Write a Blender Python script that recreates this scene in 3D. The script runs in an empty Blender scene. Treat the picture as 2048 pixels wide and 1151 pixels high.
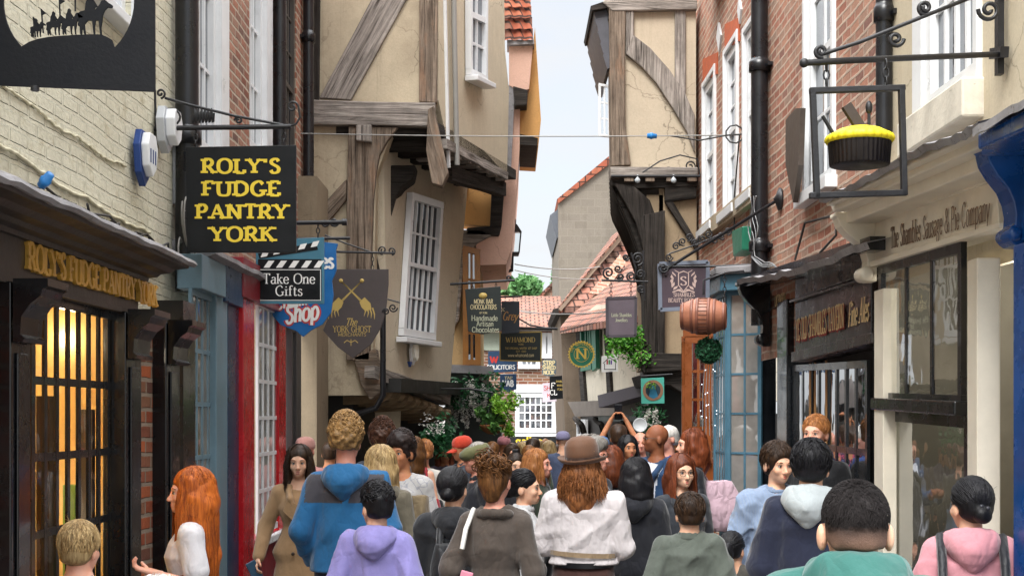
import bpy, math, random
import numpy as np
from mathutils import Vector as V, Matrix, noise as mnoise
R = math.radians
rnd = random.Random(7)
FPX, CX, HY, CZ = 2700.0, 1024.0, 830.0, 1.8
scn = bpy.context.scene
COL = scn.collection

def ray(px, py):
    return V(((px - CX) / FPX, 1.0, (HY - py) / FPX))
def W(px, py, y):
    r = ray(px, py)
    return V((r.x * y, y, CZ + r.z * y))

# ---------------------------------------------------------------- objects
def tag(o, label=None, cat=None, group=None, kind=None):
    if label: o['label'] = label
    if cat: o['category'] = cat
    if group: o['group'] = group
    if kind: o['kind'] = kind
    return o
def thing(name, label, cat, loc=(0, 0, 0), group=None):
    o = bpy.data.objects.new(name, None)
    o.empty_display_size = 0.1
    o.location = loc
    COL.objects.link(o)
    return tag(o, label, cat, group)
def base_of(o):
    while o.parent is not None: o = o.parent
    return o.location.copy()

class MB:
    """mesh builder, world coordinates"""
    def __init__(s):
        s.v = []; s.f = []; s.uv = []; s.sm = []; s.mi = []; s.m = 0
    def face(s, pts, uv=None, smooth=False):
        i = len(s.v)
        pts = [V(p) for p in pts]
        s.v.extend(pts)
        s.f.append(tuple(range(i, i + len(pts))))
        if uv is None:
            n = V((0, 0, 0))
            for k in range(len(pts)):
                a, b = pts[k], pts[(k + 1) % len(pts)]
                n += a.cross(b)
            if n.length > 1e-12: n.normalize()
            if abs(n.z) > .75:
                uv = [(p.x, p.y) for p in pts]
            else:
                t = V((-n.y, n.x, 0)).normalized()
                uv = [(p.dot(t), p.z) for p in pts]
        s.uv.append(uv); s.sm.append(smooth); s.mi.append(s.m)
    def grid(s, rows, uvs=None, smooth=True, close=False):
        """rows: list of lists of points -> shared-vertex quad sheet"""
        i0 = len(s.v); nr = len(rows); nc = len(rows[0])
        for r in rows: s.v.extend(V(p) for p in r)
        for a in range(nr - 1):
            for b in range(nc if close else nc - 1):
                b2 = (b + 1) % nc
                s.f.append((i0 + a * nc + b, i0 + a * nc + b2, i0 + (a + 1) * nc + b2, i0 + (a + 1) * nc + b))
                if uvs:
                    s.uv.append([uvs[a][b], uvs[a][b + 1] if close else uvs[a][b2], uvs[a + 1][b + 1] if close else uvs[a + 1][b2], uvs[a + 1][b]])
                else:
                    q = [rows[a][b], rows[a][b2], rows[a + 1][b2], rows[a + 1][b]]
                    s.uv.append([(p[0] + p[1], p[2]) for p in q])
                s.sm.append(smooth); s.mi.append(s.m)
    def prism(s, pts, ext, uvrot=False):
        """front polygon + extrusion vector (front -> back)"""
        pts = [V(p) for p in pts]; ext = V(ext); n = len(pts)
        back = [p + ext for p in pts]
        s.face(pts)
        s.face(back[::-1])
        for k in range(n):
            a, b = k, (k + 1) % n
            s.face([pts[b], pts[a], back[a], back[b]])
    def beam(s, p0, p1, w, d, nrm, seg=1, jit=0.0, rn=rnd, w1=None):
        """bar from p0 to p1; width w across, depth d along nrm; UV runs along it"""
        p0, p1, nrm = V(p0), V(p1), V(nrm).normalized()
        ax = (p1 - p0); L = ax.length; ax.normalize()
        sd = nrm.cross(ax).normalized(); nn = ax.cross(sd).normalized()
        rows = []; uvs = []; u0 = rn.random() * 20; v0 = rn.random() * 20
        for k in range(seg + 1):
            t = k / seg; c = p0 + ax * (L * t); ww = w if w1 is None else w + (w1 - w) * t
            j = [rn.uniform(-jit, jit) for _ in range(4)]
            h = ww / 2
            rows.append([c - sd * (h + j[0]), c + sd * (h + j[1]), c + sd * (h + j[1] * .6) + nn * (d + j[3]), c - sd * (h + j[0] * .6) + nn * (d + j[2])])
            x = u0 + L * t
            uvs.append([(x, v0), (x, v0 + ww), (x, v0 + ww + d), (x, v0 + 2 * ww + d), (x, v0 + 2 * ww + 2 * d)])
        s.grid(rows, uvs, smooth=False, close=True)
        for r_, fl in ((rows[0], 1), (rows[-1], 0)):
            q = r_ if fl else r_[::-1]
            s.face(q, [(u0, v0), (u0, v0 + w), (u0 + d, v0 + w), (u0 + d, v0)])
    def tube(s, pts, r, seg=6, cap=True, smooth=True):
        pts = [V(p) for p in pts]; n = len(pts)
        if not hasattr(r, '__len__'): r = [r] * n
        rows = []; uvs = []; L = 0; prev = None
        for k in range(n):
            t = (pts[min(k + 1, n - 1)] - pts[max(k - 1, 0)])
            if t.length < 1e-9: t = V((0, 0, 1))
            t.normalize()
            if prev is None:
                a = V((0, 0, 1)) if abs(t.z) < .9 else V((1, 0, 0))
                x = t.cross(a).normalized()
            else:
                x = (prev - t * prev.dot(t)).normalized()
            prev = x; y = t.cross(x)
            if k: L += (pts[k] - pts[k - 1]).length
            rows.append([pts[k] + (x * math.cos(q) + y * math.sin(q)) * r[k] for q in (2 * math.pi * j / seg for j in range(seg))])
            uvs.append([(L, j / seg * 2 * math.pi * max(r[k], .002)) for j in range(seg + 1)])
        s.grid(rows, uvs, smooth, close=True)
        if cap:
            s.face(rows[0][::-1]); s.face(rows[-1])
    def lathe(s, prof, c, axis=(0, 0, 1), seg=24, smooth=True, sx=1.0, sy=1.0):
        """prof: [(radius, height)] around c along axis"""
        axis = V(axis).normalized(); c = V(c)
        a = V((1, 0, 0)) if abs(axis.x) < .9 else V((0, 1, 0))
        x = (a - axis * a.dot(axis)).normalized(); y = axis.cross(x)
        rows = []; uvs = []
        for r_, h in prof:
            r_ = max(r_, 1e-4)
            rows.append([c + axis * h + (x * math.cos(q) * sx + y * math.sin(q) * sy) * r_ for q in (2 * math.pi * j / seg for j in range(seg))])
            uvs.append([(j / seg * 2 * math.pi * .2, h) for j in range(seg + 1)])
        s.grid(rows, uvs, smooth, close=True)
    def ball(s, c, r, seg=12, ring=8, sc=(1, 1, 1)):
        c = V(c)
        rows = []
        for a in range(ring + 1):
            th = math.pi * a / ring
            rr = max(math.sin(th), 1e-3)
            rows.append([c + V((r * rr * math.cos(q) * sc[0], r * rr * math.sin(q) * sc[1], r * math.cos(th) * sc[2])) for q in (2 * math.pi * j / seg for j in range(seg))])
        s.grid(rows, None, True, close=True)
    def ribbon(s, pts, wid, nrm, z=0.0):
        """flat ribbon with normal nrm"""
        nrm = V(nrm).normalized(); pts = [V(p) + nrm * z for p in pts]; n = len(pts)
        if not hasattr(wid, '__len__'): wid = [wid] * n
        L_, R_ = [], []
        for k in range(n):
            t = pts[min(k + 1, n - 1)] - pts[max(k - 1, 0)]
            sd = nrm.cross(t)
            if sd.length < 1e-9: sd = V((1, 0, 0))
            sd.normalize()
            L_.append(pts[k] + sd * wid[k] / 2); R_.append(pts[k] - sd * wid[k] / 2)
        s.grid([R_, L_], None, False)
    def build(s, name, mat, parent=None, bevel=0, recalc=False):
        me = bpy.data.meshes.new(name)
        off = base_of(parent) if parent is not None else V((0, 0, 0))
        me.from_pydata([tuple(p - off) for p in s.v], [], s.f)
        me.polygons.foreach_set('use_smooth', s.sm)
        if isinstance(mat, (list, tuple)):
            for m in mat: me.materials.append(m)
            me.polygons.foreach_set('material_index', s.mi)
        else:
            me.materials.append(mat)
        ul = me.uv_layers.new(name='UVMap')
        flat = [c for fu in s.uv for q in fu for c in q]
        if len(flat) == len(ul.data) * 2: ul.data.foreach_set('uv', flat)
        me.update()
        o = bpy.data.objects.new(name, me)
        COL.objects.link(o)
        if parent is not None: o.parent = parent
        if bevel:
            import bmesh
            b = bmesh.new(); b.from_mesh(me)
            bmesh.ops.remove_doubles(b, verts=b.verts, dist=1e-5)
            bmesh.ops.recalc_face_normals(b, faces=b.faces)
            b.to_mesh(me); b.free()
            md = o.modifiers.new('bevel', 'BEVEL'); md.width = bevel; md.segments = 2; md.limit_method = 'ANGLE'; md.angle_limit = R(35)
        return o

class Face:
    """a vertical wall plane through A and B (ground points), normal to the street"""
    def __init__(s, A, B, flip=False):
        s.A = V((A[0], A[1], 0)); s.B = V((B[0], B[1], 0))
        s.d = (s.B - s.A).normalized()
        n = V((-s.d.y, s.d.x, 0))
        if n.dot(-s.A) < 0: n = -n
        if flip: n = -n
        s.N = n
    def pt(s, px, py, n=0.0):
        r = ray(px, py)
        t = (s.A.dot(s.N) + n) / (r.x * s.N.x + r.y * s.N.y)
        return V((r.x * t, r.y * t, CZ + r.z * t))
    def uz(s, px, py, n=0.0):
        p = s.pt(px, py, n)
        return (p - s.A).dot(s.d), p.z
    def at(s, u, z, n=0.0):
        return s.A + s.d * u + s.N * n + V((0, 0, z))
    def prism(s, mb, pix, n0, n1):
        pts = [s.pt(x, y, n1) for x, y in pix]
        mb.prism(pts, -s.N * (n1 - n0))
    def bar(s, mb, a, b, w, n0, n1, seg=1, jit=0):
        p0 = s.pt(a[0], a[1], n1) - s.N * (n1 - n0); p1 = s.pt(b[0], b[1], n1) - s.N * (n1 - n0)
        mb.beam(p0, p1, w, n1 - n0, s.N, seg, jit)
    def box(s, mb, u0, u1, z0, z1, n0, n1):
        mb.prism([s.at(u0, z0, n1), s.at(u1, z0, n1), s.at(u1, z1, n1), s.at(u0, z1, n1)], -s.N * (n1 - n0))
    def wall(s, mb, u0, u1, z0, z1, holes=(), n=0.0, depth=0.0):
        """wall sheet with rectangular holes (u0,u1,z0,z1) and reveals of the given depth"""
        us = sorted({u0, u1, *[h[0] for h in holes], *[h[1] for h in holes]})
        zs = sorted({z0, z1, *[h[2] for h in holes], *[h[3] for h in holes]})
        us = [u for u in us if u0 <= u <= u1]; zs = [z for z in zs if z0 <= z <= z1]
        for a, b in zip(us, us[1:]):
            for c, d in zip(zs, zs[1:]):
                if any(h[0] <= (a + b) / 2 <= h[1] and h[2] <= (c + d) / 2 <= h[3] for h in holes): continue
                mb.face([s.at(a, c, n), s.at(b, c, n), s.at(b, d, n), s.at(a, d, n)])
        if depth:
            for h in holes:
                q = [(h[0], h[2]), (h[1], h[2]), (h[1], h[3]), (h[0], h[3])]
                for k in range(4):
                    a, b = q[k], q[(k + 1) % 4]
                    mb.face([s.at(*a, n), s.at(*b, n), s.at(*b, n - depth), s.at(*a, n - depth)])

def sash(parent, q, nrm, cols, rows, mats, fw=.05, bw=.022, depth=.05, rail=None, name='window', sill=0, recess=0, rn=rnd, glass_off=.012, sill_mat=None):
    """a glazed window filling the 3D quad q = TL,TR,BR,BL; nrm points outward. mats=(frame, glass)"""
    TL, TR, BR, BL = [V(p) - V(nrm) * recess for p in q]; nrm = V(nrm).normalized()
    def P(a, b, n=0):
        return (TL * (1 - a) + TR * a) * (1 - b) + (BL * (1 - a) + BR * a) * b + nrm * n
    wdt = (TR - TL).length; hgt = (BL - TL).length
    fa, fb = fw / wdt, fw / hgt
    f = MB()
    f.beam(P(0, fb / 2), P(1, fb / 2), fw, depth, nrm)
    f.beam(P(0, 1 - fb / 2), P(1, 1 - fb / 2), fw, depth, nrm)
    f.beam(P(fa / 2, fb), P(fa / 2, 1 - fb), fw, depth - .002, nrm)
    f.beam(P(1 - fa / 2, fb), P(1 - fa / 2, 1 - fb), fw, depth - .002, nrm)
    for c in range(1, cols):
        a = fa + (1 - 2 * fa) * c / cols
        f.beam(P(a, fb), P(a, 1 - fb), bw, depth * .55, nrm)
    for r_ in range(1, rows):
        b = fb + (1 - 2 * fb) * r_ / rows
        k = rail is not None and r_ == rail
        f.beam(P(fa, b), P(1 - fa, b), bw * (2.2 if k else 1), depth * (.8 if k else .5), nrm)
    fo = f.build(name, mats[0], parent)
    g = MB()
    for c in range(cols):
        for r_ in range(rows):
            a0 = fa + (1 - 2 * fa) * c / cols; a1 = fa + (1 - 2 * fa) * (c + 1) / cols
            b0 = fb + (1 - 2 * fb) * r_ / rows; b1 = fb + (1 - 2 * fb) * (r_ + 1) / rows
            t = [glass_off + rn.uniform(-.0025, .0025) for _ in range(3)]; t.append(t[0] + t[2] - t[1])
            g.face([P(a0, b0, t[0]), P(a0, b1, t[1]), P(a1, b1, t[2]), P(a1, b0, t[3])])
    g.build('pane', mats[1], fo)
    if sill:
        m = MB(); c0 = P(-.05, 1.0 + .03, 0); c1 = P(1.05, 1.0 + .03, 0)
        m.beam(c0, c1, .06, depth + sill, nrm)
        m.build('sill', sill_mat or mats[0], fo, bevel=.008)
    return fo
# ---------------------------------------------------------------- materials
def srgb(h):
    h = h.lstrip('#'); c = [int(h[i:i + 2], 16) / 255 for i in (0, 2, 4)]
    return tuple(x / 12.92 if x <= .04045 else ((x + .055) / 1.055) ** 2.4 for x in c)
class NT:
    def __init__(s, name):
        s.m = bpy.data.materials.new(name); s.m.use_nodes = True
        s.t = s.m.node_tree; s.t.nodes.clear()
        s.out = s.n('ShaderNodeOutputMaterial')
    def n(s, ty, **kw):
        nd = s.t.nodes.new(ty)
        for k, v in kw.items():
            if hasattr(nd, k): setattr(nd, k, v)
            else: nd.inputs[k.replace('_', ' ')].default_value = v
        return nd
    def l(s, a, b): s.t.links.new(a, b)
    def val(s, sock, v):
        if isinstance(v, bpy.types.NodeSocket): s.l(v, sock)
        else: sock.default_value = v
    def coords(s, kind='uv', scale=(1, 1, 1), rot=0):
        tc = s.n('ShaderNodeTexCoord')
        mp = s.n('ShaderNodeMapping'); mp.inputs['Scale'].default_value = scale; mp.inputs['Rotation'].default_value = (0, 0, rot)
        s.l(tc.outputs['UV' if kind == 'uv' else 'Object'], mp.inputs['Vector'])
        return mp.outputs[0]
    def noise(s, vec, scale, detail=4, rough=.6, dist=0):
        nd = s.n('ShaderNodeTexNoise', Scale=scale, Detail=detail, Roughness=rough, Distortion=dist)
        s.l(vec, nd.inputs['Vector']); return nd.outputs['Fac']
    def ramp(s, fac, stops):
        r = s.n('ShaderNodeValToRGB'); e = r.color_ramp.elements
        while len(e) < len(stops): e.new(.5)
        for el, (p, c) in zip(e, stops):
            el.position = p; el.color = (*c, 1) if hasattr(c, '__len__') else (c, c, c, 1)
        s.l(fac, r.inputs[0]); return r.outputs[0]
    def mix(s, a, b, f, mode='MIX'):
        m = s.n('ShaderNodeMix'); m.data_type = 'RGBA'; m.blend_type = mode
        s.val(m.inputs[0], f)
        for sock, v in ((m.inputs[6], a), (m.inputs[7], b)):
            if isinstance(v, (tuple, list)): sock.default_value = (*v[:3], 1)
            else: s.l(v, sock)
        return m.outputs[2]
    def math(s, op, a, b=0.0):
        m = s.n('ShaderNodeMath'); m.operation = op
        s.val(m.inputs[0], a); s.val(m.inputs[1], b); return m.outputs[0]
    def bump(s, h, strength=.3, dist=.01, nrm=None):
        b = s.n('ShaderNodeBump', Strength=strength, Distance=dist); s.l(h, b.inputs['Height'])
        if nrm is not None: s.l(nrm, b.inputs['Normal'])
        return b.outputs[0]
    def bsdf(s, col, rough=.6, nrm=None, metal=0, spec=.5, **kw):
        p = s.n('ShaderNodeBsdfPrincipled')
        if isinstance(col, (tuple, list)): p.inputs['Base Color'].default_value = (*col[:3], 1)
        else: s.l(col, p.inputs['Base Color'])
        s.val(p.inputs['Roughness'], rough); s.val(p.inputs['Metallic'], metal)
        p.inputs['Specular IOR Level'].default_value = spec
        if nrm is not None: s.l(nrm, p.inputs['Normal'])
        for k, v in kw.items(): p.inputs[k.replace('_', ' ')].default_value = v
        s.l(p.outputs[0], s.out.inputs[0]); return p

MC = {}
def paint(name, hx, rough=.45, var=.25, scale=3, bump=.15, bscale=25, metal=0, spec=.5, worn=None, wamt=.6, coat=0):
    """painted / plain surface with slow tone change, fine bump and optional worn patches"""
    if name in MC: return MC[name]
    t = NT(name); c = srgb(hx) if isinstance(hx, str) else hx
    v = t.coords('obj')
    n1 = t.noise(v, scale, 5, .65)
    dk = tuple(x * (1 - var) for x in c); lt = tuple(min(1, x * (1 + var * .7)) for x in c)
    col = t.ramp(n1, [(.3, dk), (.7, lt)])
    if worn:
        n2 = t.noise(v, scale * 6, 6, .75)
        col = t.mix(col, srgb(worn), t.ramp(n2, [(wamt, 0.), (min(wamt + .06, 1), 1.)]))
    nb = t.noise(v, bscale, 4, .6)
    rr = t.ramp(n1, [(.3, max(rough - .1, .05)), (.7, min(1, rough + .12))])
    t.bsdf(col, rr, t.bump(nb, bump, .01), metal, spec, Coat_Weight=coat)
    MC[name] = t.m; return t.m

def brick(name, cols, mortar, bw=.215, bh=.075, mort=.012, paintc=None, bump=.6, dirt=.35):
    if name in MC: return MC[name]
    t = NT(name); v = t.coords('uv')
    # warp so the courses are not ruler straight
    nz = t.n('ShaderNodeTexNoise', Scale=1.3, Detail=2); t.l(v, nz.inputs['Vector'])
    nz2 = t.n('ShaderNodeTexNoise', Scale=14, Detail=2); t.l(v, nz2.inputs['Vector'])
    a = t.n('ShaderNodeVectorMath'); a.operation = 'SCALE'; t.l(nz.outputs['Color'], a.inputs[0]); a.inputs['Scale'].default_value = .06
    a2 = t.n('ShaderNodeVectorMath'); a2.operation = 'SCALE'; t.l(nz2.outputs['Color'], a2.inputs[0]); a2.inputs['Scale'].default_value = .012
    b = t.n('ShaderNodeVectorMath'); b.operation = 'ADD'; t.l(v, b.inputs[0]); t.l(a.outputs[0], b.inputs[1])
    b2 = t.n('ShaderNodeVectorMath'); b2.operation = 'ADD'; t.l(b.outputs[0], b2.inputs[0]); t.l(a2.outputs[0], b2.inputs[1])
    br = t.n('ShaderNodeTexBrick'); br.inputs['Scale'].default_value = 1
    br.inputs['Brick Width'].default_value = bw; br.inputs['Row Height'].default_value = bh; br.inputs['Mortar Size'].default_value = mort
    br.inputs['Mortar Smooth'].default_value = .35; br.inputs['Color1'].default_value = (0, 0, 0, 1); br.inputs['Color2'].default_value = (1, 1, 1, 1)
    br.inputs['Mortar'].default_value = (.5, .5, .5, 1); br.inputs['Bias'].default_value = 0
    t.l(b2.outputs[0], br.inputs['Vector'])
    n = len(cols); col = t.ramp(br.outputs['Color'], [(i / (n - 1), srgb(c)) for i, c in enumerate(cols)])
    blotch = t.noise(v, 2.2, 5, .65); fine = t.noise(v, 30, 4, .7)
    col = t.mix(col, t.ramp(fine, [(.25, .45), (.75, 1.)]), .55, 'MULTIPLY')
    col = t.mix(col, srgb(mortar), br.outputs['Fac'])
    if paintc:
        pc = t.mix(srgb(paintc), srgb('#b9ad8c'), t.ramp(t.noise(v, 5, 6, .75), [(.55, 0.), (.75, 1.)]))
        col = t.mix(pc, t.ramp(fine, [(.2, .7), (.6, 1.)]), .6, 'MULTIPLY')
    dv = t.coords('uv', (1, .35, 1))
    col = t.mix(col, srgb('#4c443c'), t.math('MULTIPLY', t.ramp(t.noise(dv, 1.6, 6, .7), [(.5, 0.), (.8, 1.)]), dirt))
    inv = t.math('SUBTRACT', 1.0, br.outputs['Fac'])
    h = t.math('ADD', t.math('MULTIPLY', inv, 1.0), t.math('MULTIPLY', fine, .6))
    h = t.math('ADD', h, t.math('MULTIPLY', br.outputs['Color'], .35))
    t.bsdf(col, .88, t.bump(h, bump, .012), spec=.25)
    MC[name] = t.m; return t.m

def plaster(name, hx, stain='#6f6350', amt=.5, bump=.25, lo=.5):
    if name in MC: return MC[name]
    t = NT(name); v = t.coords('obj'); c = srgb(hx)
    big = t.noise(v, .9, 6, .65); mid = t.noise(v, 4, 5, .7); fine = t.noise(v, 55, 4, .7)
    st = t.noise(t.coords('obj', (7, 7, .35)), 1.0, 6, .75)
    col = t.mix(tuple(x * .86 for x in c), tuple(min(1, x * 1.1) for x in c), mid)
    col = t.mix(col, srgb(stain), t.math('MULTIPLY', t.ramp(big, [(lo, 0.), (lo + .28, 1.)]), amt * .8))
    col = t.mix(col, srgb(stain), t.math('MULTIPLY', t.ramp(st, [(.55, 0.), (.8, 1.)]), amt * .75))
    col = t.mix(col, t.ramp(fine, [(.3, .82), (.6, 1.)]), .6, 'MULTIPLY')
    cd = t.n('ShaderNodeTexVoronoi', Scale=1.15); cd.feature = 'DISTANCE_TO_EDGE'; wv = t.n('ShaderNodeVectorMath'); wv.operation = 'ADD'; nzz = t.n('ShaderNodeTexNoise', Scale=3.0, Detail=5); t.l(v, nzz.inputs['Vector']); sc_ = t.n('ShaderNodeVectorMath'); sc_.operation = 'SCALE'; sc_.inputs['Scale'].default_value = .55; t.l(nzz.outputs['Color'], sc_.inputs[0]); t.l(v, wv.inputs[0]); t.l(sc_.outputs[0], wv.inputs[1]); t.l(wv.outputs[0], cd.inputs['Vector'])
    col = t.mix(col, srgb('#4a4036'), t.math('MULTIPLY', t.ramp(cd.outputs['Distance'], [(.002, 1.), (.009, 0.)]), t.ramp(big, [(.45, 0.), (.6, .6)])))
    h = t.math('ADD', t.math('MULTIPLY', mid, .9), t.math('MULTIPLY', fine, .25))
    t.bsdf(col, .9, t.bump(h, bump, .02), spec=.2)
    MC[name] = t.m; return t.m

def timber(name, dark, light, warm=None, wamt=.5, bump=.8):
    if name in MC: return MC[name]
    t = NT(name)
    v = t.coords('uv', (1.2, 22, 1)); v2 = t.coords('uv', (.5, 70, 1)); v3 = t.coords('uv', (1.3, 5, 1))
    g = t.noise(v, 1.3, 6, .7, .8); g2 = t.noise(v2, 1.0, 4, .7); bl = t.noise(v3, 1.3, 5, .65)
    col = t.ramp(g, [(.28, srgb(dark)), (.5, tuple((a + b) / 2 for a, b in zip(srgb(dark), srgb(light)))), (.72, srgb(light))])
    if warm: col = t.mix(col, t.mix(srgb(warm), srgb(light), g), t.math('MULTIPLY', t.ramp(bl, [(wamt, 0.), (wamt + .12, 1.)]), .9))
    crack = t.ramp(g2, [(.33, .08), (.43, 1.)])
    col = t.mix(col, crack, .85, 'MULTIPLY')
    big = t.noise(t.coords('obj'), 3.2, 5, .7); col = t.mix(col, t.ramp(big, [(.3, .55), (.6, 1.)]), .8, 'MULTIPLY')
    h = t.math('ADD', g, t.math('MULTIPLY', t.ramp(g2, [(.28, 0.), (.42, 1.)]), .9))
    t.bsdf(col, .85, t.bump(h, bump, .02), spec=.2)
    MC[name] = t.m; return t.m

def tiles(name, cols, bw=.25, bh=.22, bump=.9):
    if name in MC: return MC[name]
    t = NT(name); v = t.coords('uv')
    br = t.n('ShaderNodeTexBrick'); br.inputs['Scale'].default_value = 1
    br.inputs['Brick Width'].default_value = bw; br.inputs['Row Height'].default_value = bh; br.inputs['Mortar Size'].default_value = .016
    br.inputs['Color1'].default_value = (0, 0, 0, 1); br.inputs['Color2'].default_value = (1, 1, 1, 1); br.inputs['Mortar'].default_value = (0, 0, 0, 1)
    t.l(v, br.inputs['Vector'])
    col = t.ramp(br.outputs['Color'], [(i / (len(cols) - 1), srgb(c)) for i, c in enumerate(cols)])
    mo = t.noise(v, 2.5, 6, .7)
    col = t.mix(col, srgb('#5d5a4c'), t.math('MULTIPLY', t.ramp(mo, [(.5, 0.), (.75, 1.)]), .55))
    col = t.mix(col, srgb('#41302a'), br.outputs['Fac'])
    sx = t.n('ShaderNodeSeparateXYZ'); t.l(v, sx.inputs[0])
    wv = t.math('SINE', t.math('MULTIPLY', sx.outputs[0], 2 * math.pi / bw))
    fr = t.math('FRACT', t.math('DIVIDE', sx.outputs[1], bh))
    h = t.math('ADD', t.math('MULTIPLY', wv, .5), t.math('MULTIPLY', fr, -.8))
    t.bsdf(col, .85, t.bump(h, bump, .04), spec=.25)
    MC[name] = t.m; return t.m

def glass(name, tint=(.8, .85, .85), mirror=.12, opaque=None, rough=.02, gain=1.3):
    """old window glass: sees through and mirrors by the angle; opaque = colour of a dim room behind it"""
    if name in MC: return MC[name]
    t = NT(name)
    nb = t.bump(t.noise(t.coords('obj'), 3.5, 2, .5), .12, .02)
    gl = t.n('ShaderNodeBsdfGlossy', Roughness=rough); gl.inputs['Color'].default_value = (.95, .97, 1, 1); t.l(nb, gl.inputs['Normal'])
    fr = t.n('ShaderNodeFresnel', IOR=1.55); t.l(nb, fr.inputs['Normal'])
    fac = t.math('MAXIMUM', t.math('MULTIPLY', fr.outputs[0], gain), mirror); fac = t.math('MINIMUM', fac, 1.0)
    if opaque is None:
        b = t.n('ShaderNodeBsdfTransparent'); b.inputs['Color'].default_value = (*tint, 1)
    else:
        b = t.n('ShaderNodeBsdfDiffuse')
        t.l(t.ramp(t.noise(t.coords('obj'), 2.2, 4, .6), [(.35, tuple(x * .5 for x in opaque)), (.7, opaque)]), b.inputs['Color'])
    mx = t.n('ShaderNodeMixShader'); t.l(fac, mx.inputs[0]); t.l(b.outputs[0], mx.inputs[1]); t.l(gl.outputs[0], mx.inputs[2])
    t.l(mx.outputs[0], t.out.inputs[0]); MC[name] = t.m; return t.m

def emit(name, hx, strength):
    if name in MC: return MC[name]
    t = NT(name); e = t.n('ShaderNodeEmission', Strength=strength); e.inputs[0].default_value = (*srgb(hx), 1)
    t.l(e.outputs[0], t.out.inputs[0]); MC[name] = t.m; return t.m

def cloth(name, hx, rough=.85, weave=350, fold=.5, sheen=.2, var=.18, pattern=None):
    if name in MC: return MC[name]
    t = NT(name); c = tuple(x * .8 for x in srgb(hx)); v = t.coords('obj')
    n1 = t.noise(v, 5, 5, .6); n2 = t.noise(v, weave, 2, .5)
    f1 = t.noise(t.coords('obj', (8, 8, 3.6), rot=.5), 1.0, 2, .45, 1.0); f2 = t.noise(t.coords('obj', (19, 19, 8)), 1.0, 2, .4, .8)
    col = t.mix(tuple(x * (1 - var) for x in c), tuple(min(1, x * (1 + var)) for x in c), n1)
    col = t.mix(col, t.ramp(n2, [(.3, .8), (.7, 1.)]), .5, 'MULTIPLY')
    if pattern:
        k, c2 = pattern; c2 = srgb(c2)
        if k == 'doodle':
            d = t.n('ShaderNodeTexVoronoi', Scale=17.0); d.feature = 'DISTANCE_TO_EDGE'; t.l(v, d.inputs['Vector'])
            msk = t.math('MULTIPLY', t.ramp(d.outputs['Distance'], [(.02, 1.), (.05, 0.)]), t.ramp(t.noise(v, 14, 2, .5), [(.47, 0.), (.5, 1.)]))
        elif k == 'stripe':
            sx = t.n('ShaderNodeSeparateXYZ'); t.l(v, sx.inputs[0])
            msk = t.ramp(t.math('SINE', t.math('MULTIPLY', sx.outputs[0], 420.)), [(.3, 0.), (.8, 1.)])
        else:
            msk = t.ramp(t.noise(v, 9, 3, .6), [(.55, 0.), (.58, 1.)])
        col = t.mix(col, c2, msk)
    cr = t.n('ShaderNodeTexVoronoi', Scale=1.0); cr.feature = 'DISTANCE_TO_EDGE'; wv = t.n('ShaderNodeVectorMath'); wv.operation = 'ADD'; nz = t.n('ShaderNodeTexNoise', Scale=7.0, Detail=3); t.l(v, nz.inputs['Vector']); t.l(t.coords('obj', (10, 10, 6), rot=.6), wv.inputs[0]); sc_ = t.n('ShaderNodeVectorMath'); sc_.operation = 'SCALE'; sc_.inputs['Scale'].default_value = 1.1; t.l(nz.outputs['Color'], sc_.inputs[0]); t.l(sc_.outputs[0], wv.inputs[1]); t.l(wv.outputs[0], cr.inputs['Vector'])
    h = t.math('ADD', t.math('ADD', f1, t.math('MULTIPLY', f2, .35)), t.math('MULTIPLY', t.ramp(cr.outputs['Distance'], [(0., 0.), (.22, 1.)]), .16))
    b = t.bump(h, min(1, fold * 1.15), .03); b = t.bump(n2, .25, .002, b)
    t.bsdf(col, rough, b, spec=.3, Sheen_Weight=sheen)
    MC[name] = t.m; return t.m

def skin(name, hx):
    if name in MC: return MC[name]
    t = NT(name); c = srgb(hx); v = t.coords('obj')
    n = t.noise(v, 16, 4, .6); n2 = t.noise(v, 120, 3, .6)
    col = t.mix(tuple(x * y for x, y in zip(c, (.92, .8, .74))), c, t.ramp(n, [(.35, 0.), (.6, 1.)]))
    p = t.bsdf(col, .6, t.bump(n2, .15, .002), spec=.4, Subsurface_Weight=.15, Subsurface_Scale=.02)
    p.inputs['Subsurface Radius'].default_value = (1, .35, .2)
    MC[name] = t.m; return t.m

def hairm(name, dark, light, streak=(70, 70, 5), curly=False):
    if name in MC: return MC[name]
    t = NT(name)
    v = t.coords('obj', (45, 45, 45) if curly else streak)
    n = t.noise(v, 1.0, 5, .65, 1.5 if curly else .6); n2 = t.noise(t.coords('obj'), 9, 3, .6)
    col = t.ramp(n, [(.3, srgb(dark)), (.68, srgb(light))])
    col = t.mix(col, t.ramp(n2, [(.3, .6), (.7, 1.)]), .5, 'MULTIPLY')
    geo = t.n('ShaderNodeNewGeometry'); col = t.mix(col, t.ramp(geo.outputs['Random Per Island'], [(0., .5), (1., 1.25)]), .8, 'MULTIPLY')
    t.bsdf(col, .45, t.bump(n, .35, .012), spec=.26)
    MC[name] = t.m; return t.m

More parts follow.
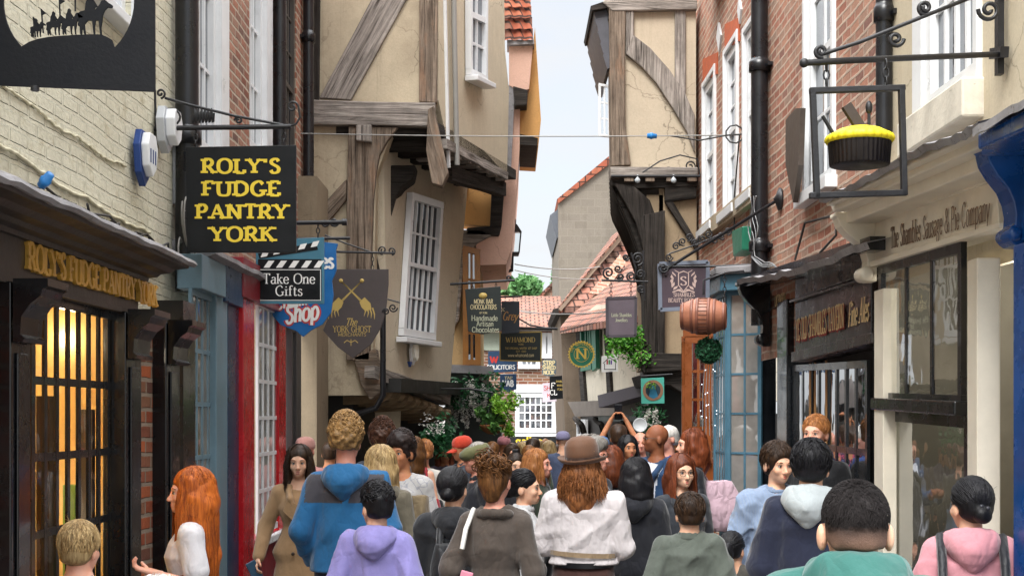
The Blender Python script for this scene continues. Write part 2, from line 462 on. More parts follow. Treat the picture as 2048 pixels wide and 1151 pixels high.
def buzzm(z0, z1, skin_c):
    t = NT('hair_buzz_fade'); v = t.coords('obj'); n = t.noise(v, 260, 4, .7); n2 = t.noise(v, 22, 3, .6)
    col = t.ramp(n, [(.3, srgb('#070606')), (.7, srgb('#2e2827'))]); sx = t.n('ShaderNodeSeparateXYZ'); t.l(v, sx.inputs[0])
    mr = t.n('ShaderNodeMapRange'); t.l(t.math('ADD', sx.outputs[2], t.math('MULTIPLY', n2, .03)), mr.inputs[0]); mr.inputs[1].default_value = z0; mr.inputs[2].default_value = z1; mr.inputs[3].default_value = .7; mr.inputs[4].default_value = 0.0
    col = t.mix(col, srgb(skin_c), mr.outputs[0]); t.bsdf(col, .6, t.bump(n, .5, .006), spec=.2); return t.m

def leafm(name, cols, tr=.25):
    if name in MC: return MC[name]
    t = NT(name); v = t.coords('obj'); oi = t.n('ShaderNodeObjectInfo')
    geo = t.n('ShaderNodeNewGeometry')
    col = t.ramp(geo.outputs['Random Per Island'], [(i / (len(cols) - 1), srgb(c)) for i, c in enumerate(cols)])
    p = t.bsdf(col, .55, None, spec=.35)
    tl = t.n('ShaderNodeBsdfTranslucent'); t.l(col, tl.inputs[0])
    mx = t.n('ShaderNodeMixShader', Fac=tr); t.l(p.outputs[0], mx.inputs[1]); t.l(tl.outputs[0], mx.inputs[2]); t.l(mx.outputs[0], t.out.inputs[0])
    MC[name] = t.m; return t.m

def flat(name, hx, rough=.5, spec=.4, metal=0):
    if name in MC: return MC[name]
    t = NT(name); c = srgb(hx); v = t.coords('obj')
    n = t.noise(v, 7, 5, .7)
    t.bsdf(t.mix(tuple(x * .82 for x in c), tuple(min(1, x * 1.08) for x in c), n), t.ramp(n, [(.3, max(rough - .08, .05)), (.7, rough + .1)]), None, metal, spec)
    MC[name] = t.m; return t.m

# common materials
IRON = paint('wrought_iron_black', '#1b1b1e', .45, .3, 8, .2, 60)
BLACKP = paint('gloss_black_paint', '#0b0c0f', .26, .3, 3, .08, 18, coat=.15)
WHITEP = paint('white_gloss_paint', '#dcdedf', .35, .08, 5, .08, 30, worn='#b9b6ac', wamt=.7)
LEAD = paint('old_lead', '#8b898b', .6, .4, 4, .5, 14, worn='#5c5752', wamt=.58)
DARKROOM = glass('glass_dark', opaque=(.03, .035, .042), mirror=.1, gain=.7)
DARKROOM2 = glass('glass_dim', opaque=(.09, .10, .115), mirror=.3)
CLEAR = glass('glass_clear', (.9, .92, .92), .08)
TIMG = timber('timber_grey', '#3a332e', '#c4bab0', '#75523a', .66)
TIMB = timber('timber_brown', '#332820', '#a89684', '#845a3a', .54)
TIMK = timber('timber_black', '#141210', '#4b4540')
CREAM = plaster('plaster_cream', '#c8bca6', '#77695a', .7)
CREAM2 = plaster('plaster_warm', '#cbbfa7', '#8a7a62', .5, lo=.52)
GREYP = plaster('plaster_grey', '#9d8a70', '#4c433a', .6)
# ---------------------------------------------------------------- lettering (own stroke letters)
GL = {}
for _l in """A 76|5,0 36,100/10|36,100 70,0/01|16,35 58,35
B 64|10,0 10,100/11|c10,100 38,98 50,76 38,54 10,53|c10,53 42,52 58,28 42,3 10,0
C 70|c62,80 50,97 34,100 12,82 5,50 12,17 34,0 52,4 64,20
D 74|10,0 10,100/11|c10,100 40,97 64,76 68,50 64,24 40,3 10,0
E 60|10,0 10,100/11|10,100 54,100|10,52 42,52|10,0 56,0|54,100 54,80|56,0 56,22
F 56|10,0 10,100/11|10,100 54,100|10,52 42,52|54,100 54,80
G 76|c62,80 50,97 36,100 13,82 5,50 13,17 36,0 54,5 64,16|64,4 64,42/01
H 78|10,0 10,100/11|66,0 66,100/11|10,52 66,52
I 24|12,0 12,100/11
J 40|c28,100 28,25 22,5 10,0 4,10/10
K 74|10,0 10,100/11|10,45 62,100/01|28,58 66,0/01
L 58|10,0 10,100/11|10,0 54,0|54,0 54,24
M 92|10,0 10,100/11|10,100 46,12|46,12 80,100|80,0 80,100/11
N 80|10,0 10,100/11|10,100 68,0|68,0 68,100/01
O 80|c40,100 12,84 5,50 12,16 40,0 68,16 75,50 68,84 40,100
P 62|10,0 10,100/11|c10,100 40,98 54,75 40,50 10,49
Q 80|c40,100 12,84 5,50 12,16 40,0 68,16 75,50 68,84 40,100|46,22 76,-12
R 68|10,0 10,100/11|c10,100 40,98 54,75 40,50 10,49|30,50 64,0/01
S 56|c48,82 40,97 26,100 10,88 10,70 26,56 42,44 50,28 44,8 26,0 12,6 6,20
T 66|33,0 33,100/10|4,100 62,100|4,100 4,82|62,100 62,82
U 76|c10,100 10,30 18,6 38,0 58,6 66,30 66,100/11
V 74|4,100 37,0/10|37,0 70,100/01
W 104|4,100 30,0/10|30,0 52,90|52,90 74,0|74,0 100,100/01
X 72|6,100 66,0/11|66,100 6,0/11
Y 72|4,100 36,48/10|36,48 68,100/01|36,0 36,48/10
Z 62|8,100 56,100|56,100 8,0|8,0 56,0
a 52|c12,54 22,64 34,64 42,54 42,12 46,2 52,2|c42,38 24,38 8,28 8,12 18,0 30,2 42,14
b 58|10,100 10,0/10|c10,50 26,66 44,60 54,33 44,5 26,0 10,12
c 48|c44,52 36,65 24,66 10,55 5,33 10,10 24,0 38,3 46,14
d 58|48,0 48,100/11|c48,50 32,66 14,60 5,33 14,5 32,0 48,14
e 50|c6,36 44,36 42,55 26,66 11,56 5,33 12,8 28,0 40,4 46,16
f 36|c38,92 30,100 19,94 16,80 16,0/01|4,64 32,64
g 54|c24,66 10,58 8,44 24,28 40,44 38,58 24,66|c14,30 8,18 34,8 46,-8 38,-26 14,-28 4,-16 12,-2|38,58 52,66
h 58|10,0 10,100/11|c10,46 26,66 42,62 46,46 46,0/01
i 26|13,0 13,64/11|13,82 13,93
j 26|c14,64 14,-12 8,-28 -2,-26|14,82 14,93
k 56|10,0 10,100/11|10,28 42,64/01|22,40 48,0/01
l 26|13,0 13,100/11
m 88|10,0 10,64/11|c10,46 24,66 38,62 42,46 42,0/01|c42,46 56,66 70,62 74,46 74,0/01
n 58|10,0 10,64/11|c10,46 26,66 42,62 46,46 46,0/01
o 58|c29,66 10,56 5,33 10,10 29,0 48,10 53,33 48,56 29,66
p 58|10,-30 10,64/11|c10,50 26,66 44,60 54,33 44,5 26,0 10,12
q 58|48,-30 48,64/10|c48,50 32,66 14,60 5,33 14,5 32,0 48,14
r 42|12,0 12,64/11|c12,44 22,62 36,66 40,58
s 42|c36,54 28,65 16,65 8,54 12,42 28,32 37,20 32,4 18,0 8,5 5,15
t 36|c15,84 15,12 22,1 34,6|4,64 32,64
u 58|c10,64 10,16 18,2 30,2 46,16/10|46,64 46,0/11
v 54|4,64 27,0/10|27,0 50,64/01
w 78|3,64 22,0/10|22,0 39,60|39,60 56,0|56,0 75,64/01
x 52|5,64 46,0/11|46,64 5,0/11
y 56|4,64 28,0/10|c54,64 28,0 18,-26 6,-28
z 46|5,64 42,64|42,64 5,0|5,0 42,0
1 30|15,0 15,100/10|15,100 4,84
8 56|c28,52 10,66 12,88 28,100 44,88 46,66 28,52|c28,52 8,38 6,14 28,0 50,14 48,38 28,52
6 56|c46,92 30,100 12,80 6,40 10,10 28,0 46,10 50,32 42,52 26,58 8,38
0 60|c30,100 10,84 5,50 10,16 30,0 50,16 55,50 50,84 30,100
& 78|c74,42 54,6 30,0 8,14 10,36 44,70 42,92 30,100 18,88 24,66 74,0
' 20|10,100 10,74
. 20|10,2 10,10
- 40|6,36 34,36""".split('\n'):
    ch, d = _l[0], _l[2:].split('|')
    st = []
    for q in d[1:]:
        cv = q[0] == 'c'; q = q[1:] if cv else q
        pts, _, sf = q.partition('/')
        st.append((cv, [tuple(float(x) / 100 for x in p.split(',')) for p in pts.split()], sf or '00'))
    GL[ch] = (float(d[0]) / 100, st)

def catmull(p, n=5):
    out = []; cl = (V((*p[0], 0)) - V((*p[-1], 0))).length < 1e-6
    for i in range(len(p) - 1):
        a = p[i - 1] if i else (p[-2] if cl else p[0]); b, c = p[i], p[i + 1]
        d = p[i + 2] if i + 2 < len(p) else (p[1] if cl else p[-1])
        for k in range(n):
            t = k / n
            out.append(tuple(.5 * (2 * b[j] + (c[j] - a[j]) * t + (2 * a[j] - 5 * b[j] + 4 * c[j] - d[j]) * t * t + (3 * b[j] - a[j] - 3 * c[j] + d[j]) * t ** 3) for j in (0, 1)))
    out.append(p[-1]); return out

def text_width(s, sp=.06): return sum((GL[c][0] if c in GL else .34) + sp for c in s) - sp

def letters(mb, s, o, X, Y, h, thick=.15, thin=.06, serif=True, fit=None, center=True, italic=0, sp=.06, depth=0.0, lift=.0015, wob=None):
    """write s; o = baseline start (or centre), X/Y unit vectors, h = cap height, fit = total width"""
    o = V(o); X = V(X).normalized(); Y = V(Y).normalized(); N = X.cross(Y).normalized()
    tw = text_width(s, sp); sx = h if fit is None else fit / tw
    kx = min(1.0, sx / h * 1.1)
    x = -tw / 2 if center else 0.0; zz = 0.0
    def P(a, b, ox):
        dy = wob((ox + a) / tw + .5) if wob else 0
        return o + X * ((ox + a) * sx + italic * b * h) + Y * (b * h + dy)
    for ch in s:
        if ch not in GL: x += .34 + sp; continue
        w, st = GL[ch]
        for cv, pts, sf in st:
            pp = catmull(pts) if cv else list(pts)
            wid = []
            n = len(pp)
            for k in range(n):
                a, b = pp[max(k - 1, 0)], pp[min(k + 1, n - 1)]
                dx, dy = b[0] - a[0], b[1] - a[1]; L = math.hypot(dx, dy) or 1
                v = abs(dy) / L
                if not cv and serif and abs(dx) > .1 and dx * dy > 0 and abs(dy) > .3: v = .15
                wid.append((thin + (thick - thin) * v ** 1.5) * h * (kx if v > .5 else 1))
            zz += .00012
            def put(q, wd):
                q3 = [P(a, b, x) for a, b in q]
                mb.ribbon(q3, wd, N, depth + lift + zz)
                if depth:
                    L_, R_ = [], []
                    for k in range(len(q3)):
                        t = q3[min(k + 1, len(q3) - 1)] - q3[max(k - 1, 0)]; sd = N.cross(t).normalized()
                        L_.append(q3[k] + sd * wd[k] / 2); R_.append(q3[k] - sd * wd[k] / 2)
                    loop = L_ + R_[::-1]
                    for k in range(len(loop)):
                        a, b = loop[k], loop[(k + 1) % len(loop)]; dn = N * (depth + lift + zz)
                        mb.face([a, b, b + dn, a + dn])
            put(pp, wid)
            if serif:
                for e, fl in ((0, sf[0]), (-1, sf[1])):
                    if fl == '1':
                        c = pp[e]; hw = thick * .5 + .065; zz += .00012
                        up = thin * .5 * (1 if c[1] < .5 * (pp[0][1] + pp[-1][1]) else -1)
                        put([(c[0] - hw, c[1] + up), (c[0] + hw, c[1] + up)], [thin * h] * 2)
        x += w + sp
# ================================================================ LEFT SIDE
def wl(off, y): return (off + .0096 * y, y)
FL = Face(wl(-2.1, 3), wl(-2.1, 20)); FLu = Face(wl(-2.28, 3), wl(-2.28, 20))
def sweep_u(mb, F, prof, u0, u1, wob=0, seg=1, close=True):
    """profile [(n,z)] swept along the wall"""
    rows = []
    for k in range(seg + 1):
        u = u0 + (u1 - u0) * k / seg; j = rnd.uniform(-wob, wob)
        rows.append([F.at(u, z + j, n) for n, z in prof])
    L = 0; vs = [0]
    for a, b in zip(prof, prof[1:]): L += math.hypot(b[0] - a[0], b[1] - a[1]); vs.append(L)
    mb.grid(rows, [[(u0 + (u1 - u0) * k / seg, v) for v in vs] for k in range(seg + 1)], smooth=False)
    if close:
        mb.face(rows[0]); mb.face(rows[-1][::-1])
def uof(F, px, n=0): return F.uz(px, 600, n)[0]

CREAMBRICK = brick('painted_brick_cream', ['#d9d6c4', '#e2dfd0', '#d4d0bc'], '#c4c0ac', .23, .078, .014, paintc='#dad5bf', bump=1.3, dirt=.22)
REDBRICK = brick('brick_old_red', ['#80503f', '#9a6350', '#a9745e', '#937462', '#b5806a', '#70544a'], '#a99a88', bump=.7)
REDBRICK2 = brick('brick_warm_red', ['#a26a57', '#b47c67', '#c09079', '#a88c7a', '#c48e74', '#91695d'], '#b8a290', bump=.7, dirt=.5)
DARKWOOD = paint('shopfront_dark_brown', '#39332f', .42, .3, 4, .2, 30, worn='#5e5550', wamt=.68)
GOLD = paint('gold_leaf', '#d6a548', .35, .25, 14, .2, 40, metal=.3)
YELLOWL = flat('sign_yellow', '#e2c53a', .5)

# ---- fudge shop
fs = thing('fudge_shop', 'black glazed corner fudge shop with gilt fascia letters under a cream painted brick wall', 'shop', (-2.3, 6.5, 0))
m = MB()
zt = 9.5
uA, uB = uof(FLu, -900), uof(FLu, 384)
wh = (uof(FLu, 150), uof(FLu, 262), 4.05, 6.2)
FLu.wall(m, uA, uB, 2.4, zt, [wh], 0, .16)
m.build('wall', CREAMBRICK, fs)
m = MB(); FLu.box(m, wh[0] - .02, wh[1] + .02, wh[2] - .02, wh[2] + .02, -.15, -.02)
sash(fs, [FLu.at(wh[0], wh[3], -.1), FLu.at(wh[1], wh[3], -.1), FLu.at(wh[1], wh[2], -.1), FLu.at(wh[0], wh[2], -.1)], FLu.N, 3, 4, (WHITEP, DARKROOM2), .07, .025, .07, 2, sill=.12)
# white painted architrave round that window
m = MB()
FLu.box(m, wh[1], wh[1] + .1, wh[2] - .08, wh[3], 0, .03); FLu.box(m, wh[0] - .1, wh[0], wh[2] - .08, wh[3], 0, .03)
m.build('window_surround', WHITEP, fs)
# cornice and fascia
u0, u1 = uof(FL, -700), uof(FL, 388, .3)
m = MB()
sweep_u(m, FL, [(.01, 2.52), (.05, 2.525), (.055, 2.545), (.10, 2.55), (.12, 2.565), (.17, 2.572), (.2, 2.59), (.27, 2.597), (.275, 2.612), (.275, 2.625), (0, 2.64), (-.02, 2.52)], u0, u1)
m.build('cornice', DARKWOOD, fs)
m = MB(); sweep_u(m, FL, [(.262, 2.615), (.3, 2.606), (.315, 2.62), (.305, 2.638), (.15, 2.70), (-.15, 2.78), (-.18, 2.6)], u0, u1 + .02, .006, 40)
m.build('lead_flashing', LEAD, fs)
m = MB(); FL.box(m, u0, u1 - .12, 2.345, 2.53, -.02, .03); FL.box(m, u0, u1 - .13, 2.325, 2.35, -.02, .05)
m.build('fascia', DARKWOOD, fs)
m = MB()
la, lb = FL.uz(50, 510, .03), FL.uz(306, 580, .03)
letters(m, "ROLY'S FUDGE PANTRY YORK", FL.at(la[0], 2.405, .031), FL.d, (0, 0, 1), .112, .26, .11, True, fit=lb[0] - la[0], center=False, depth=.014)
m.build('lettering', GOLD, fs)
# pilasters
def pilaster(F, parent, p0, p1, ztop, n0, n1, mat, console=True, zb=.25):
    a, b = uof(F, p0, n1), uof(F, p1, n1); w = b - a
    m = MB()
    F.box(m, a, b, zb, ztop, n0, n1)
    F.box(m, a + w * .22, b - w * .22, zb + .25, ztop - .28, n1, n1 + .012)
    F.box(m, a - .02, b + .02, 0, zb, n0, n1 + .03)
    o = m.build('pilaster', mat, parent, bevel=.006)
    if console:
        m = MB()
        prof = [(n1 + .012, ztop - .24), (n1 + .05, ztop - .24), (n1 + .06, ztop - .225), (n1 + .04, ztop - .21), (n1 + .045, ztop - .14), (n1 + .08, ztop - .09), (n1 + .12, ztop - .06), (n1 + .13, ztop - .03), (n1 + .15, ztop - .02), (n1 + .15, ztop + .01), (n1 + .012, ztop + .01)]
        sweep_u(m, F, prof, a - .012, b + .012)
        m.build('console', mat, o)
    return o
pilaster(FL, fs, 22, 62, 2.33, -.05, .07, BLACKP)
pilaster(FL, fs, 252, 283, 2.33, -.05, .07, BLACKP)
pilaster(FL, fs, 333, 360, 2.33, -.05, .07, BLACKP)
BRS = (brick('brick_shop', ['#7a3f2b', '#9a4f33', '#b5623c', '#82604a', '#a05a40', '#5c4238'], '#8d7d6d', .215, .085, .014, bump=1.0))
for a, b in ((-700, 22), (283, 333), (240, 252)):
    m = MB(); FL.box(m, uof(FL, a), uof(FL, b), 0, 2.34, -.08, -.01); m.build('brick_pier', BRS, fs)
m = MB(); FL.box(m, uof(FL, 360), uof(FL, 384), 0, 2.5, -.2, .02); m.build('door_post', BLACKP, fs)
# the glazed window, with a lit room behind
a, b = uof(FL, 62), uof(FL, 244)
q = [FL.at(a, 2.335), FL.at(b, 2.335), FL.at(b, .9), FL.at(a, .9)]
sash(fs, q, FL.N, 8, 4, (BLACKP, glass('glass_shop', (.97, .95, .88), .03, gain=.55)), .05, .036, .024, sill=.06, recess=.02, glass_off=.004)
m = MB(); FL.box(m, a, b, 0, .86, -.3, .0); m.build('stall_riser', BLACKP, fs)
WARMW = paint('display_cream', '#e0bf80', .6, .1, 4, .1, 20)
m = MB()
d0 = -.75
Q = lambda u, z, n: FL.at(u, z, n)
m.face([Q(a - .3, .7, d0), Q(b + .03, .7, d0), Q(b + .03, 2.45, d0), Q(a - .3, 2.45, d0)])
m.face([Q(a - .3, .86, d0), Q(b + .03, .86, d0), Q(b + .03, .86, -.1), Q(a - .3, .86, -.1)])
m.face([Q(a - .3, 2.45, d0), Q(b + .03, 2.45, d0), Q(b + .03, 2.45, -.1), Q(a - .3, 2.45, -.1)])
m.face([Q(b + .03, .86, d0), Q(b + .03, .86, -.1), Q(b + .03, 2.45, -.1), Q(b + .03, 2.45, d0)])
m.face([Q(a - .3, .86, d0), Q(a - .3, .86, -.1), Q(a - .3, 2.45, -.1), Q(a - .3, 2.45, d0)])
m.build('display_room', WARMW, fs)
m = MB()
for k, uu in enumerate([.12, .3, .52, .75, .98, 1.2, 1.42, 1.62]):
    FL.box(m, a + uu, a + uu + .06, .88, 2.4, -.62, -.58)
DKB = paint('display_dark', '#2a1a10', .5, .3)
for k, (uu, wd) in enumerate(((.02, .05), (.24, .04), (.5, .06), (.86, .07), (1.12, .05))):
    m2 = MB(); FL.box(m2, a + uu, a + uu + wd, .88, 1.15 + (k * .37) % .8, -.16, -.1); m2.build('display_stack', DKB if k % 3 else paint('display_green', '#7fae62', .5, .3), fs)
for zz in (1.2, 1.55, 1.9):
    FL.box(m, a - .2, b + .5, zz, zz + .02, -.72, -.5)
m.build('display_shelf', paint('display_wood', '#c9a25e', .5, .2), fs)
m = MB()
for k in range(4):
    for uu in (.16, .62):
        m.ball(FL.at(a + uu + .25, 2.2 - k * .33, -.42), .014, 8, 6)
m.build('light_bulb', emit('bulb_warm', '#ffd98a', 60), fs)
for k, (uu, wd) in enumerate(((.30, .06), (.62, .03), (.98, .03), (1.36, .03), (1.7, .03))):
    m = MB(); FL.box(m, a + uu, a + uu + wd, .95, 2.36, -.70, -.68); m.build('strip_light', emit('strip_warm', '#ffc65a', 4) if k == 0 else emit('strip_pale', '#ffe2a0', 2.5), fs)

for k, (uu, zz) in enumerate(((.5, 2.2), (1.3, 2.2), (.9, 1.25))):  # bare point lights added to brighten the display room, no fittings
    ll = bpy.data.lights.new('display_fill_light', 'POINT'); ll.energy = 1.2; ll.color = (1, .9, .68); ll.shadow_soft_size = .05
    lo = bpy.data.objects.new('display_fill_light', ll); COL.objects.link(lo); lo.location = FL.at(a + uu, zz, -.3)
# things fixed to the cream wall: alarm boxes, cables, connectors
def alarm(name, label, c, d, n, w, h, dp, mat_b, mat_f):
    t = thing(name, label, 'alarm box', c); c = V(c)
    m = MB(); up = V((0, 0, 1)); d = V(d); n = V(n)
    hexa = [(-.5, .2), (-.3, .5), (.3, .5), (.5, .2), (.36, -.28), (.0, -.5), (-.36, -.28)]
    m.prism([c + d * (x * w) + up * (z * h) + n * dp * .45 for x, z in hexa], -n * dp * .45); m.build('back_plate', mat_b, t, bevel=.004)
    m = MB(); m.prism([c + d * (x * w * .82) + up * (z * h * .78 + h * .06) + n * dp for x, z in hexa], -n * dp * .55); m.build('cover', mat_f, t, bevel=.008)
    return t
BLUEP = flat('alarm_blue', '#23417f', .4)
ABOX = flat('alarm_white', '#e6e8ea', .35)
p = FLu.pt(278, 318, .03)
t = alarm('alarm_box', 'blue and white alarm box on the cream wall left of the fudge pantry hanging sign', p, FLu.d, FLu.N, .25, .32, .085, BLUEP, ABOX)
m = MB()
for k in range(3):
    s0 = p + FLu.d * (-.06 + .05 * k) + FLu.N * .086 + V((0, 0, -.03)); m.beam(s0, s0 + V((0, 0, .08)), .016, .002, FLu.N)
m.build('printed_mark', BLUEP, t)
p = FLu.pt(322, 262, .03)
alarm('alarm_box', 'plain white alarm box higher up beside the black drainpipe', p, FLu.d, FLu.N, .25, .28, .11, flat('box_grey', '#b9bcc0', .4), ABOX)
tt = thing('junction_box', 'grey flat junction box behind the fudge pantry hanging sign', 'junction box', FLu.pt(350, 340))
m = MB(); uu, zz = FLu.uz(344, 340); FLu.box(m, uu, uu + .25, zz - .22, zz + .22, .0, .1); m.build('box', flat('box_grey2', '#9a9ca0', .4), tt, bevel=.01)
CABW = flat('cable_cream', '#cfc8ac', .6); CABK = flat('cable_dark', '#33312f', .55); CABG = flat('cable_grey', '#8f8d88', .5)
def cable(name, label, pts, r, mat, group=None):
    m = MB(); sm = []
    for i in range(len(pts) - 1):
        for k in range(6): sm.append(V(pts[i]).lerp(V(pts[i + 1]), k / 6) + V((rnd.uniform(-.004, .004), 0, rnd.uniform(-.006, .006))))
    sm.append(V(pts[-1])); m.tube(sm, r, 5)
    return tag(m.build(name, mat), label, 'cable', group)
for lab, a_, b_, rr, n_ in (('cream painted cable crossing the upper part of the cream brick wall', (0, 163), (252, 337), .007, .008),
                        ('thicker cream cable sagging low across the cream brick wall', (-40, 262), (300, 470), .010, .010)):
    pts = []
    for k in range(9):
        t_ = k / 8; pts.append(FLu.pt(a_[0] + (b_[0] - a_[0]) * t_, a_[1] + (b_[1] - a_[1]) * t_ + 6 * math.sin(k * 2.1) + (8 if 1 < k < 7 else 0), n_))
    cable('wall_cable', lab, pts, rr, CABW)
m = MB()
for k in range(16):
    n_ = rnd.uniform(.0, .12); dz = rnd.uniform(-.02, .07); pts = []
    ua, ub = sorted((rnd.uniform(2.0, 5.6), rnd.uniform(2.0, 5.9)))
    ub = max(ub, ua + .8)
    for j in range(14): pts.append(FLu.at(ua + (ub - ua) * j / 13, 2.76 + dz + .035 * math.sin(j * 1.7 + k), n_ + .02 * math.sin(j * 2.3 + k)))
    m.tube(pts, rnd.choice((.007, .009, .012)), 5)
tag(m.build('cable_bundle', CABK), 'tangle of dark cables lying along the lead above the gilt fascia', 'cable')
m = MB()
for k in range(16):
    c = FLu.at(uof(FLu, 352) + rnd.uniform(-.25, .15), 2.98 + rnd.uniform(-.2, .1), .06 + rnd.random() * .08); rr = rnd.uniform(.05, .16); pts = []
    for j in range(14):
        q_ = j / 13 * 5.5 + k
        pts.append(c + FLu.d * (rr * math.cos(q_)) + V((0, 0, rr * 1.5 * math.sin(q_))) + FLu.N * (.01 * j / 3))
    m.tube(pts, .006, 4)
tag(m.build('cable_coil', CABG), 'loose loops of pale cable hanging below the grey junction box', 'cable')
def plug(label, c, ax, s=1.0, mat=None):
    ax = V(ax); m = MB(); m.lathe([(0, 0), (.028 * s, 0), (.03 * s, .03 * s), (.036 * s, .032 * s), (.038 * s, .06 * s), (.03 * s, .065 * s), (.026 * s, .11 * s), (.0, .112 * s)], c, ax, 14)
    return tag(m.build('power_connector', mat or flat('plug_blue', '#2f7fc4', .35)), label, 'connector')
plug('blue power connector lying on the lead above the gilt fascia', FL.pt(82, 372, .2), V((.55, -.3, .5)), .62)

# ---- drainpipes
def drainpipe(label, F, px, n, z0, z1, r=.05, mat=None, joints=(), u=None):
    u = uof(F, px, n) if u is None else u
    m = MB(); m.tube([F.at(u, z0, n), F.at(u, z1, n)], r, 14)
    t = thing('drainpipe', label, 'drainpipe', F.at(u, 0, n)); m.build('pipe', mat or BLACKP, t)
    for z in joints:
        m = MB(); m.lathe([(r, 0), (r * 1.28, .005), (r * 1.28, .09), (r * 1.12, .1), (r, .12)], F.at(u, z, n), (0, 0, 1), 14)
        F.box(m, u - r * 2, u + r * 2, z + .03, z + .06, n - r - .03, n - r * .6)
        m.build('collar', mat or BLACKP, t)
    return t
PIPEK = paint('pipe_black', '#17181c', .3, .25, 5, .1, 30, worn='#4b4a4c', wamt=.72)
drainpipe('black square drainpipe between the cream wall and the brick wall', FLu, 374, .09, 2.6, 9.5, .075, PIPEK, (3.55, 5.2))
drainpipe('slim black drainpipe on the brick wall between two white windows and the dark window', FLu, 560, .06, 3.0, 9.5, .06, PIPEK, (4.0, 6.0))
drainpipe('black drainpipe at the corner of the timbered house', FLu, 617, .07, 3.9, 9.5, .055, PIPEK, (3.95, 5.6))

# ---- brick house with two shops
bh = thing('brick_house', 'red brick house with white sash windows above a slate blue and a red shopfront', 'house', (-2.2, 11.5, 0))
m = MB(); ua, ub = uof(FLu, 386), uof(FLu, 640)
wins = []
for pa, pb in ((396, 438), (499, 530)):
    uu = uof(FLu, pa), uof(FLu, pb); wins.append((uu[0], uu[1], FLu.uz(pa, 290)[1], 7.2))
dk = (uof(FLu, 568), uof(FLu, 592), 3.9, 6.1)
FLu.wall(m, ua, ub, 2.7, 9.5, wins + [dk], 0, .14)
m.build('wall', REDBRICK, bh)
for w in wins:
    sash(bh, [FLu.at(w[0], w[3], -.08), FLu.at(w[1], w[3], -.08), FLu.at(w[1], w[2], -.08), FLu.at(w[0], w[2], -.08)], FLu.N, 3, 6, (WHITEP, DARKROOM2), .08, .025, .06, 3, sill=.1)
    m = MB(); FLu.box(m, w[1] - .012, w[1] - .002, w[2], w[3], -.13, .012); FLu.box(m, w[0] + .002, w[0] + .012, w[2], w[3], -.13, .012); FLu.box(m, w[1], w[1] + .26, w[2], w[3], .001, .02)
    m.build('window_surround', WHITEP, bh)
sash(bh, [FLu.at(dk[0], dk[3], -.06), FLu.at(dk[1], dk[3], -.06), FLu.at(dk[1], dk[2], -.06), FLu.at(dk[0], dk[2], -.06)], FLu.N, 3, 6, (paint('frame_dark', '#4b443d', .5), DARKROOM), .06, .02, .05, 3)
m = MB(); FLu.box(m, uof(FLu, 566), uof(FLu, 606), 6.1, 6.9, .001, .05); FLu.box(m, uof(FLu, 560), uof(FLu, 612), 6.9, 7.02, .0, .16); m.build('brick_arch', paint('rubbed_brick', '#b8602f', .85, .25, 12, .5, 40), bh)
SLATEB = paint('slate_blue_paint', '#66808c', .4, .2, 4, .12, 30, worn='#93a3a8', wamt=.7)
NAVY = paint('navy_paint', '#15324f', .3, .25, 4, .1, 25, worn='#8a8f92', wamt=.76)
RED = paint('red_gloss_paint', '#b5141d', .22, .2, 4, .08, 20, worn='#7a2a22', wamt=.74)
DRED = paint('red_dull_paint', '#7c1a24', .4, .3, 4, .15, 25, worn='#a06060', wamt=.68)
GREYW = paint('frame_charcoal', '#403d3c', .45, .25, 4, .12)
def pan(F, parent, name, mat, pa, pb, z0, z1, n0, n1, bevel=.006):
    m = MB(); F.box(m, uof(F, pa, n1), uof(F, pb, n1), z0, z1, n0, n1); return m.build(name, mat, parent, bevel=bevel)
pan(FL, bh, 'fascia', SLATEB, 404, 452, 2.6, 2.82, -.1, .06); pan(FL, bh, 'fascia', NAVY, 452, 487, 2.58, 2.84, -.1, .05); pan(FL, bh, 'fascia', DRED, 487, 578, 2.66, 2.95, -.1, .06)
m = MB(); sweep_u(m, FL, [(.0, 2.8), (.05, 2.83), (.10, 2.85), (.10, 2.88), (-.2, 2.95), (-.2, 2.8)], uof(FL, 400), uof(FL, 585), .008, 20); m.build('lead_flashing', LEAD, bh)
a, b = uof(FL, 383), uof(FL, 432)
sash(bh, [FL.at(a, 2.6), FL.at(b, 2.6), FL.at(b, .8), FL.at(a, .8)], FL.N, 4, 5, (SLATEB, glass('glass_shop2', opaque=(.28, .22, .15), mirror=.12)), .04, .028, .022, recess=.02, glass_off=.004)
pan(FL, bh, 'pilaster', SLATEB, 433, 455, 0, 2.62, -.1, .03); pan(FL, bh, 'stall_riser', SLATEB, 383, 433, 0, .78, -.1, .02)
pan(FL, bh, 'door', NAVY, 456, 486, 0, 2.6, -.15, .0)
pan(FL, bh, 'pilaster', RED, 487, 509, 0, 2.74, -.1, .035); pan(FL, bh, 'pilaster', RED, 558, 572, 0, 2.74, -.1, .03)
a, b = uof(FL, 511), uof(FL, 557)
sash(bh, [FL.at(a, 2.7), FL.at(b, 2.7), FL.at(b, .86), FL.at(a, .86)], FL.N, 4, 6, (WHITEP, glass('glass_shop3', opaque=(.42, .43, .4), mirror=.14)), .05, .03, .022, sill=.05, glass_off=.004)
pan(FL, bh, 'stall_riser', DRED, 511, 557, 0, .84, -.1, .03)
a, b = uof(FL, 573), uof(FL, 592)
sash(bh, [FL.at(a, 2.6), FL.at(b, 2.6), FL.at(b, .8), FL.at(a, .8)], FL.N, 3, 6, (GREYW, DARKROOM), .06, .02, .05); pan(FL, bh, 'stall_riser', GREYW, 573, 592, 0, .78, -.1, .02)
pan(FL, bh, 'pilaster', GREYW, 593, 602, 0, 2.9, -.1, .06); pan(FL, bh, 'fascia', GREYW, 573, 604, 2.6, 3.0, -.1, .04)
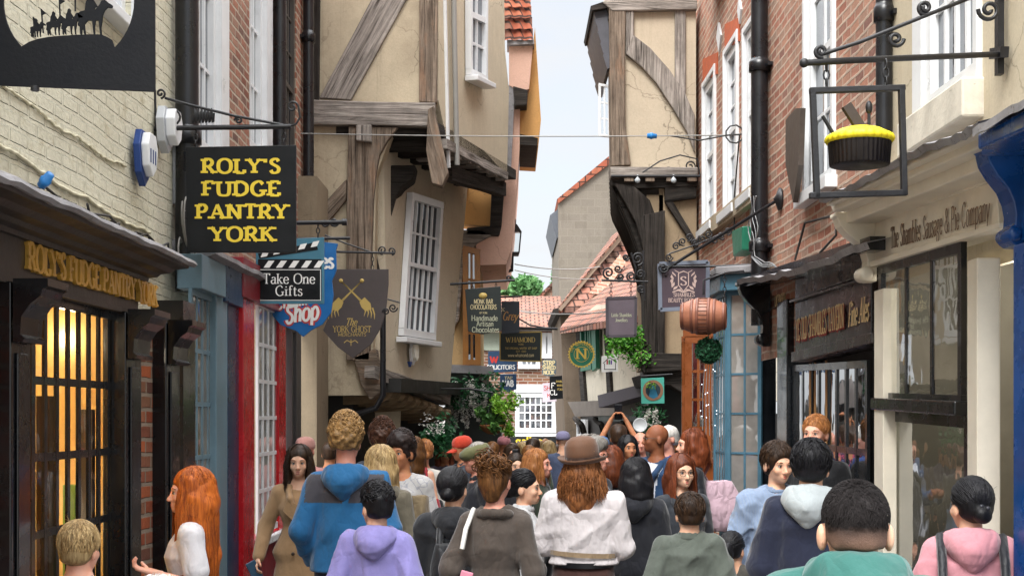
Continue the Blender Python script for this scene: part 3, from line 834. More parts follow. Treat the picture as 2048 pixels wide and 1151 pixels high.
m = MB(); m.prism([V((-3, 13.55, 0)), V((-1.96, 13.55, 0)), V((-1.96, 14.39, 0)), V((-3, 14.39, 0))], (0, 0, 4.2)); m.build('end_wall', plaster('plaster_dim', '#8d7f6a', '#4c4338', .6), bh)

# ---- the timbered house with two overhangs
FG = Face((-3, 14.4), (0, 14.4))
FU = Face((-.789, 14.4), (-.789 + .9, 17.4)); FF = Face((-1.337, 14.8), (-1.337 + .9, 17.8))
gh = thing('timbered_house', 'leaning timber framed house with cream plaster panels and two overhanging floors left of the street', 'house', (-2, 14.6, 0))
def poly(F, mb, pts, n=0): mb.face([F.pt(x, y, n) for x, y in pts])
m = MB()
FG.prism(m, [(560, -300), (878, -300), (872, 212), (560, 232)], -.3, 0)
FG.prism(m, [(560, 232), (790, 250), (752, 350), (748, 560), (745, 790), (560, 790)], -.3, -.02)
m.build('side_wall', plaster('plaster_side', '#c6b89e', '#6c5c4c', .7, .4, .42), gh)
m = MB(); FU.prism(m, [(877, -300), (1004, -300), (1010, 100), (1018, 180), (1014, 352), (896, 292), (877, 200)], -.25, 0); m.build('front_wall', CREAM2, gh)
m = MB(); FF.prism(m, [(765, 262), (938, 345), (918, 560), (898, 792), (762, 742), (772, 560)], -.25, 0); m.build('front_wall', plaster('plaster_front', '#c8bca6', '#8b7957', .5, .3, .55), gh)
for nm, pts, n1, mt in (
    ('brace', [(638, 196), (702, 200), (812, 0), (905, -170), (835, -170), (742, 0)], .035, TIMG),
    ('post', [(839, -200), (876, -200), (874, 206), (838, 204)], .05, TIMB),
    ('corner_post', [(618, -200), (642, -200), (638, 200), (618, 245)], .04, TIMK),
    ('bressummer', [(626, 199), (740, 203), (871, 205), (867, 254), (760, 250), (624, 249)], .09, TIMG),
    ('post', [(697, 252), (797, 254), (775, 281), (759, 310), (752, 347), (747, 401), (742, 540), (740, 720), (692, 720), (693, 420)], .06, TIMB),
    ('peg_block', [(712, 249), (743, 249), (743, 284), (712, 281)], .11, TIMG),
    ('brace', [(600, 470), (638, 417), (693, 357), (693, 398), (650, 452), (630, 520), (600, 520)], .04, TIMB),
    ('bracket', [(856, 218), (868, 211), (878, 260), (897, 345), (884, 372), (863, 366), (852, 300)], .16, TIMB)):
    m = MB(); P3 = [FG.pt(x, y, n1) for x, y in pts]
    dp = n1 + .03
    # uv along the longest side
    ax = max(((P3[k] - P3[k - 1]) for k in range(len(P3))), key=lambda v: v.length).normalized(); sd = FG.N.cross(ax)
    uo = rnd.random() * 9
    m.face(P3, [(p.dot(ax) + uo, p.dot(sd)) for p in P3]); B3 = [p - FG.N * dp for p in P3]
    m.face(B3[::-1])
    for k in range(len(P3)):
        j = (k + 1) % len(P3); L = (P3[j] - P3[k]).length
        m.face([P3[j], P3[k], B3[k], B3[j]], [(L + uo, 0), (uo, 0), (uo, dp), (L + uo, dp)])
    m.build(nm, mt, gh, bevel=.012)
# soffit of the upper overhang with joists
zs = 4.80
fl = lambda y: V((-1.337 + .3 * (y - 14.8) - .02, y, 0)); fr = lambda y: V((-.789 + .3 * (y - 14.4), y, 0))
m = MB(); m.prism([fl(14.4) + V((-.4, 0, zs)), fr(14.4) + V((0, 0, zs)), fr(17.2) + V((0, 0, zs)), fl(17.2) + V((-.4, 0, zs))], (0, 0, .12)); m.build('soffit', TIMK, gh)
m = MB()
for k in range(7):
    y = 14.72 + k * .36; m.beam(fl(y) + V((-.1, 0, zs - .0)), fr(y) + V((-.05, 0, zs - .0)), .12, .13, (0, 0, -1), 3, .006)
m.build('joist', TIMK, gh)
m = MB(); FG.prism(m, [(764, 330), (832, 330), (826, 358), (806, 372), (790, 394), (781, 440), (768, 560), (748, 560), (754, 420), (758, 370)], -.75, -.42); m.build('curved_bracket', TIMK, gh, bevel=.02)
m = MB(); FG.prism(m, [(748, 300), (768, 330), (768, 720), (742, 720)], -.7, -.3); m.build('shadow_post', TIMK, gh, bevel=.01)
# jetty edge of the upper front + joist ends
m = MB(); FU.bar(m, (893, 287), (1016, 352), .10, -.05, .05, 8, .008); m.build('jetty_beam', TIMG, gh)
m = MB()
for px, py in ((920, 318), (940, 326), (958, 335), (976, 344), (992, 352), (1008, 360)):
    p0 = FU.pt(px, py, .03); m.beam(p0 - FU.N * .5, p0 + FU.N * .0, .11, .1, (0, 0, 1), 2, .006)
m.build('joist_end', TIMG, gh)
m = MB(); FU.bar(m, (905, 345), (1012, 378), .16, -.2, -.08, 3, .01); m.build('wall_plate', TIMK, gh)
q = [FU.pt(930, -95, .01), FU.pt(966, -80, .01), FU.pt(965, 166, .01), FU.pt(931, 150, .01)]
sash(gh, q, FU.N, 2, 4, (WHITEP, DARKROOM2), .07, .03, .07, 2, sill=.09)
m = MB(); FU.bar(m, (888, -200), (900, 335), .035, 0, .03); m.build('edge_board', WHITEP, gh)
m = MB(); m.tube([FU.pt(906, -200, .05), FU.pt(908, 40, .05), FU.pt(914, 330, .05)], .03, 8); m.build('drainpipe', CABG, gh)
q = [FF.pt(814, 385, .01), FF.pt(877, 405, .01), FF.pt(861, 680, .01), FF.pt(796, 670, .01)]
sash(gh, q, FF.N, 5, 4, (WHITEP, DARKROOM), .08, .022, .07, 2, sill=.06)
# lower jetty: beam, rounded corbels, black ground floor
m = MB(); FF.bar(m, (750, 742), (900, 797), .14, -.05, .07, 10, .012); m.build('jetty_beam', TIMG, gh)
CORB = timber('timber_tan', '#6b5742', '#b39c7c', '#7a6147', .5)
m = MB()
for k in range(8):
    t_ = k / 7; px, py = 776 + 110 * t_, 772 + 42 * t_
    c = FF.pt(px, py, 0)
    rows = []
    for (n_, dz) in ((-.5, .0), (.0, .0), (.07, -.03), (.085, -.08), (.05, -.13), (-.03, -.17), (-.5, -.2)):
        rows.append([c + FF.N * n_ + V((0, 0, dz)) - FF.d * .075, c + FF.N * n_ + V((0, 0, dz)) + FF.d * .075])
    m.grid(rows, None, True); m.face([r[0] for r in rows]); m.face([r[1] for r in rows][::-1])
m.build('corbel', CORB, gh)
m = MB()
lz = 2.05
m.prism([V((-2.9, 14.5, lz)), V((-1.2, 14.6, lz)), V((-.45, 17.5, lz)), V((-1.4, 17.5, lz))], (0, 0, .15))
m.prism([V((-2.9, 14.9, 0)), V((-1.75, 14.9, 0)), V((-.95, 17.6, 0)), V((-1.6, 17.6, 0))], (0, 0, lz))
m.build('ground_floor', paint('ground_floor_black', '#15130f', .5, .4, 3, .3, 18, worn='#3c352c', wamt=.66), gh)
m = MB()
FG.prism(m, [(706, 712), (752, 696), (766, 780), (740, 800), (722, 770)], -.35, .06); m.build('bracket', TIMB, gh, bevel=.015)
m = MB(); FG.prism(m, [(602, 640), (655, 715), (650, 760), (622, 790), (616, 860), (602, 860)], -.3, .02); m.build('curved_bracket', TIMG, gh, bevel=.01)
m = MB(); FG.prism(m, [(602, 860), (616, 860), (616, 1200), (602, 1200)], -.25, .0); m.build('door_post', GREYP, gh)
m = MB(); FG.prism(m, [(690, 840), (745, 800), (800, 800), (800, 870), (690, 1000)], -1.2, -1.1); m.build('passage_wall', CREAM2, gh)
m = MB(); m.tube([FG.pt(766, 600, .12), FG.pt(766, 790, .12), FG.pt(752, 815, .1), FG.pt(700, 832, .02), FG.pt(640, 850, -.1)], .032, 10); m.build('drainpipe', PIPEK, gh)
alarm('alarm_box', 'white and blue alarm box on the plaster under the leaning white window', FF.pt(823, 708, .03), FF.d, FF.N, .17, .25, .07, ABOX, flat('alarm_cream', '#e9e6d8', .4))
m = MB(); c = FF.pt(822, 728, .08); m.prism([c + FF.d * -.04 + V((0, 0, .03)), c + FF.d * .04 + V((0, 0, .03)), c + V((0, 0, -.03))], -FF.N * .03); m.build('blue_tip', BLUEP, bpy.data.objects['alarm_box.002'])

# ---- salmon house behind it
FS = Face((-1.5, 17.35), (1, 17.35))
SALM = plaster('plaster_salmon', '#d2ab98', '#9a7060', .35, .25, .6); PEACH = plaster('plaster_peach', '#cb9a60', '#8f6f45', .3, .2, .6)
sh = thing('salmon_house', 'salmon plastered overhanging house with pantile roof edge behind the timbered house', 'house', (-.5, 17.4, 0))
m = MB()
FS.prism(m, [(1008, 178), (1040, 205), (1039, 300), (1030, 420), (1022, 500), (1012, 528), (955, 530), (950, 470), (985, 470), (1004, 400)], -3.5, 0)
m.build('front_wall', SALM, sh)
m = MB(); FS.prism(m, [(1018, 88), (1066, 86), (1058, 178), (1038, 182), (1018, 170)], -2.5, .08); m.build('dormer_wall', SALM, sh)
m = MB(); FS.prism(m, [(1040, 190), (1058, 178), (1066, 86), (1070, 55), (1082, 240), (1076, 290), (1040, 288)], -2.0, -.1); m.build('eaves_soffit', PEACH, sh)
m = MB(); FS.prism(m, [(1040, 268), (1076, 276), (1074, 291), (1040, 289)], -1.6, -.04); m.build('eaves_board', TIMK, sh)
m = MB(); FS.prism(m, [(1026, 172), (1056, 180), (1054, 210), (1030, 212)], -.3, .2); m.build('beam_end', TIMK, sh, bevel=.01)
m = MB(); FS.prism(m, [(1014, 80), (1068, 80), (1069, 88), (1014, 90)], -.2, .16); m.build('lead_flashing', LEAD, sh)
m = MB(); FS.prism(m, [(1014, 170), (1030, 172), (1022, 345), (1012, 350)], -.1, .06); m.build('lead_pipe', LEAD, sh)
# pantiles as real curved rows
m = MB()
for r_ in range(8):
    z0 = FS.pt(1040, 84 - r_ * 24, .1).z; xa = FS.pt(1004, 0, .1).x; xb = FS.pt(1066 - r_ * 1.5, 0, .1).x
    rows = []
    for k in range(25):
        x = xa + (xb - xa) * k / 24; w = .02 * math.sin((x - xa) / .13 * 2 * math.pi)
        rows.append([V((x, 17.19 + r_ * .045 - .03 + w, z0)), V((x, 17.26 + r_ * .045 + .04 + w, z0 + .19)), ])
    m.grid(rows, None, True)
m.build('roof', tiles('pantile', ['#8c4a35', '#a65f45', '#b87358', '#6e4a3c'], .13, .3, .2), sh)
m = MB(); FS.prism(m, [(925, 362), (988, 370), (980, 452), (925, 448)], -.5, -.05); m.build('jetty_panel', PEACH, sh)
for pts in ([(984, 355), (1010, 360), (1003, 452), (998, 472), (930, 470), (934, 455), (980, 452)], [(905, 460), (962, 458), (985, 470), (955, 486), (934, 510), (925, 560), (918, 640), (902, 660)]):
    m = MB(); FS.prism(m, pts, -.3, .04); m.build('bracket', TIMK if pts[0][0] > 950 else TIMG, sh, bevel=.015)
# shop bay under it
m = MB(); FS.prism(m, [(900, 560), (960, 520), (962, 745), (900, 745)], -2, -.1); m.build('shop_wall', plaster('plaster_bay', '#b89a6e', '#6b5a40', .5), sh)
WOODO = paint('varnished_wood', '#a06a2c', .35, .25, 6, .1, 30)
sash(sh, [FS.pt(926, 492, .0), FS.pt(960, 500, .0), FS.pt(962, 730, .0), FS.pt(926, 730, .0)], FS.N, 2, 4, (WOODO, DARKROOM2), .07, .03, .08, 2)
m = MB(); FS.prism(m, [(896, 728), (985, 732), (988, 748), (896, 744)], -.6, .22); m.build('hood', LEAD, sh)
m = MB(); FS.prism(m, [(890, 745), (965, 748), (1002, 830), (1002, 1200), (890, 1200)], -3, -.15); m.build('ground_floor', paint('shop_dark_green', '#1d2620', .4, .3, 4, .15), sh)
m = MB()
pts = []
for k in range(9):
    t_ = k / 8; pts.append((958 + 55 * t_, 742 + 68 * t_ ** 1.3))
for i in range(8):
    a0, b0 = FS.pt(*pts[i], .0), FS.pt(*pts[i + 1], .0)
    m.face([a0 - FS.N * 2.4, b0 - FS.N * 2.4, b0 + FS.N * .1, a0 + FS.N * .1]); m.face([a0 + FS.N * .1, b0 + FS.N * .1, b0 + FS.N * .1 - V((0, 0, .1)), a0 + FS.N * .1 - V((0, 0, .1))])
m.build('canopy', paint('canopy_grey', '#7d736c', .7, .25, 6, .3), sh)
# ================================================================ RIGHT SIDE
def wr(off, y): return (off - .0089 * y, y)
FR = Face(wr(2.4, 3), wr(2.4, 22)); FP = Face(wr(2.26, 3), wr(2.26, 22))
def console(F, parent, mat, px, ya, yb, nmax, w=.12, n0=.03):
    u = uof(F, px, n0); zt, zb = F.uz(px, ya, n0)[1], F.uz(px, yb, n0)[1]; h = zt - zb; m = MB()
    pr = [(-.05, zb), (.2, zb), (.34, .04), (.42, .1), (.36, .17), (.22, .2), (.2, .3), (.26, .42), (.42, .55), (.72, .68), (.93, .8), (1., .9), (1., .93), (1.08, .94), (1.08, 1.), (-.05, 1.)]
    sweep_u(m, F, [(n0 + a * nmax, zb + (b * h if b != zb else 0)) for a, b in pr], u, u + w)
    o = m.build('console', mat, parent, bevel=.006); m = MB()
    for a, b, r_ in ((.22, .11, .2),): c = F.at(u - .008, zb + b * h, n0 + a * nmax); r_ *= nmax; m.lathe([(0, -.012), (r_ * .5, -.014), (r_ * .8, -.008), (r_, .0), (r_, w + .012), (r_ * .8, w + .02), (0, w + .02)], c, F.d, 18)
    m.build('scroll', mat, o); return o
def plate(F, parent, name, mat, pix, n0, n1, bevel=.006):
    m = MB(); F.prism(m, pix, n0, n1); return m.build(name, mat, parent, bevel=bevel)
OFFW = paint('offwhite_paint', '#e2dac8', .42, .12, 3, .12, 25, worn='#b3a585', wamt=.72)
BLUEF = paint('royal_blue_paint', '#0b4383', .25, .3, 4, .08, 20, worn='#0a2c55', wamt=.7)
TAVK = paint('tavern_black_paint', '#15181c', .2, .35, 4, .1, 22, coat=.3)
TAVB = paint('tavern_brown_paint', '#2b2425', .28, .35, 5, .12, 26, worn='#4a4244', wamt=.7)

# ---- brick house above the tavern and bay windows
rb = thing('brick_house', 'warm red brick house with tall white sash windows above the black tavern front', 'house', (2.1, 10, 0))
m = MB()
hs = []
def hole(px0, px1, pyt, pyb):
    a, b = uof(FR, px0), uof(FR, px1); z1 = FR.uz((px0 + px1) / 2, pyt)[1]; z0 = FR.uz((px0 + px1) / 2, pyb)[1]
    h = (min(a, b), max(a, b), z0, z1); hs.append(h); return h
h1 = hole(1409, 1431, 158, 452); h2 = hole(1452, 1476, 92, 418); h3 = hole(1491, 1512, 52, 388); h4 = hole(1615, 1668, -420, 372)
ua, ub = uof(FR, 1380), uof(FR, 1762)
hs.append((uof(FR, 1442), uof(FR, 1381), 0, FR.uz(1415, 660)[1]))
FR.wall(m, min(ua, ub), max(ua, ub), 2.3, 9.5, hs, 0, .12)
m.build('wall', REDBRICK2, rb)
for h, c, r_, rl in ((h1, 2, 6, 3), (h2, 2, 6, 3), (h3, 2, 6, 3), (h4, 2, 6, 4)):
    q = [FR.at(h[1], h[3], -.06), FR.at(h[0], h[3], -.06), FR.at(h[0], h[2], -.06), FR.at(h[1], h[2], -.06)]
    sash(rb, q, FR.N, c, r_, (WHITEP, DARKROOM2), .09, .025, .055, rl)
    m = MB()
    FR.box(m, h[0] - .06, h[0] + .004, h[2], h[3] + .06, -.02, .03); FR.box(m, h[1] - .004, h[1] + .06, h[2], h[3] + .06, -.02, .03); FR.box(m, h[0], h[1], h[3], h[3] + .06, -.02, .028)
    FR.box(m, h[0] - .1, h[1] + .1, h[2] - .09, h[2], -.06, .09)
    m.build('window_surround', WHITEP, rb, bevel=.005)
STONE = plaster('stone_band', '#b3a48c', '#6e6456', .6, .4, .45)
m = MB(); FR.bar(m, (1398, 468), (1507, 382), .17, -.02, .07, 6, .006); m.build('stone_band', STONE, rb)
ORB = paint('rubbed_orange_brick', '#b75a33', .85, .25, 14, .25, 40)
for a, b, y0, y1 in ((1405, 1434, 105, 156), (1449, 1478, 35, 90)):
    plate(FR, rb, 'brick_arch', ORB, [(a, y0 + 14), (b, y0), (b, y1 - 8), (a, y1 + 8)], -.02, .012, 0)
plate(FR, rb, 'wall_tie', WHITEP, [(1436, 45), (1441, 70), (1437, 105), (1432, 75)], 0, .02, 0)
plate(FR, rb, 'wall_tie', WHITEP, [(1477, -5), (1481, 18), (1478, 48), (1474, 22)], 0, .02, 0)
plate(FR, rb, 'gutter', PIPEK, [(1393, -40), (1420, -95), (1420, -60), (1396, 0)], 0, .2, 0)
drainpipe('tall black drainpipe on the right hand brick wall', FR, 1519, .09, 2.6, 9.5, .075, PIPEK, (3.25, 4.85))
drainpipe('black drainpipe behind the pie shop sign', FR, 1768, .05, 3.5, 5.0, .05, PIPEK, (4.2,))
t = thing('alarm_box', 'green wedge shaped alarm box beside the tall black drainpipe', 'alarm box', FR.pt(1474, 485))
m = MB(); FR.prism(m, [(1463, 462), (1484, 452), (1484, 500), (1466, 513)], 0, .14); m.build('cover', flat('green_box', '#1d6b52', .4), t, bevel=.012)
t = thing('wall_board', 'tapering dark board fixed edge on to the brick beside the tall sash window', 'board', FR.pt(1585, 380))
m = MB(); FR.prism(m, [(1571, 240), (1590, 217), (1601, 216), (1597, 330), (1586, 405), (1571, 330)], .1, .14)
m.build('board', paint('board_dark', '#4a4038', .5, .3, 5, .15), t)
m = MB(); FR.prism(m, [(1578, 260), (1584, 260), (1584, 290), (1578, 290)], 0, .1); m.build('fixing', IRON, t)

# ---- tavern front on the same wall
tv = thing('tavern', 'black and brown tavern shopfront with red and cream gilt lettering', 'tavern', (2.1, 9.3, 0))
plate(FR, tv, 'fascia', TAVB, [(1590, 606), (1742, 556), (1742, 672), (1590, 704)], -.06, .05)
plate(FR, tv, 'upper_fascia', TAVB, [(1590, 560), (1742, 500), (1742, 545), (1590, 598)], -.06, .07)
for n1, (ya, yb), th in ((.12, (553, 488), 6), (.17, (546, 481), 6), (.22, (538, 474), 6), (.1, (600, 548), 5)):
    plate(FR, tv, 'moulding', TAVB, [(1578, ya), (1745, yb), (1745, yb + th), (1578, ya + th)], -.05, n1, .004)
plate(FR, tv, 'sloping_board', TAVB, [(1582, 704), (1742, 664), (1742, 686), (1582, 724)], -.05, .16)
m = MB(); rows = []
for k in range(25):
    t_ = k / 24; px, py = 1478 + 262 * t_, 563 - 80 * t_ + 12 * math.sin(t_ * 3.1)
    p = FR.pt(px, py, .3); w = rnd.uniform(-.012, .012)
    rows.append([p + V((0, 0, -.03 + w)), p + V((0, 0, .012 + w)) + FR.N * .02, p + V((0, 0, .03 + w)) - FR.N * .08, p - FR.N * .45 + V((0, 0, .1))])
m.grid(rows, None, False); m.build('lead_flashing', LEAD, tv)
m = MB(); p0 = FR.pt(1482, 566, .26); p1 = FR.pt(1740, 486, .26); m.beam(p0 - FR.N * .2, p1 - FR.N * .2, .08, .2, FR.N, 4); m.build('soffit', TAVK, tv)
# end bracket + jambs + door and window
def scroll_bracket(F, parent, mat, pix, n0, n1): return plate(F, parent, 'console', mat, pix, n0, n1, .01)
console(FR, tv, TAVK, 1538, 562, 692, .26)
for px0, px1, zt_, n1, mt in ((1497, 1520, 2.75, .06, TAVK), (1568, 1588, 2.75, .06, TAVK)):
    m = MB(); FR.box(m, uof(FR, px1), uof(FR, px0), 0, zt_, -.15, n1); m.build('pilaster', mt, tv, bevel=.008)
m = MB(); FR.box(m, uof(FR, 1568), uof(FR, 1520), 0, 2.45, -.35, -.25); m.build('door', TAVK, tv, bevel=.005)
plate(FR, tv, 'transom', TAVK, [(1540, 590), (1572, 585), (1572, 615), (1540, 622)], -.05, .0)
m = MB(); FR.box(m, uof(FR, 1745), uof(FR, 1588), 0, .95, -.15, .0); m.build('stall_riser', TAVK, tv)
a, b = uof(FR, 1590), uof(FR, 1740); zt_ = 2.35
zA = FR.uz(1600, 728)[1]; zB = FR.uz(1738, 690)[1]
sash(tv, [FR.at(b, zA - .05, 0), FR.at(a, zA, 0), FR.at(a, .95, 0), FR.at(b, .95, 0)], FR.N, 8, 2, (TAVK, glass('glass_tavern', opaque=(.05, .045, .04), mirror=.1, gain=.6)), .05, .045, .022, glass_off=.004)
m = MB()
for px in (1618, 1628, 1650):
    FR.box(m, uof(FR, px + 3, .02), uof(FR, px, .02), 1.3, 2.2, .015, .02)
m.build('hanging_strip', flat('strip_tan', '#b07f4a', .6), tv)
# lettering on the tavern fascia
def lettering(F, parent, s, pa, pb, h, mat, n, thick=.16, thin=.06, serif=True, italic=0, depth=0, name='lettering', sp=.06):
    a_, b_ = F.pt(*pa, n), F.pt(*pb, n); X = b_ - a_; Xn = X.normalized()
    Y = F.N.cross(Xn)
    if Y.z < 0: Y = -Y
    m = MB(); letters(m, s, a_, Xn, Y, h, thick, thin, serif, fit=X.length, center=False, italic=italic, depth=depth, sp=sp); return m.build(name, mat, parent)
REDL = flat('red_letter', '#a3261f', .5); CRML = flat('cream_letter', '#ecd09a', .5)
lettering(FR, tv, 'YE OLD SHAMBLES TAVERN', (1593, 684), (1692, 657), .165, REDL, .0515, .3, .14)
lettering(FR, tv, 'YE OLD SHAMBLES TAVERN', (1592, 681), (1691, 654), .165, CRML, .0545, .17, .07)
lettering(FR, tv, 'Fine Ales', (1697, 654), (1738, 640), .16, CRML, .0545, .2, .08, True, .25)
GREYL = flat('grey_letter', '#857a72', .6)
lettering(FR, tv, 'REAL ALE - LOCAL WINE - BREAKFAST', (1600, 590), (1736, 540), .07, GREYL, .0735, .2, .1, False)
lettering(FR, tv, 'LICENSED', (1550, 612), (1571, 606), .09, CRML, .004, .2, .1, False)

# ---- slate blue bay window shop left of the drainpipe
bs = thing('bay_window', 'slate blue bow window with small panes between the brown bay and the tavern', 'bay window', (2.0, 12.6, 0))
SLATE2 = paint('slate_blue_bay', '#4c7386', .35, .22, 4, .12, 28, worn='#86a0ab', wamt=.7)
y0, y1, xo, xi = 12.45, 13.4, 2.1, 2.285
pl = [V((xi + .02, y0 - .03, 0)), V((xo - .08, y0 + .15, 0)), V((xo - .1, y1 - .2, 0)), V((xi, y1, 0))]
zb, ztp = 1.05, 2.95
for i, c in ((0, 2), (1, 4), (2, 2)):
    A_, B_ = pl[i], pl[i + 1]
    n = V((-(B_ - A_).y, (B_ - A_).x, 0)).normalized()
    if n.dot(-A_) < 0: n = -n
    z = lambda p, h: p + V((0, 0, h))
    sash(bs, [z(B_, ztp), z(A_, ztp), z(A_, zb), z(B_, zb)], n, c, 5, (SLATE2, glass('glass_bay', opaque=(.40, .37, .33), mirror=.2)), .035, .02, .035)
for nm, za, zb_, ex, mt in (('sill', .93, 1.05, .1, SLATE2), ('cornice', 2.95, 3.1, .09, SLATE2), ('roof', 3.1, 3.17, .14, LEAD), ('stall_riser', .0, .93, -.02, SLATE2)):
    m = MB(); c = V((2.4, (y0 + y1) / 2, 0))
    out = [V((2.5, y0 - .05 - ex, za))] + [V((p.x - ex, p.y + (ex if k > 1 else -ex), za)) for k, p in enumerate(pl)] + [V((2.5, y1 + ex, za))]
    m.prism(out, (0, 0, zb_ - za)); m.build(nm, mt, bs, bevel=.01)

# ---- brown bay window beyond it
bb = thing('bay_window', 'orange brown varnished bay window with a white cat figure behind the glass', 'bay window', (2.0, 14.2, 0))
BROWNW = paint('brown_varnish', '#7d4420', .3, .3, 5, .12, 26)
FB2 = Face((1.966, 15.3), (2.4, 15.15))
sash(bb, [FB2.pt(1372, 672), FB2.pt(1424, 672), FB2.pt(1424, 925), FB2.pt(1372, 925)], FB2.N, 2, 4, (BROWNW, CLEAR), .08, .03, .06)
m = MB(); FB2.prism(m, [(1366, 655), (1428, 648), (1428, 672), (1366, 676)], -1.2, .06); m.build('cornice', BROWNW, bb)
m = MB(); FB2.prism(m, [(1366, 925), (1430, 925), (1430, 1250), (1366, 1250)], -1.0, -.01); m.build('stall_riser', BROWNW, bb)
m = MB(); FB2.prism(m, [(1372, 672), (1424, 672), (1424, 925), (1372, 925)], -.62, -.6); m.build('display_back', paint('display_red', '#6e1f1c', .6, .3), bb)
sash(bb, [V((2.1, 16.1, FB2.pt(1372, 672).z)), V((1.972, 15.32, FB2.pt(1372, 672).z)), V((1.972, 15.32, FB2.pt(1372, 925).z)), V((2.1, 16.1, FB2.pt(1372, 925).z))], V((-1, 0, 0)), 4, 4, (BROWNW, DARKROOM2), .06, .03, .05)
# the cat figure in that window
ct = thing('cat_figure', 'big white lucky cat figure standing in the brown bay window', 'figurine', FB2.pt(1414, 925, -.3))
cw = flat('porcelain', '#c9c6bb', .2)
c = FB2.pt(1414, 860, -.3); m = MB(); m.ball(c, .16, 16, 12, (1, .9, .9)); m.ball(c + V((0, .02, -.28)), .19, 16, 12, (1, .9, 1.05))
for s in (-1, 1):
    m.lathe([(.05, 0), (.035, .05), (.0, .1)], c + V((s * .09, 0, .11)), (s * .25, 0, 1), 8)
    m.tube([c + V((s * .15, -.05, -.2)), c + V((s * .22, -.12, -.05)), c + V((s * .2, -.14, .1))], [.05, .05, .045], 8)
m.build('body', cw, ct)
m = MB(); m.lathe([(.03, -.004), (.03, .004)], c + V((.03, -.145, .0)), (0, 1, 0), 10); m.ball(c + V((-.05, -.145, .03)), .012); m.ball(c + V((.08, -.135, .04)), .012); m.build('face_mark', flat('cat_red', '#b03030'), ct)
t = thing('picture_frame', 'small gilt picture frame hung on the edge of the brown bay window', 'frame', FB2.pt(1440, 850, .1))
m = MB()
for a_, b_ in (((1432, 812), (1450, 806)), ((1450, 806), (1452, 886)), ((1452, 890), (1434, 894)), ((1434, 894), (1432, 812))): FB2.bar(m, a_, b_, .03, .02, .06)
m.build('frame', WOODO, t); plate(FB2, t, 'picture', flat('pic_grey', '#8f8a80'), [(1434, 815), (1448, 810), (1450, 886), (1436, 890)], .015, .03, 0)
m = MB(); FR.box(m, uof(FR, 1745), uof(FR, 1500), 0, 3.3, -.6, -.5); m.build('back_wall', paint('tavern_dark', '#1b1613', .8), tv)
pw = thing('brick_pier', 'narrow brown brick pier between the brown and the slate blue bay windows', 'wall', (2.3, 15, 0))
m = MB(); FR.box(m, uof(FR, 1470), uof(FR, 1440), 0, 3.0, -.1, .0); m.build('pier', REDBRICK, pw)
m = MB(); FB2.prism(m, [(1424, 650), (1460, 640), (1460, 1250), (1424, 1250)], -.3, -.05); m.build('return', REDBRICK, pw)

# ---- pie shop
ps = thing('pie_shop', 'cream painted pie shopfront with a big black sash window under a rendered wall', 'shop', (2.0, 6.3, 0))
m = MB(); hs = []
h5 = (uof(FR, 1962), uof(FR, 1852), FR.uz(1900, 200)[1], 6.4)
FR.wall(m, uof(FR, 2600), uof(FR, 1760), 2.6, 9.5, [h5], 0, .12)
m.build('wall', plaster('render_cream', '#c6baa2', '#8a7350', .5, .22, .55), ps)
q = [FR.at(h5[1], h5[3], -.05), FR.at(h5[0], h5[3], -.05), FR.at(h5[0], h5[2], -.05), FR.at(h5[1], h5[2], -.05)]
sash(ps, q, FR.N, 4, 6, (WHITEP, DARKROOM2), .1, .03, .06)
m = MB(); FR.box(m, h5[0] - .02, h5[0] + .004, h5[2], h5[3], -.05, .03); FR.box(m, h5[1] - .004, h5[1] + .16, h5[2], h5[3], -.05, .03); m.build('window_surround', WHITEP, ps)
m = MB(); FR.box(m, h5[0] - .04, h5[1] + .19, h5[2] - .2, h5[2], -.06, .11); m.build('window_sill', paint('sill_white', '#cfc8b8', .6, .2, 5, .3, 20, worn='#8d8674', wamt=.62), ps, bevel=.012)
# cornice, fascia
for n1, pts in ((.34, [(1652, 398), (1955, 250), (1955, 268), (1652, 412)]), (.29, [(1660, 408), (1962, 268), (1965, 292), (1665, 424)]), (.2, [(1680, 424), (1975, 292), (1985, 330), (1690, 448)])):
    plate(FP, ps, 'cornice', OFFW, pts, -.25, n1, .008)
m = MB(); rows = []
for k in range(31):
    t_ = k / 30; px, py = 1640 + 325 * t_, 398 - 158 * t_ + 5 * math.sin(t_ * 9)
    p = FP.pt(px, py, .37); w = rnd.uniform(-.01, .01)
    rows.append([p + V((0, 0, -.03 + w)), p + V((0, 0, .0 + w)) + FP.N * .02, p + V((0, 0, .02 + w)) - FP.N * .06, p - FP.N * .62 + V((0, 0, .12))])
m.grid(rows, None, False); m.build('lead_flashing', LEAD, ps)
plate(FP, ps, 'fascia', OFFW, [(1690, 440), (1990, 318), (1998, 450), (1745, 530)], -.2, .03, .004)
plate(FP, ps, 'fascia_moulding', OFFW, [(1745, 436), (1990, 352), (1990, 360), (1745, 444)], .02, .05, .004)
plate(FP, ps, 'fascia_moulding', OFFW, [(1740, 522), (1998, 444), (1998, 456), (1740, 534)], -.1, .06, .005)
lettering(FP, ps, 'The Shambles Sausage & Pie Company', (1782, 497), (1984, 440), .118, flat('brown_letter', '#6a4f3a', .6), .031, .14, .05, True, 0, 0, 'lettering', .05)
console(FP, ps, OFFW, 1750, 424, 562, .22, .13)
def pbox(F, parent, name, mat, px0, px1, z0, z1, n0, n1, bevel=.006):
    m = MB(); F.box(m, uof(F, px1, n1), uof(F, px0, n1), z0, z1, n0, n1); return m.build(name, mat, parent, bevel=bevel)
pbox(FP, ps, 'pilaster', OFFW, 1748, 1766, 0, 2.53, -.02, .06)
pbox(FP, ps, 'mullion_post', OFFW, 1934, 1954, 0, 2.53, -.06, .05)
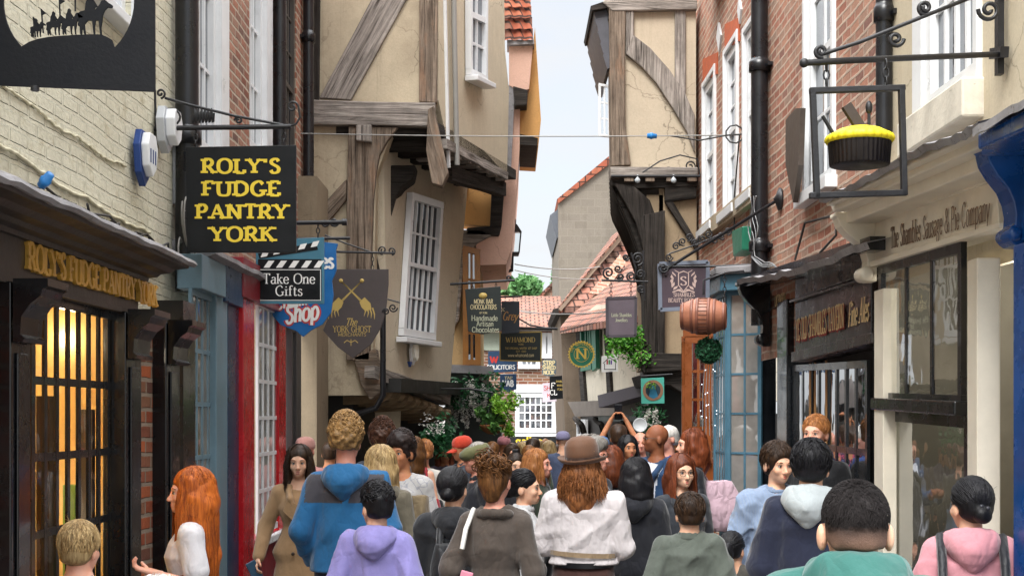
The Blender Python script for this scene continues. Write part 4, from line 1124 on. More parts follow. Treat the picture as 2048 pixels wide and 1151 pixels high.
m = MB(); FP.box(m, uof(FP, 2030), uof(FP, 1955), 0, 2.6, -.36, -.3); FP.box(m, uof(FP, 2020), uof(FP, 1970), .3, 2.6, -.3, -.285); m.build('door', OFFW, ps, bevel=.004)
m = MB(); kz = FP.uz(1988, 847, -.28); m.tube([FP.at(kz[0] - .05, kz[1], -.27), FP.at(kz[0] + .05, kz[1], -.27)], .014, 8); m.build('door_handle', flat('brass_pale', '#b9b0a0', .3, metal=.8), ps)
a, b = uof(FP, 1934), uof(FP, 1766)
zr0, zr1 = FP.uz(1766, 803)[1], FP.uz(1934, 812)[1]
GLP = glass('glass_pie', (.85, .88, .88), .42)
sash(ps, [FP.at(b, FP.uz(1766, 530)[1], 0), FP.at(a, FP.uz(1934, 482)[1], 0), FP.at(a, zr1, 0), FP.at(b, zr0, 0)], FP.N, 3, 1, (BLACKP, GLP), .055, .035, .03)
sash(ps, [FP.at(b, zr0 - .03, -.04), FP.at(a, zr1 - .03, -.04), FP.at(a, .9, -.04), FP.at(b, .86, -.04)], FP.N, 1, 1, (BLACKP, GLP), .08, .03, .03)
m = MB(); m.beam(FP.at(b + .02, zr0 - .01, -.03), FP.at(a - .02, zr1 - .01, -.03), .07, .1, FP.N); m.build('meeting_rail', BLACKP, ps, bevel=.008)
m = MB(); FP.box(m, a, b, 0, .84, -.2, .03); m.build('stall_riser', BLACKP, ps)
# room behind the pie shop glass
m = MB(); n0 = -1.3
for f_ in ([(a - .4, .5, n0), (b + .4, .5, n0), (b + .4, 3.1, n0), (a - .4, 3.1, n0)], [(a - .4, .8, n0), (b + .4, .8, n0), (b + .4, .8, -.1), (a - .4, .8, -.1)], [(b + .4, .5, n0), (b + .4, .5, -.1), (b + .4, 3.1, -.1), (b + .4, 3.1, n0)], [(a - .4, .5, n0), (a - .4, .5, -.1), (a - .4, 3.1, -.1), (a - .4, 3.1, n0)], [(a - .4, 3.1, n0), (b + .4, 3.1, n0), (b + .4, 3.1, -.1), (a - .4, 3.1, -.1)]):
    m.face([FP.at(*p) for p in f_])
m.build('shop_room', paint('room_buff', '#8f8b80', .8, .25, 2, .1), ps)
m = MB(); FP.box(m, a + .1, b, .8, 1.05, -1.1, -.5); FP.box(m, a + .3, a + .36, .8, 3.0, -.9, -.84); FP.box(m, a + .0, b, 2.62, 2.75, -.5, -.46); m.build('counter', paint('counter_white', '#b7ad98', .5, .2), ps)
m = MB()
for k in range(3): m.ball(FP.at(a + .25 + k * .4, 2.5, -.7), .035, 10, 8)  # glowing balls added to brighten the room and the glass before it
m.build('lamp', emit('room_fill_glow', '#fff6e6', 70), ps)

# ---- blue shopfront at the right edge
bl = thing('blue_shop', 'bright royal blue shopfront with a scrolled bracket beside the pie shop', 'shop', (1.9, 5.2, 0))
FX = Face(wr(2.2, 3), wr(2.2, 20))
plate(FX, bl, 'cornice', BLUEF, [(1955, 268), (2150, 165), (2150, 215), (1955, 300)], -.25, .33, .01)
plate(FX, bl, 'cornice_moulding', BLUEF, [(1962, 298), (2150, 210), (2150, 240), (1962, 312)], -.25, .25, .008)
plate(FX, bl, 'fascia', BLUEF, [(2030, 290), (2150, 240), (2150, 480), (2030, 480)], -.2, .04, .004)
console(FX, bl, BLUEF, 2046, 284, 490, .15, .14)
pbox(FX, bl, 'pilaster', BLUEF, 2026, 2075, 0, 2.5, -.2, .08)
m = MB(); FX.box(m, uof(FX, 2600), uof(FX, 2078), 0, 2.5, -.25, -.1); m.build('shop_front', BLUEF, bl)
m = MB(); rows = []
for k in range(21):
    t_ = k / 20; px, py = 1945 + 260 * t_, 262 - 145 * t_
    p = FX.pt(px, py, .36); w = rnd.uniform(-.008, .008)
    rows.append([p + V((0, 0, -.02 + w)), p + V((0, 0, .012 + w)), p + V((0, 0, .02 + w)) - FX.N * .06, p - FX.N * .6 + V((0, 0, .1))])
m.grid(rows, None, False); m.build('lead_flashing', LEAD, bl)

# ---- timbered house on the right with its overhang
FT = Face((0, 16.2), (3, 16.2))
th = thing('timbered_house', 'overhanging timber framed house with a curved brace on the right of the street', 'house', (1.8, 14.5, 0))
CREAM3 = plaster('plaster_right', '#beb09a', '#77664f', .4, .35, .58)
m = MB(); m.prism([FT.pt(x, y) for x, y in [(1222, -60), (1250, 20), (1392, 20), (1392, 352), (1223, 345)]], (.19, 2.4, 0)); m.build('upper_storey', CREAM3, th)
def tpoly(F, parent, name, mat, pix, n0, n1, bevel=.012):
    m = MB(); P3 = [F.pt(x, y, n1) for x, y in pix]; dp = n1 - n0
    ax = max(((P3[k] - P3[k - 1]) for k in range(len(P3))), key=lambda v: v.length).normalized(); sd = F.N.cross(ax); uo = rnd.random() * 9
    m.face(P3, [(p.dot(ax) + uo, p.dot(sd)) for p in P3]); B3 = [p - F.N * dp for p in P3]; m.face(B3[::-1])
    for k in range(len(P3)):
        j = (k + 1) % len(P3); L = (P3[j] - P3[k]).length
        m.face([P3[j], P3[k], B3[k], B3[j]], [(L + uo, 0), (uo, 0), (uo, dp), (L + uo, dp)])
    return m.build(name, mat, parent, bevel=bevel)
tpoly(FT, th, 'corner_post', TIMB, [(1218, 18), (1252, 15), (1250, 110), (1251, 250), (1262, 330), (1222, 332)], -.2, .07)
tpoly(FT, th, 'top_beam', TIMG, [(1205, 5), (1215, -10), (1395, 0), (1395, 19), (1225, 22)], -.2, .08)
tpoly(FT, th, 'post', TIMG, [(1253, 18), (1268, 18), (1268, 70), (1252, 110)], -.1, .06)
tpoly(FT, th, 'stud', TIMG, [(1350, 18), (1372, 18), (1372, 190), (1350, 165)], -.1, .04)
tpoly(FT, th, 'curved_brace', TIMG, [(1252, 108), (1265, 68), (1300, 95), (1340, 140), (1370, 185), (1390, 230), (1390, 305), (1375, 265), (1345, 215), (1312, 165), (1282, 132)], -.1, .06)
tpoly(FT, th, 'bressummer', TIMG, [(1220, 333), (1396, 334), (1396, 352), (1222, 354)], -.2, .12)
tpoly(FT, th, 'jetty_beam', TIMK, [(1222, 354), (1396, 354), (1396, 372), (1240, 378), (1225, 370)], -.3, .04)
m = MB()
for k in range(4):
    p = FT.pt(1258 + k * 42, 362, .1); m.beam(p - FT.N * .3, p, .11, .1, (0, 0, 1))
m.build('joist_end', TIMB, th)
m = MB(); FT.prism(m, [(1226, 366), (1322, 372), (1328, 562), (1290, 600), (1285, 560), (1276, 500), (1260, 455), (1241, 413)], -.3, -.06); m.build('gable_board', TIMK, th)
# slanting barge / tile hung edge at the top left
m = MB()
for k in range(5):
    x0, yy = 1184 + k * 5.4, 14 + k * 24
    FT.prism(m, [(x0, yy), (x0 + 24, yy - 4), (1222, yy + 24), (x0 + 9, yy + 28)], -1.5, -.02 + .015 * k)
m.build('barge_tiles', paint('slate_dark', '#4a4a50', .6, .3, 6, .3), th)
plate(FT, th, 'eaves_board', TIMK, [(1181, 12), (1222, -2), (1222, 14), (1184, 22)], -1.5, .06)
# open casement seen edge on past the corner
FO = Face((1.0, 16.5), (1.5, 16.45))
sash(th, [FO.pt(1197, 167), FO.pt(1221, 172), FO.pt(1221, 276), FO.pt(1197, 273)], FO.N, 2, 3, (WHITEP, CLEAR), .03, .02, .03, name='open_casement')
# lower storey
m = MB(); FT.prism(m, [(1318, 372), (1393, 372), (1393, 712), (1318, 708)], -.4, -.05); m.build('lower_storey', GREYP, th)
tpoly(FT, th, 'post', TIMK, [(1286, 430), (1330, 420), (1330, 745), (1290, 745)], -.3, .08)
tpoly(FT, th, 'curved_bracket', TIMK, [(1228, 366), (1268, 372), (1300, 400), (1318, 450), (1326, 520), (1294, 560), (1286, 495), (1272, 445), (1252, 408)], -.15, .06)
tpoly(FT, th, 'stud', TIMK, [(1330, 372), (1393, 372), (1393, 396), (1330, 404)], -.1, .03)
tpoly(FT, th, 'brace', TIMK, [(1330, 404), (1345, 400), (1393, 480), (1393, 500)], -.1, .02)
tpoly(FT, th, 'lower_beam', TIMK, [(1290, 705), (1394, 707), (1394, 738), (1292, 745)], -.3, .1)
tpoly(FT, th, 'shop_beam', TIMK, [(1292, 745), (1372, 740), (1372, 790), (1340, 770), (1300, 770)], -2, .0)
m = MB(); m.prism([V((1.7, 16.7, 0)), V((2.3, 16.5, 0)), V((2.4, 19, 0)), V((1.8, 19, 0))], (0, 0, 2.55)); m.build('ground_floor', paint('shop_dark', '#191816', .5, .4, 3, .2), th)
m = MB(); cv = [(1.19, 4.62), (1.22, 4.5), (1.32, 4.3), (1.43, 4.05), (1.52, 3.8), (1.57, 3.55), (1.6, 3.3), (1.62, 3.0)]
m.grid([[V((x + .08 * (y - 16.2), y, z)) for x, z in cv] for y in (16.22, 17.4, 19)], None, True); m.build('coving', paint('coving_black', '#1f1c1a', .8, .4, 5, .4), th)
m = MB()
for k in range(9):
    y = 16.35 + k * .3; m.tube([V((x + .0 + .08 * (y - 16.2), y, z)) for x, z in cv], .035, 5)
m.build('coving_rib', TIMK, th)
FTs = Face((1.28, 14.4), (1.34, 18))
m = MB(); m.prism([V((1.62, 16.25, 2.4)), V((1.62, 16.25, 4.45)), V((1.75, 19, 4.45)), V((1.75, 19, 2.4))], (.2, 0, 0)); m.build('front_wall', GREYP, th)
# ================================================================ FAR END
ge = thing('stone_gable', 'tall grey stone gable with a brick coping rising behind the tiled roofs', 'house', (3, 36, 0))
FGa = Face((0, 36), (5, 36))
GST = brick('grey_block', ['#7f776c', '#837b70', '#857d71', '#7c7469'], '#857d71', .36, .2, .006, bump=.3, dirt=.75)
m = MB(); FGa.prism(m, [(1117, 396), (1216, 318), (1330, 318), (1330, 900), (1119, 900)], -6, 0); m.build('wall', GST, ge)
m = MB(); FGa.prism(m, [(1114, 398), (1218, 312), (1218, 328), (1117, 406)], -6.1, .1); m.build('coping', tiles('coping', ['#9c5440', '#b06a50', '#84493a'], .3, .2), ge)
m = MB(); FGa.prism(m, [(1100, 430), (1116, 418), (1118, 470), (1113, 478)], -5, -.5); m.build('gutter', paint('slate2', '#5b6068', .6), ge)

TILE = tiles('clay_tiles', ['#86604e', '#91695d', '#a26a57', '#70544a', '#937462'], .2, .17)
fh = thing('tiled_house', 'far house with a steep clay tile roof in front of the grey gable', 'house', (2.5, 27, 0))
def sheet(mb, pts, th=(0, 0, -.1)):
    p = [V(q) for q in pts]; o = p[0]; ux = (p[1] - o).normalized(); n = ux.cross(p[-1] - o).normalized(); uy = n.cross(ux)
    uv = [((q - o).dot(ux), (q - o).dot(uy)) for q in p]
    mb.face(p, uv); e = V(th); mb.face([q + e for q in p][::-1])
    for k in range(len(p)):
        a, b = p[k], p[(k + 1) % len(p)]; mb.face([b, a, a + e, b + e])
# ridge runs away down the street; the eave hangs over the lane
def P_(px, py, y): return W(px, py, y)
m = MB(); sheet(m, [P_(1110, 622, 29), P_(1118, 612, 24), P_(1252, 452, 25.5), P_(1225, 470, 31)]); m.build('roof', TILE, fh)
m = MB(); sheet(m, [P_(1118, 614, 24), P_(1212, 610, 24.2), P_(1262, 520, 25.2), P_(1252, 456, 26)]); m.build('roof', TILE, fh)
m = MB(); sheet(m, [P_(1178, 586, 23.9), P_(1206, 590, 24.0), P_(1252, 524, 24.6), P_(1240, 508, 24.6)], (0, .15, 0)); m.build('gable_wall', REDBRICK2, fh)
m = MB(); sheet(m, [P_(1117, 617, 23.9), P_(1122, 622, 23.9), P_(1254, 466, 25.3), P_(1254, 455, 25.3)], (0, .2, 0)); m.build('verge_board', paint('verge', '#6b5a4a', .8), fh)
m = MB(); m.prism([P_(1120, 616, 24.6), P_(1165, 606, 24.6), P_(1165, 900, 24.6), P_(1132, 900, 24.6)], (0, 5, 0)); m.build('wall', plaster('far_dark', '#6f6254', '#3d362e', .6), fh)
m = MB(); m.prism([P_(1106, 618, 24.2), P_(1166, 600, 24.2), P_(1160, 625, 24.2), P_(1112, 628, 24.2)], (0, 4, 0)); m.build('eaves_board', TIMK, fh)

wh_ = thing('white_house', 'white plastered house with green shutters under a clay tile roof', 'house', (2, 21, 0))
FW = Face((1.05, 23.8), (1.95, 19.2))
WPL = plaster('white_plaster', '#d3cbb9', '#8a8272', .45, .2, .58)
m = MB(); FW.prism(m, [(1150, 640), (1192, 610), (1300, 600), (1300, 800), (1162, 802)], -3, 0); m.build('wall', WPL, wh_)
m = MB(); sheet(m, [FW.pt(1120, 655, .35), FW.pt(1310, 628, .35), FW.pt(1320, 470, -2.2), FW.pt(1225, 520, -2.2)]); m.build('roof', TILE, wh_)
m = MB(); FW.prism(m, [(1122, 656), (1312, 628), (1312, 640), (1124, 666)], .2, .34); m.build('gutter', TIMK, wh_)
for pts in ([(1150, 650), (1158, 646), (1170, 802), (1162, 804)], [(1206, 632), (1212, 632), (1222, 800), (1214, 800)]):
    m = MB(); FW.prism(m, pts, -.02, .05); m.build('timber_post', TIMK, wh_)
GRS = paint('shutter_green', '#1f6b52', .5, .25, 5, .2)
q = [FW.pt(1166, 652, .02), FW.pt(1187, 646, .02), FW.pt(1189, 738, .02), FW.pt(1168, 742, .02)]
sash(wh_, q, FW.N, 3, 1, (GRS, glass('gl_green', opaque=(.04, .12, .1), mirror=.2)), .08, .06, .06)
plate(FW, wh_, 'shutter', GRS, [(1182, 648), (1190, 644), (1192, 736), (1184, 742)], .05, .12)
m = MB(); FW.prism(m, [(1135, 803), (1300, 796), (1300, 828), (1150, 832)], -.5, .25); m.build('jetty_beam', paint('jetty_grey', '#6d655d', .8, .3, 4, .4), wh_)
m = MB(); FW.prism(m, [(1128, 832), (1300, 826), (1300, 1100), (1128, 1100)], -2.5, -.35); m.build('ground_floor', paint('ground_far_dark', '#24211f', .6, .4), wh_)
m = MB(); FW.prism(m, [(1195, 790), (1330, 755), (1330, 778), (1198, 815)], -.5, .5); m.build('canopy', paint('canopy_slate', '#4d4850', .7, .3, 5, .3), wh_)
m = MB(); FW.prism(m, [(1195, 818), (1300, 800), (1300, 842), (1197, 842)], -.4, .1); m.build('fascia', paint('fascia_green', '#0f3a34', .5), wh_)
for x0 in (1150, 1190, 1236):
    m = MB(); m.tube([FW.pt(x0, 836, -.2), FW.pt(x0 + 14, 850, .2), FW.pt(x0 + 22, 880, .1)], .05, 6)
    m.build('bracket', TIMK, wh_)
sash(wh_, [FW.pt(1145, 838, -.3), FW.pt(1176, 838, -.3), FW.pt(1176, 900, -.3), FW.pt(1145, 900, -.3)], FW.N, 3, 2, (WHITEP, DARKROOM2), .08, .04, .05)

# house closing the end of the street
eh = thing('end_house', 'brick house with white windows and long clay roof closing the far end', 'house', (1, 31, 0))
FE = Face((-1, 31), (4, 31.0))
m = MB(); FE.prism(m, [(930, 650), (1160, 650), (1160, 1000), (930, 1000)], -.5, 0); m.build('wall', brick('brick_far', ['#6d4436', '#85543f', '#77604e', '#8d6048'], '#93867a', .22, .075, .012), eh)
m = MB(); sheet(m, [FE.pt(930, 656, .3), FE.pt(1150, 656, .3), W(1120, 592, 34), W(930, 590, 34)]); m.build('roof', TILE, eh)
m = MB(); FE.prism(m, [(930, 653), (1150, 656), (1150, 663), (930, 660)], .1, .36); m.build('gutter', TIMK, eh)
sash(eh, [FE.pt(1030, 785, .02), FE.pt(1112, 785, .02), FE.pt(1112, 864, .02), FE.pt(1030, 864, .02)], FE.N, 6, 4, (WHITEP, DARKROOM2), .1, .03, .06)
m = MB(); FE.prism(m, [(1028, 768), (1108, 768), (1108, 784), (1028, 784)], 0, .1); m.build('window_head', WHITEP, eh); m = MB(); FE.prism(m, [(1022, 866), (1118, 866), (1118, 872), (1022, 872)], 0, .25); m.build('window_sill', WHITEP, eh)
sash(eh, [FE.pt(1083, 664, .02), FE.pt(1104, 664, .02), FE.pt(1104, 716, .02), FE.pt(1083, 716, .02)], FE.N, 3, 3, (WHITEP, DARKROOM2), .1, .03, .06)
sash(eh, [FE.pt(1036, 705, .02), FE.pt(1080, 705, .02), FE.pt(1080, 737, .02), FE.pt(1036, 737, .02)], FE.N, 3, 2, (WHITEP, DARKROOM2), .1, .03, .06)
m = MB(); FE.prism(m, [(955, 655), (1035, 655), (1035, 700), (955, 700)], 0, .06); m.build('render_panel', plaster('grey_green', '#9aa394', '#6b7268', .3), eh)
m = MB(); FE.prism(m, [(960, 874), (1130, 874), (1130, 905), (960, 905)], .3, .45); m.build('shop_fascia', paint('fascia_black', '#171a1c', .4), eh)
m = MB(); letters(m, 'gallery', FE.pt(1062, 890, .452), (1, 0, 0), (0, 0, 1), .2, .2, .1, False); m.build('lettering', YELLOWL, eh)
m = MB(); FE.prism(m, [(960, 905), (1130, 905), (1130, 1000), (960, 1000)], .0, .2); m.build('shop_glass', DARKROOM2, eh)
gb = thing('brick_house', 'far orange brick gable with stepped coping beside the grey stone gable', 'house', (3, 40, 0))
FN = Face((0, 42), (5, 42)); m = MB(); FN.prism(m, [(1082, 600), (1084, 588), (1112, 560), (1125, 560), (1125, 700), (1082, 700)], -3, 0); m.build('wall', REDBRICK2, gb)
m = MB(); FN.prism(m, [(1080, 588), (1112, 556), (1113, 562), (1083, 594)], -3, .1); m.build('coping', TILE, gb)

# ---- foliage
LEAFG = leafm('leaf_green', ['#22401c', '#37592a', '#4d7a3a', '#6d9a4a'])
LEAFB = leafm('leaf_bright', ['#4d7f1c', '#6fa02a', '#8fbf3c', '#3f6a1c'])
LEAFD = leafm('leaf_dark', ['#14331f', '#1f4a2c', '#2c5f3a', '#3c7a48'])
WHITEF = leafm('flower_white', ['#cfcfc6', '#e6e4da', '#bdbdb5', '#d9d0cf'], .3)
def leaves(mb, c, r, n, size, rn=rnd, sc=(1, 1, 1), shell=.35):
    for _ in range(n):
        while True:
            p = V((rn.uniform(-1, 1), rn.uniform(-1, 1), rn.uniform(-1, 1)))
            if shell < p.length < 1 and mnoise.noise(p * 2.3 + V(c)) > -.22: break
        q = V(c) + V((p.x * sc[0], p.y * sc[1], p.z * sc[2])) * r
        n_ = V((rn.gauss(0, 1), rn.gauss(0, 1), rn.gauss(0, 1) + .5)).normalized(); a = n_.orthogonal().normalized(); b = n_.cross(a)
        th_ = rn.random() * 6.28; a, b = a * math.cos(th_) + b * math.sin(th_), b * math.cos(th_) - a * math.sin(th_)
        s = size * rn.uniform(.6, 1.3)
        mb.face([q - a * s, q - b * s * .45, q + a * s, q + b * s * .45])
def tree(label, x, y, z0, h, r, cone=False, group='trees beyond the roofs'):
    t = thing('tree', label, 'tree', (x, y, 0), group)
    m = MB(); m.tube([V((x, y, 0)), V((x + .1, y, z0)), V((x, y, z0 + h * .7))], [.22, .17, .05], 8)
    for k in range(5):
        a = k * 1.3; m.tube([V((x, y, z0 + h * .1 * k)), V((x + r * .6 * math.cos(a), y + r * .6 * math.sin(a), z0 + h * (.2 + .1 * k)))], [.07, .02], 5)
    m.build('trunk', TIMK, t)
    m = MB()
    if cone:
        for k in range(9):
            f_ = k / 8; leaves(m, (x, y, z0 + h * f_), r * (1.02 - f_ * .95), 160, .12, sc=(1, 1, .5), shell=.1)
    else:
        for k in range(11):
            a = rnd.random() * 6.28; d = r * rnd.uniform(.1, .75); leaves(m, (x + d * math.cos(a), y + d * math.sin(a), z0 + h * rnd.uniform(.25, .8)), r * rnd.uniform(.35, .55), 380, .13)
    m.build('crown', leafm('leaf_far', ['#3f6b3a', '#5b8a50', '#7aa56a', '#2f5530']), t); return t
c = W(1040, 590, 47); tree('broad leafy tree showing above the far clay roof', c.x - .1, 47, c.z - .3, .9, .85)
c = W(1078, 590, 48); tree('thin pointed conifer right of the broad leafy tree', c.x, 48, c.z - .3, .75, .16, True)
c = W(1110, 590, 49); tree('tall narrow conifer beside the grey gable', c.x, 49, c.z - .2, 1.25, .22, True)

# ivy on the right house
iv = thing('climbing_plant', 'bushy green climbing plant on the corner of the right hand timbered house', 'plant', W(1260, 700, 14.0))
m = MB()
for k in range(12): leaves(m, W(1228 + rnd.random() * 62, 668 + abs(rnd.gauss(0, 28)), 16.1 + rnd.random() * .4), .18, 130, .03, sc=(1, 1, .9), shell=.1)
m.build('leaves', leafm('leaf_ivy', ['#2f6b1e', '#4a8a2a', '#6fae3c', '#24551b']), iv)
m = MB()
for k in range(5): m.tube([W(1290, 745, 16.15), W(1285 - k * 8, 720 - k * 5, 16.2), W(1275 - k * 9, 690, 16.2)], [.012, .009, .004], 5)
m.build('stem', TIMK, iv)
# hanging wisteria and baskets on the left
ws = thing('wisteria_garland', 'hanging garland of white wisteria and leaves on the chocolate shop', 'flowers', W(940, 800, 16.9))
m = MB()
for px, py in ((905, 778), (930, 770), (960, 775), (985, 770), (920, 795), (948, 790)): leaves(m, W(px, py, 16.8 + rnd.random() * .3), .17, 110, .035, shell=.1)
m.build('leaves', LEAFD, ws)
m = MB()
for px, py, L in ((900, 800, .3), (912, 815, .34), (925, 800, .36), (934, 822, .28), (948, 796, .3), (957, 815, .22), (897, 826, .2), (941, 780, .25), (968, 790, .22), (916, 785, .25)):
    p = W(px, py, 16.75 + rnd.random() * .3)
    for k in range(7): leaves(m, p - V((0, 0, L * (k / 6 - .3))), .075 * (1 - k / 9), 26, .018, shell=0)
m.build('blossoms', WHITEF, ws)
def basket(label, c, r, leafmat, nl, spill, rn=rnd):
    c = V(c); t = thing('hanging_basket', label, 'flower basket', c)
    m = MB(); m.lathe([(.0, -r * .62), (r * .4, -r * .58), (r * .75, -r * .35), (r * .95, 0), (r, .02), (r * .9, .02), (r * .88, -.03), (0, -.05)], c, (0, 0, 1), 20); m.build('basket', paint('wicker', '#8a5a30', .8, .4, 30, .8, 60), t)
    m = MB()
    for k in range(3): a = k * 2.1; m.tube([c + V((r * math.cos(a), r * math.sin(a), 0)), c + V((0, 0, r * 2.6))], .006, 4)
    m.tube([c + V((0, 0, r * 2.6)), c + V((-.25, 0, r * 2.9)), c + V((-.6, .1, r * 2.9))], .012, 5)
    m.build('chain', IRON, t)
    m = MB()
    for k in range(nl):
        a = rn.random() * 6.28; d = r * rn.uniform(.2, 1.3); leaves(m, c + V((d * math.cos(a), d * math.sin(a), r * rn.uniform(-.1, 1.7) - spill * d)), r * .45, 85, .035, shell=.1)
    m.build('leaves', leafmat, t); return t, c
t, c = basket('wicker hanging basket with trailing green plants below the chocolate shop canopy', W(985, 852, 15.6), .15, LEAFG, 9, .5)
t = thing('hanging_plant', 'bright lime green plant spilling beside the wicker hanging basket', 'plant', W(1015, 810, 15.5))
m = MB()
for px, py, r_ in ((1010, 800, .14), (1028, 803, .11), (1002, 815, .1), (1012, 840, .09), (1018, 862, .07), (992, 806, .09)): leaves(m, W(px, py, 15.45 + rnd.random() * .2), r_, 95, .032, shell=.1)
m.build('leaves', LEAFB, t)
m = MB(); m.tube([W(985, 850, 15.6), W(998, 825, 15.55), W(1015, 800, 15.5)], [.01, .008, .004], 5); m.build('stem', TIMK, t)
t = thing('flower_bush', 'dark leafy bush with small white flowers low on the left shop wall', 'flowers', W(850, 850, 15.2))
m = MB()
for k in range(8): leaves(m, W(840 + rnd.random() * 70, 845 + rnd.random() * 45, 15 + rnd.random() * .3), .16, 100, .035, shell=.1)
m.build('leaves', LEAFD, t); m = MB()
for k in range(6): leaves(m, W(835 + rnd.random() * 50, 838 + rnd.random() * 30, 14.9), .09, 14, .02, shell=0)
m.build('blossoms', WHITEF, t)
t = thing('flower_bush', 'white rose bush in leaf below the teal sign', 'flowers', W(1300, 850, 15.8))
m = MB()
for k in range(7): leaves(m, W(1285 + rnd.random() * 30, 818 + rnd.random() * 50, 15.8 + rnd.random() * .3), .13, 90, .03, shell=.1)
m.build('leaves', LEAFD, t); m = MB()
for k in range(16): leaves(m, W(1280 + rnd.random() * 36, 820 + rnd.random() * 40, 15.65), .035, 16, .018, shell=0)
m.build('blossoms', WHITEF, t)
t = thing('wall_plate', 'round white plate fixed below the white roses', 'plate', W(1280, 850, 15.5))
m = MB(); m.lathe([(0, -.01), (.055, -.005), (.07, .005), (.082, .012), (.082, 0), (.065, -.015)], W(1280, 849, 15.5), (0, -1, 0), 20); m.build('disc', flat('china', '#cfd4d6', .25), t)

# ---- ground, light, camera
t = NT('paving'); v = t.coords('uv')
br = t.n('ShaderNodeTexBrick'); br.inputs['Scale'].default_value = 1; br.inputs['Brick Width'].default_value = .6; br.inputs['Row Height'].default_value = .45; br.inputs['Mortar Size'].default_value = .01
br.inputs['Color1'].default_value = (.19, .175, .155, 1); br.inputs['Color2'].default_value = (.27, .25, .225, 1); br.inputs['Mortar'].default_value = (.08, .075, .07, 1)
t.l(v, br.inputs['Vector']); nn = t.noise(v, 7, 6, .7)
col = t.mix(br.outputs['Color'], t.ramp(nn, [(.25, .6), (.75, 1.)]), .7, 'MULTIPLY')
t.bsdf(col, .75, t.bump(t.math('ADD', t.math('SUBTRACT', 1., br.outputs['Fac']), nn), .4, .02))
PAVE = t.m
m = MB(); m.face([(-300, -60, 0), (300, -60, 0), (300, 500, 0), (-300, 500, 0)]); tag(m.build('ground', PAVE), kind='structure')
m = MB(); m.face([(-1.15, -20, .004), (1.15, -20, .004), (1.15, 34, .004), (-1.15, 34, .004)])
tag(m.build('road', brick('setts', ['#5d5751', '#6b645c', '#7a7268', '#544e49'], '#3d3a36', .2, .11, .014, bump=.9)), kind='structure')
for s in (-1, 1):
    m = MB(); x0, x1 = sorted((s * 1.15, s * 2.6)); m.prism([(x0, -20, .1), (x1, -20, .1), (x1, 34, .1), (x0, 34, .1)], (0, 0, -.12)); tag(m.build('pavement', PAVE), kind='structure')

w = bpy.data.worlds.new('World'); scn.world = w; w.use_nodes = True
nt = w.node_tree; nt.nodes.clear()
SUN_EL, SUN_AZ = 52, 200   # degrees; azimuth of the sun from +Y clockwise
o_ = nt.nodes.new('ShaderNodeOutputWorld'); bg = nt.nodes.new('ShaderNodeBackground'); sk = nt.nodes.new('ShaderNodeTexSky')
sk.sky_type = 'NISHITA'; sk.sun_disc = False; sk.sun_elevation = R(SUN_EL); sk.sun_rotation = R(SUN_AZ); sk.air_density = 1.0; sk.dust_density = 2.0
tc = nt.nodes.new('ShaderNodeTexCoord'); mp = nt.nodes.new('ShaderNodeMapping'); mp.inputs['Scale'].default_value = (1, 1, 3.2)
nz = nt.nodes.new('ShaderNodeTexNoise'); nz.inputs['Scale'].default_value = 5.5; nz.inputs['Detail'].default_value = 6; nz.inputs['Roughness'].default_value = .55
nt.links.new(tc.outputs['Generated'], mp.inputs[0]); nt.links.new(mp.outputs[0], nz.inputs['Vector'])
rp = nt.nodes.new('ShaderNodeValToRGB'); rp.color_ramp.elements[0].position = .3; rp.color_ramp.elements[0].color = (.78,) * 3 + (1,); rp.color_ramp.elements[1].position = .62; rp.color_ramp.elements[1].color = (1, 1, 1, 1)
nt.links.new(nz.outputs['Fac'], rp.inputs[0])
# overcast cloud: brighter overhead than at the horizon (values are for a background strength of 0.1)
sx = nt.nodes.new('ShaderNodeSeparateXYZ'); nt.links.new(tc.outputs['Generated'], sx.inputs[0])
mr = nt.nodes.new('ShaderNodeMapRange'); mr.inputs[1].default_value = 0.3; mr.inputs[2].default_value = 1.0; mr.inputs[3].default_value = 3.3; mr.inputs[4].default_value = 25.0
nt.links.new(sx.outputs[2], mr.inputs[0])
cl = nt.nodes.new('ShaderNodeMix'); cl.data_type = 'RGBA'; cl.blend_type = 'MULTIPLY'; cl.inputs[0].default_value = 1; cl.inputs[6].default_value = (.97, .99, 1.02, 1); nt.links.new(mr.outputs[0], cl.inputs[7])
mx = nt.nodes.new('ShaderNodeMix'); mx.data_type = 'RGBA'; nt.links.new(rp.outputs[0], mx.inputs[0]); nt.links.new(sk.outputs[0], mx.inputs[6]); nt.links.new(cl.outputs[2], mx.inputs[7])
nt.links.new(mx.outputs[2], bg.inputs[0]); bg.inputs[1].default_value = .1; nt.links.new(bg.outputs[0], o_.inputs[0])
sl = bpy.data.lights.new('sun', 'SUN'); sl.energy = 1.5; sl.angle = R(25); sl.color = (1, .975, .94)
so = bpy.data.objects.new('sun', sl); COL.objects.link(so)
az, el = R(SUN_AZ), R(SUN_EL); d = V((math.sin(az) * math.cos(el), math.cos(az) * math.cos(el), math.sin(el)))
so.rotation_euler = (-d).to_track_quat('-Z', 'Y').to_euler(); so.location = (0, -5, 20)
cam = bpy.data.cameras.new('camera'); co = bpy.data.objects.new('camera', cam); COL.objects.link(co)
co.location = (0, 0, CZ); co.rotation_euler = (R(90), 0, 0); cam.sensor_width = 36; cam.lens = FPX / 2048 * 36; cam.shift_y = (HY - 575.5) / 2048; cam.clip_end = 1000; cam.clip_start = .05
scn.camera = co
vs = scn.view_settings; vs.view_transform = 'Standard'; vs.look = 'None'; vs.gamma = 1; vs.exposure = 1.5
scn.cycles.use_denoising = True; scn.cycles.max_bounces = 8; scn.cycles.diffuse_bounces = 6
try: scn.cycles.denoiser = 'OPENIMAGEDENOISE'
except Exception: pass
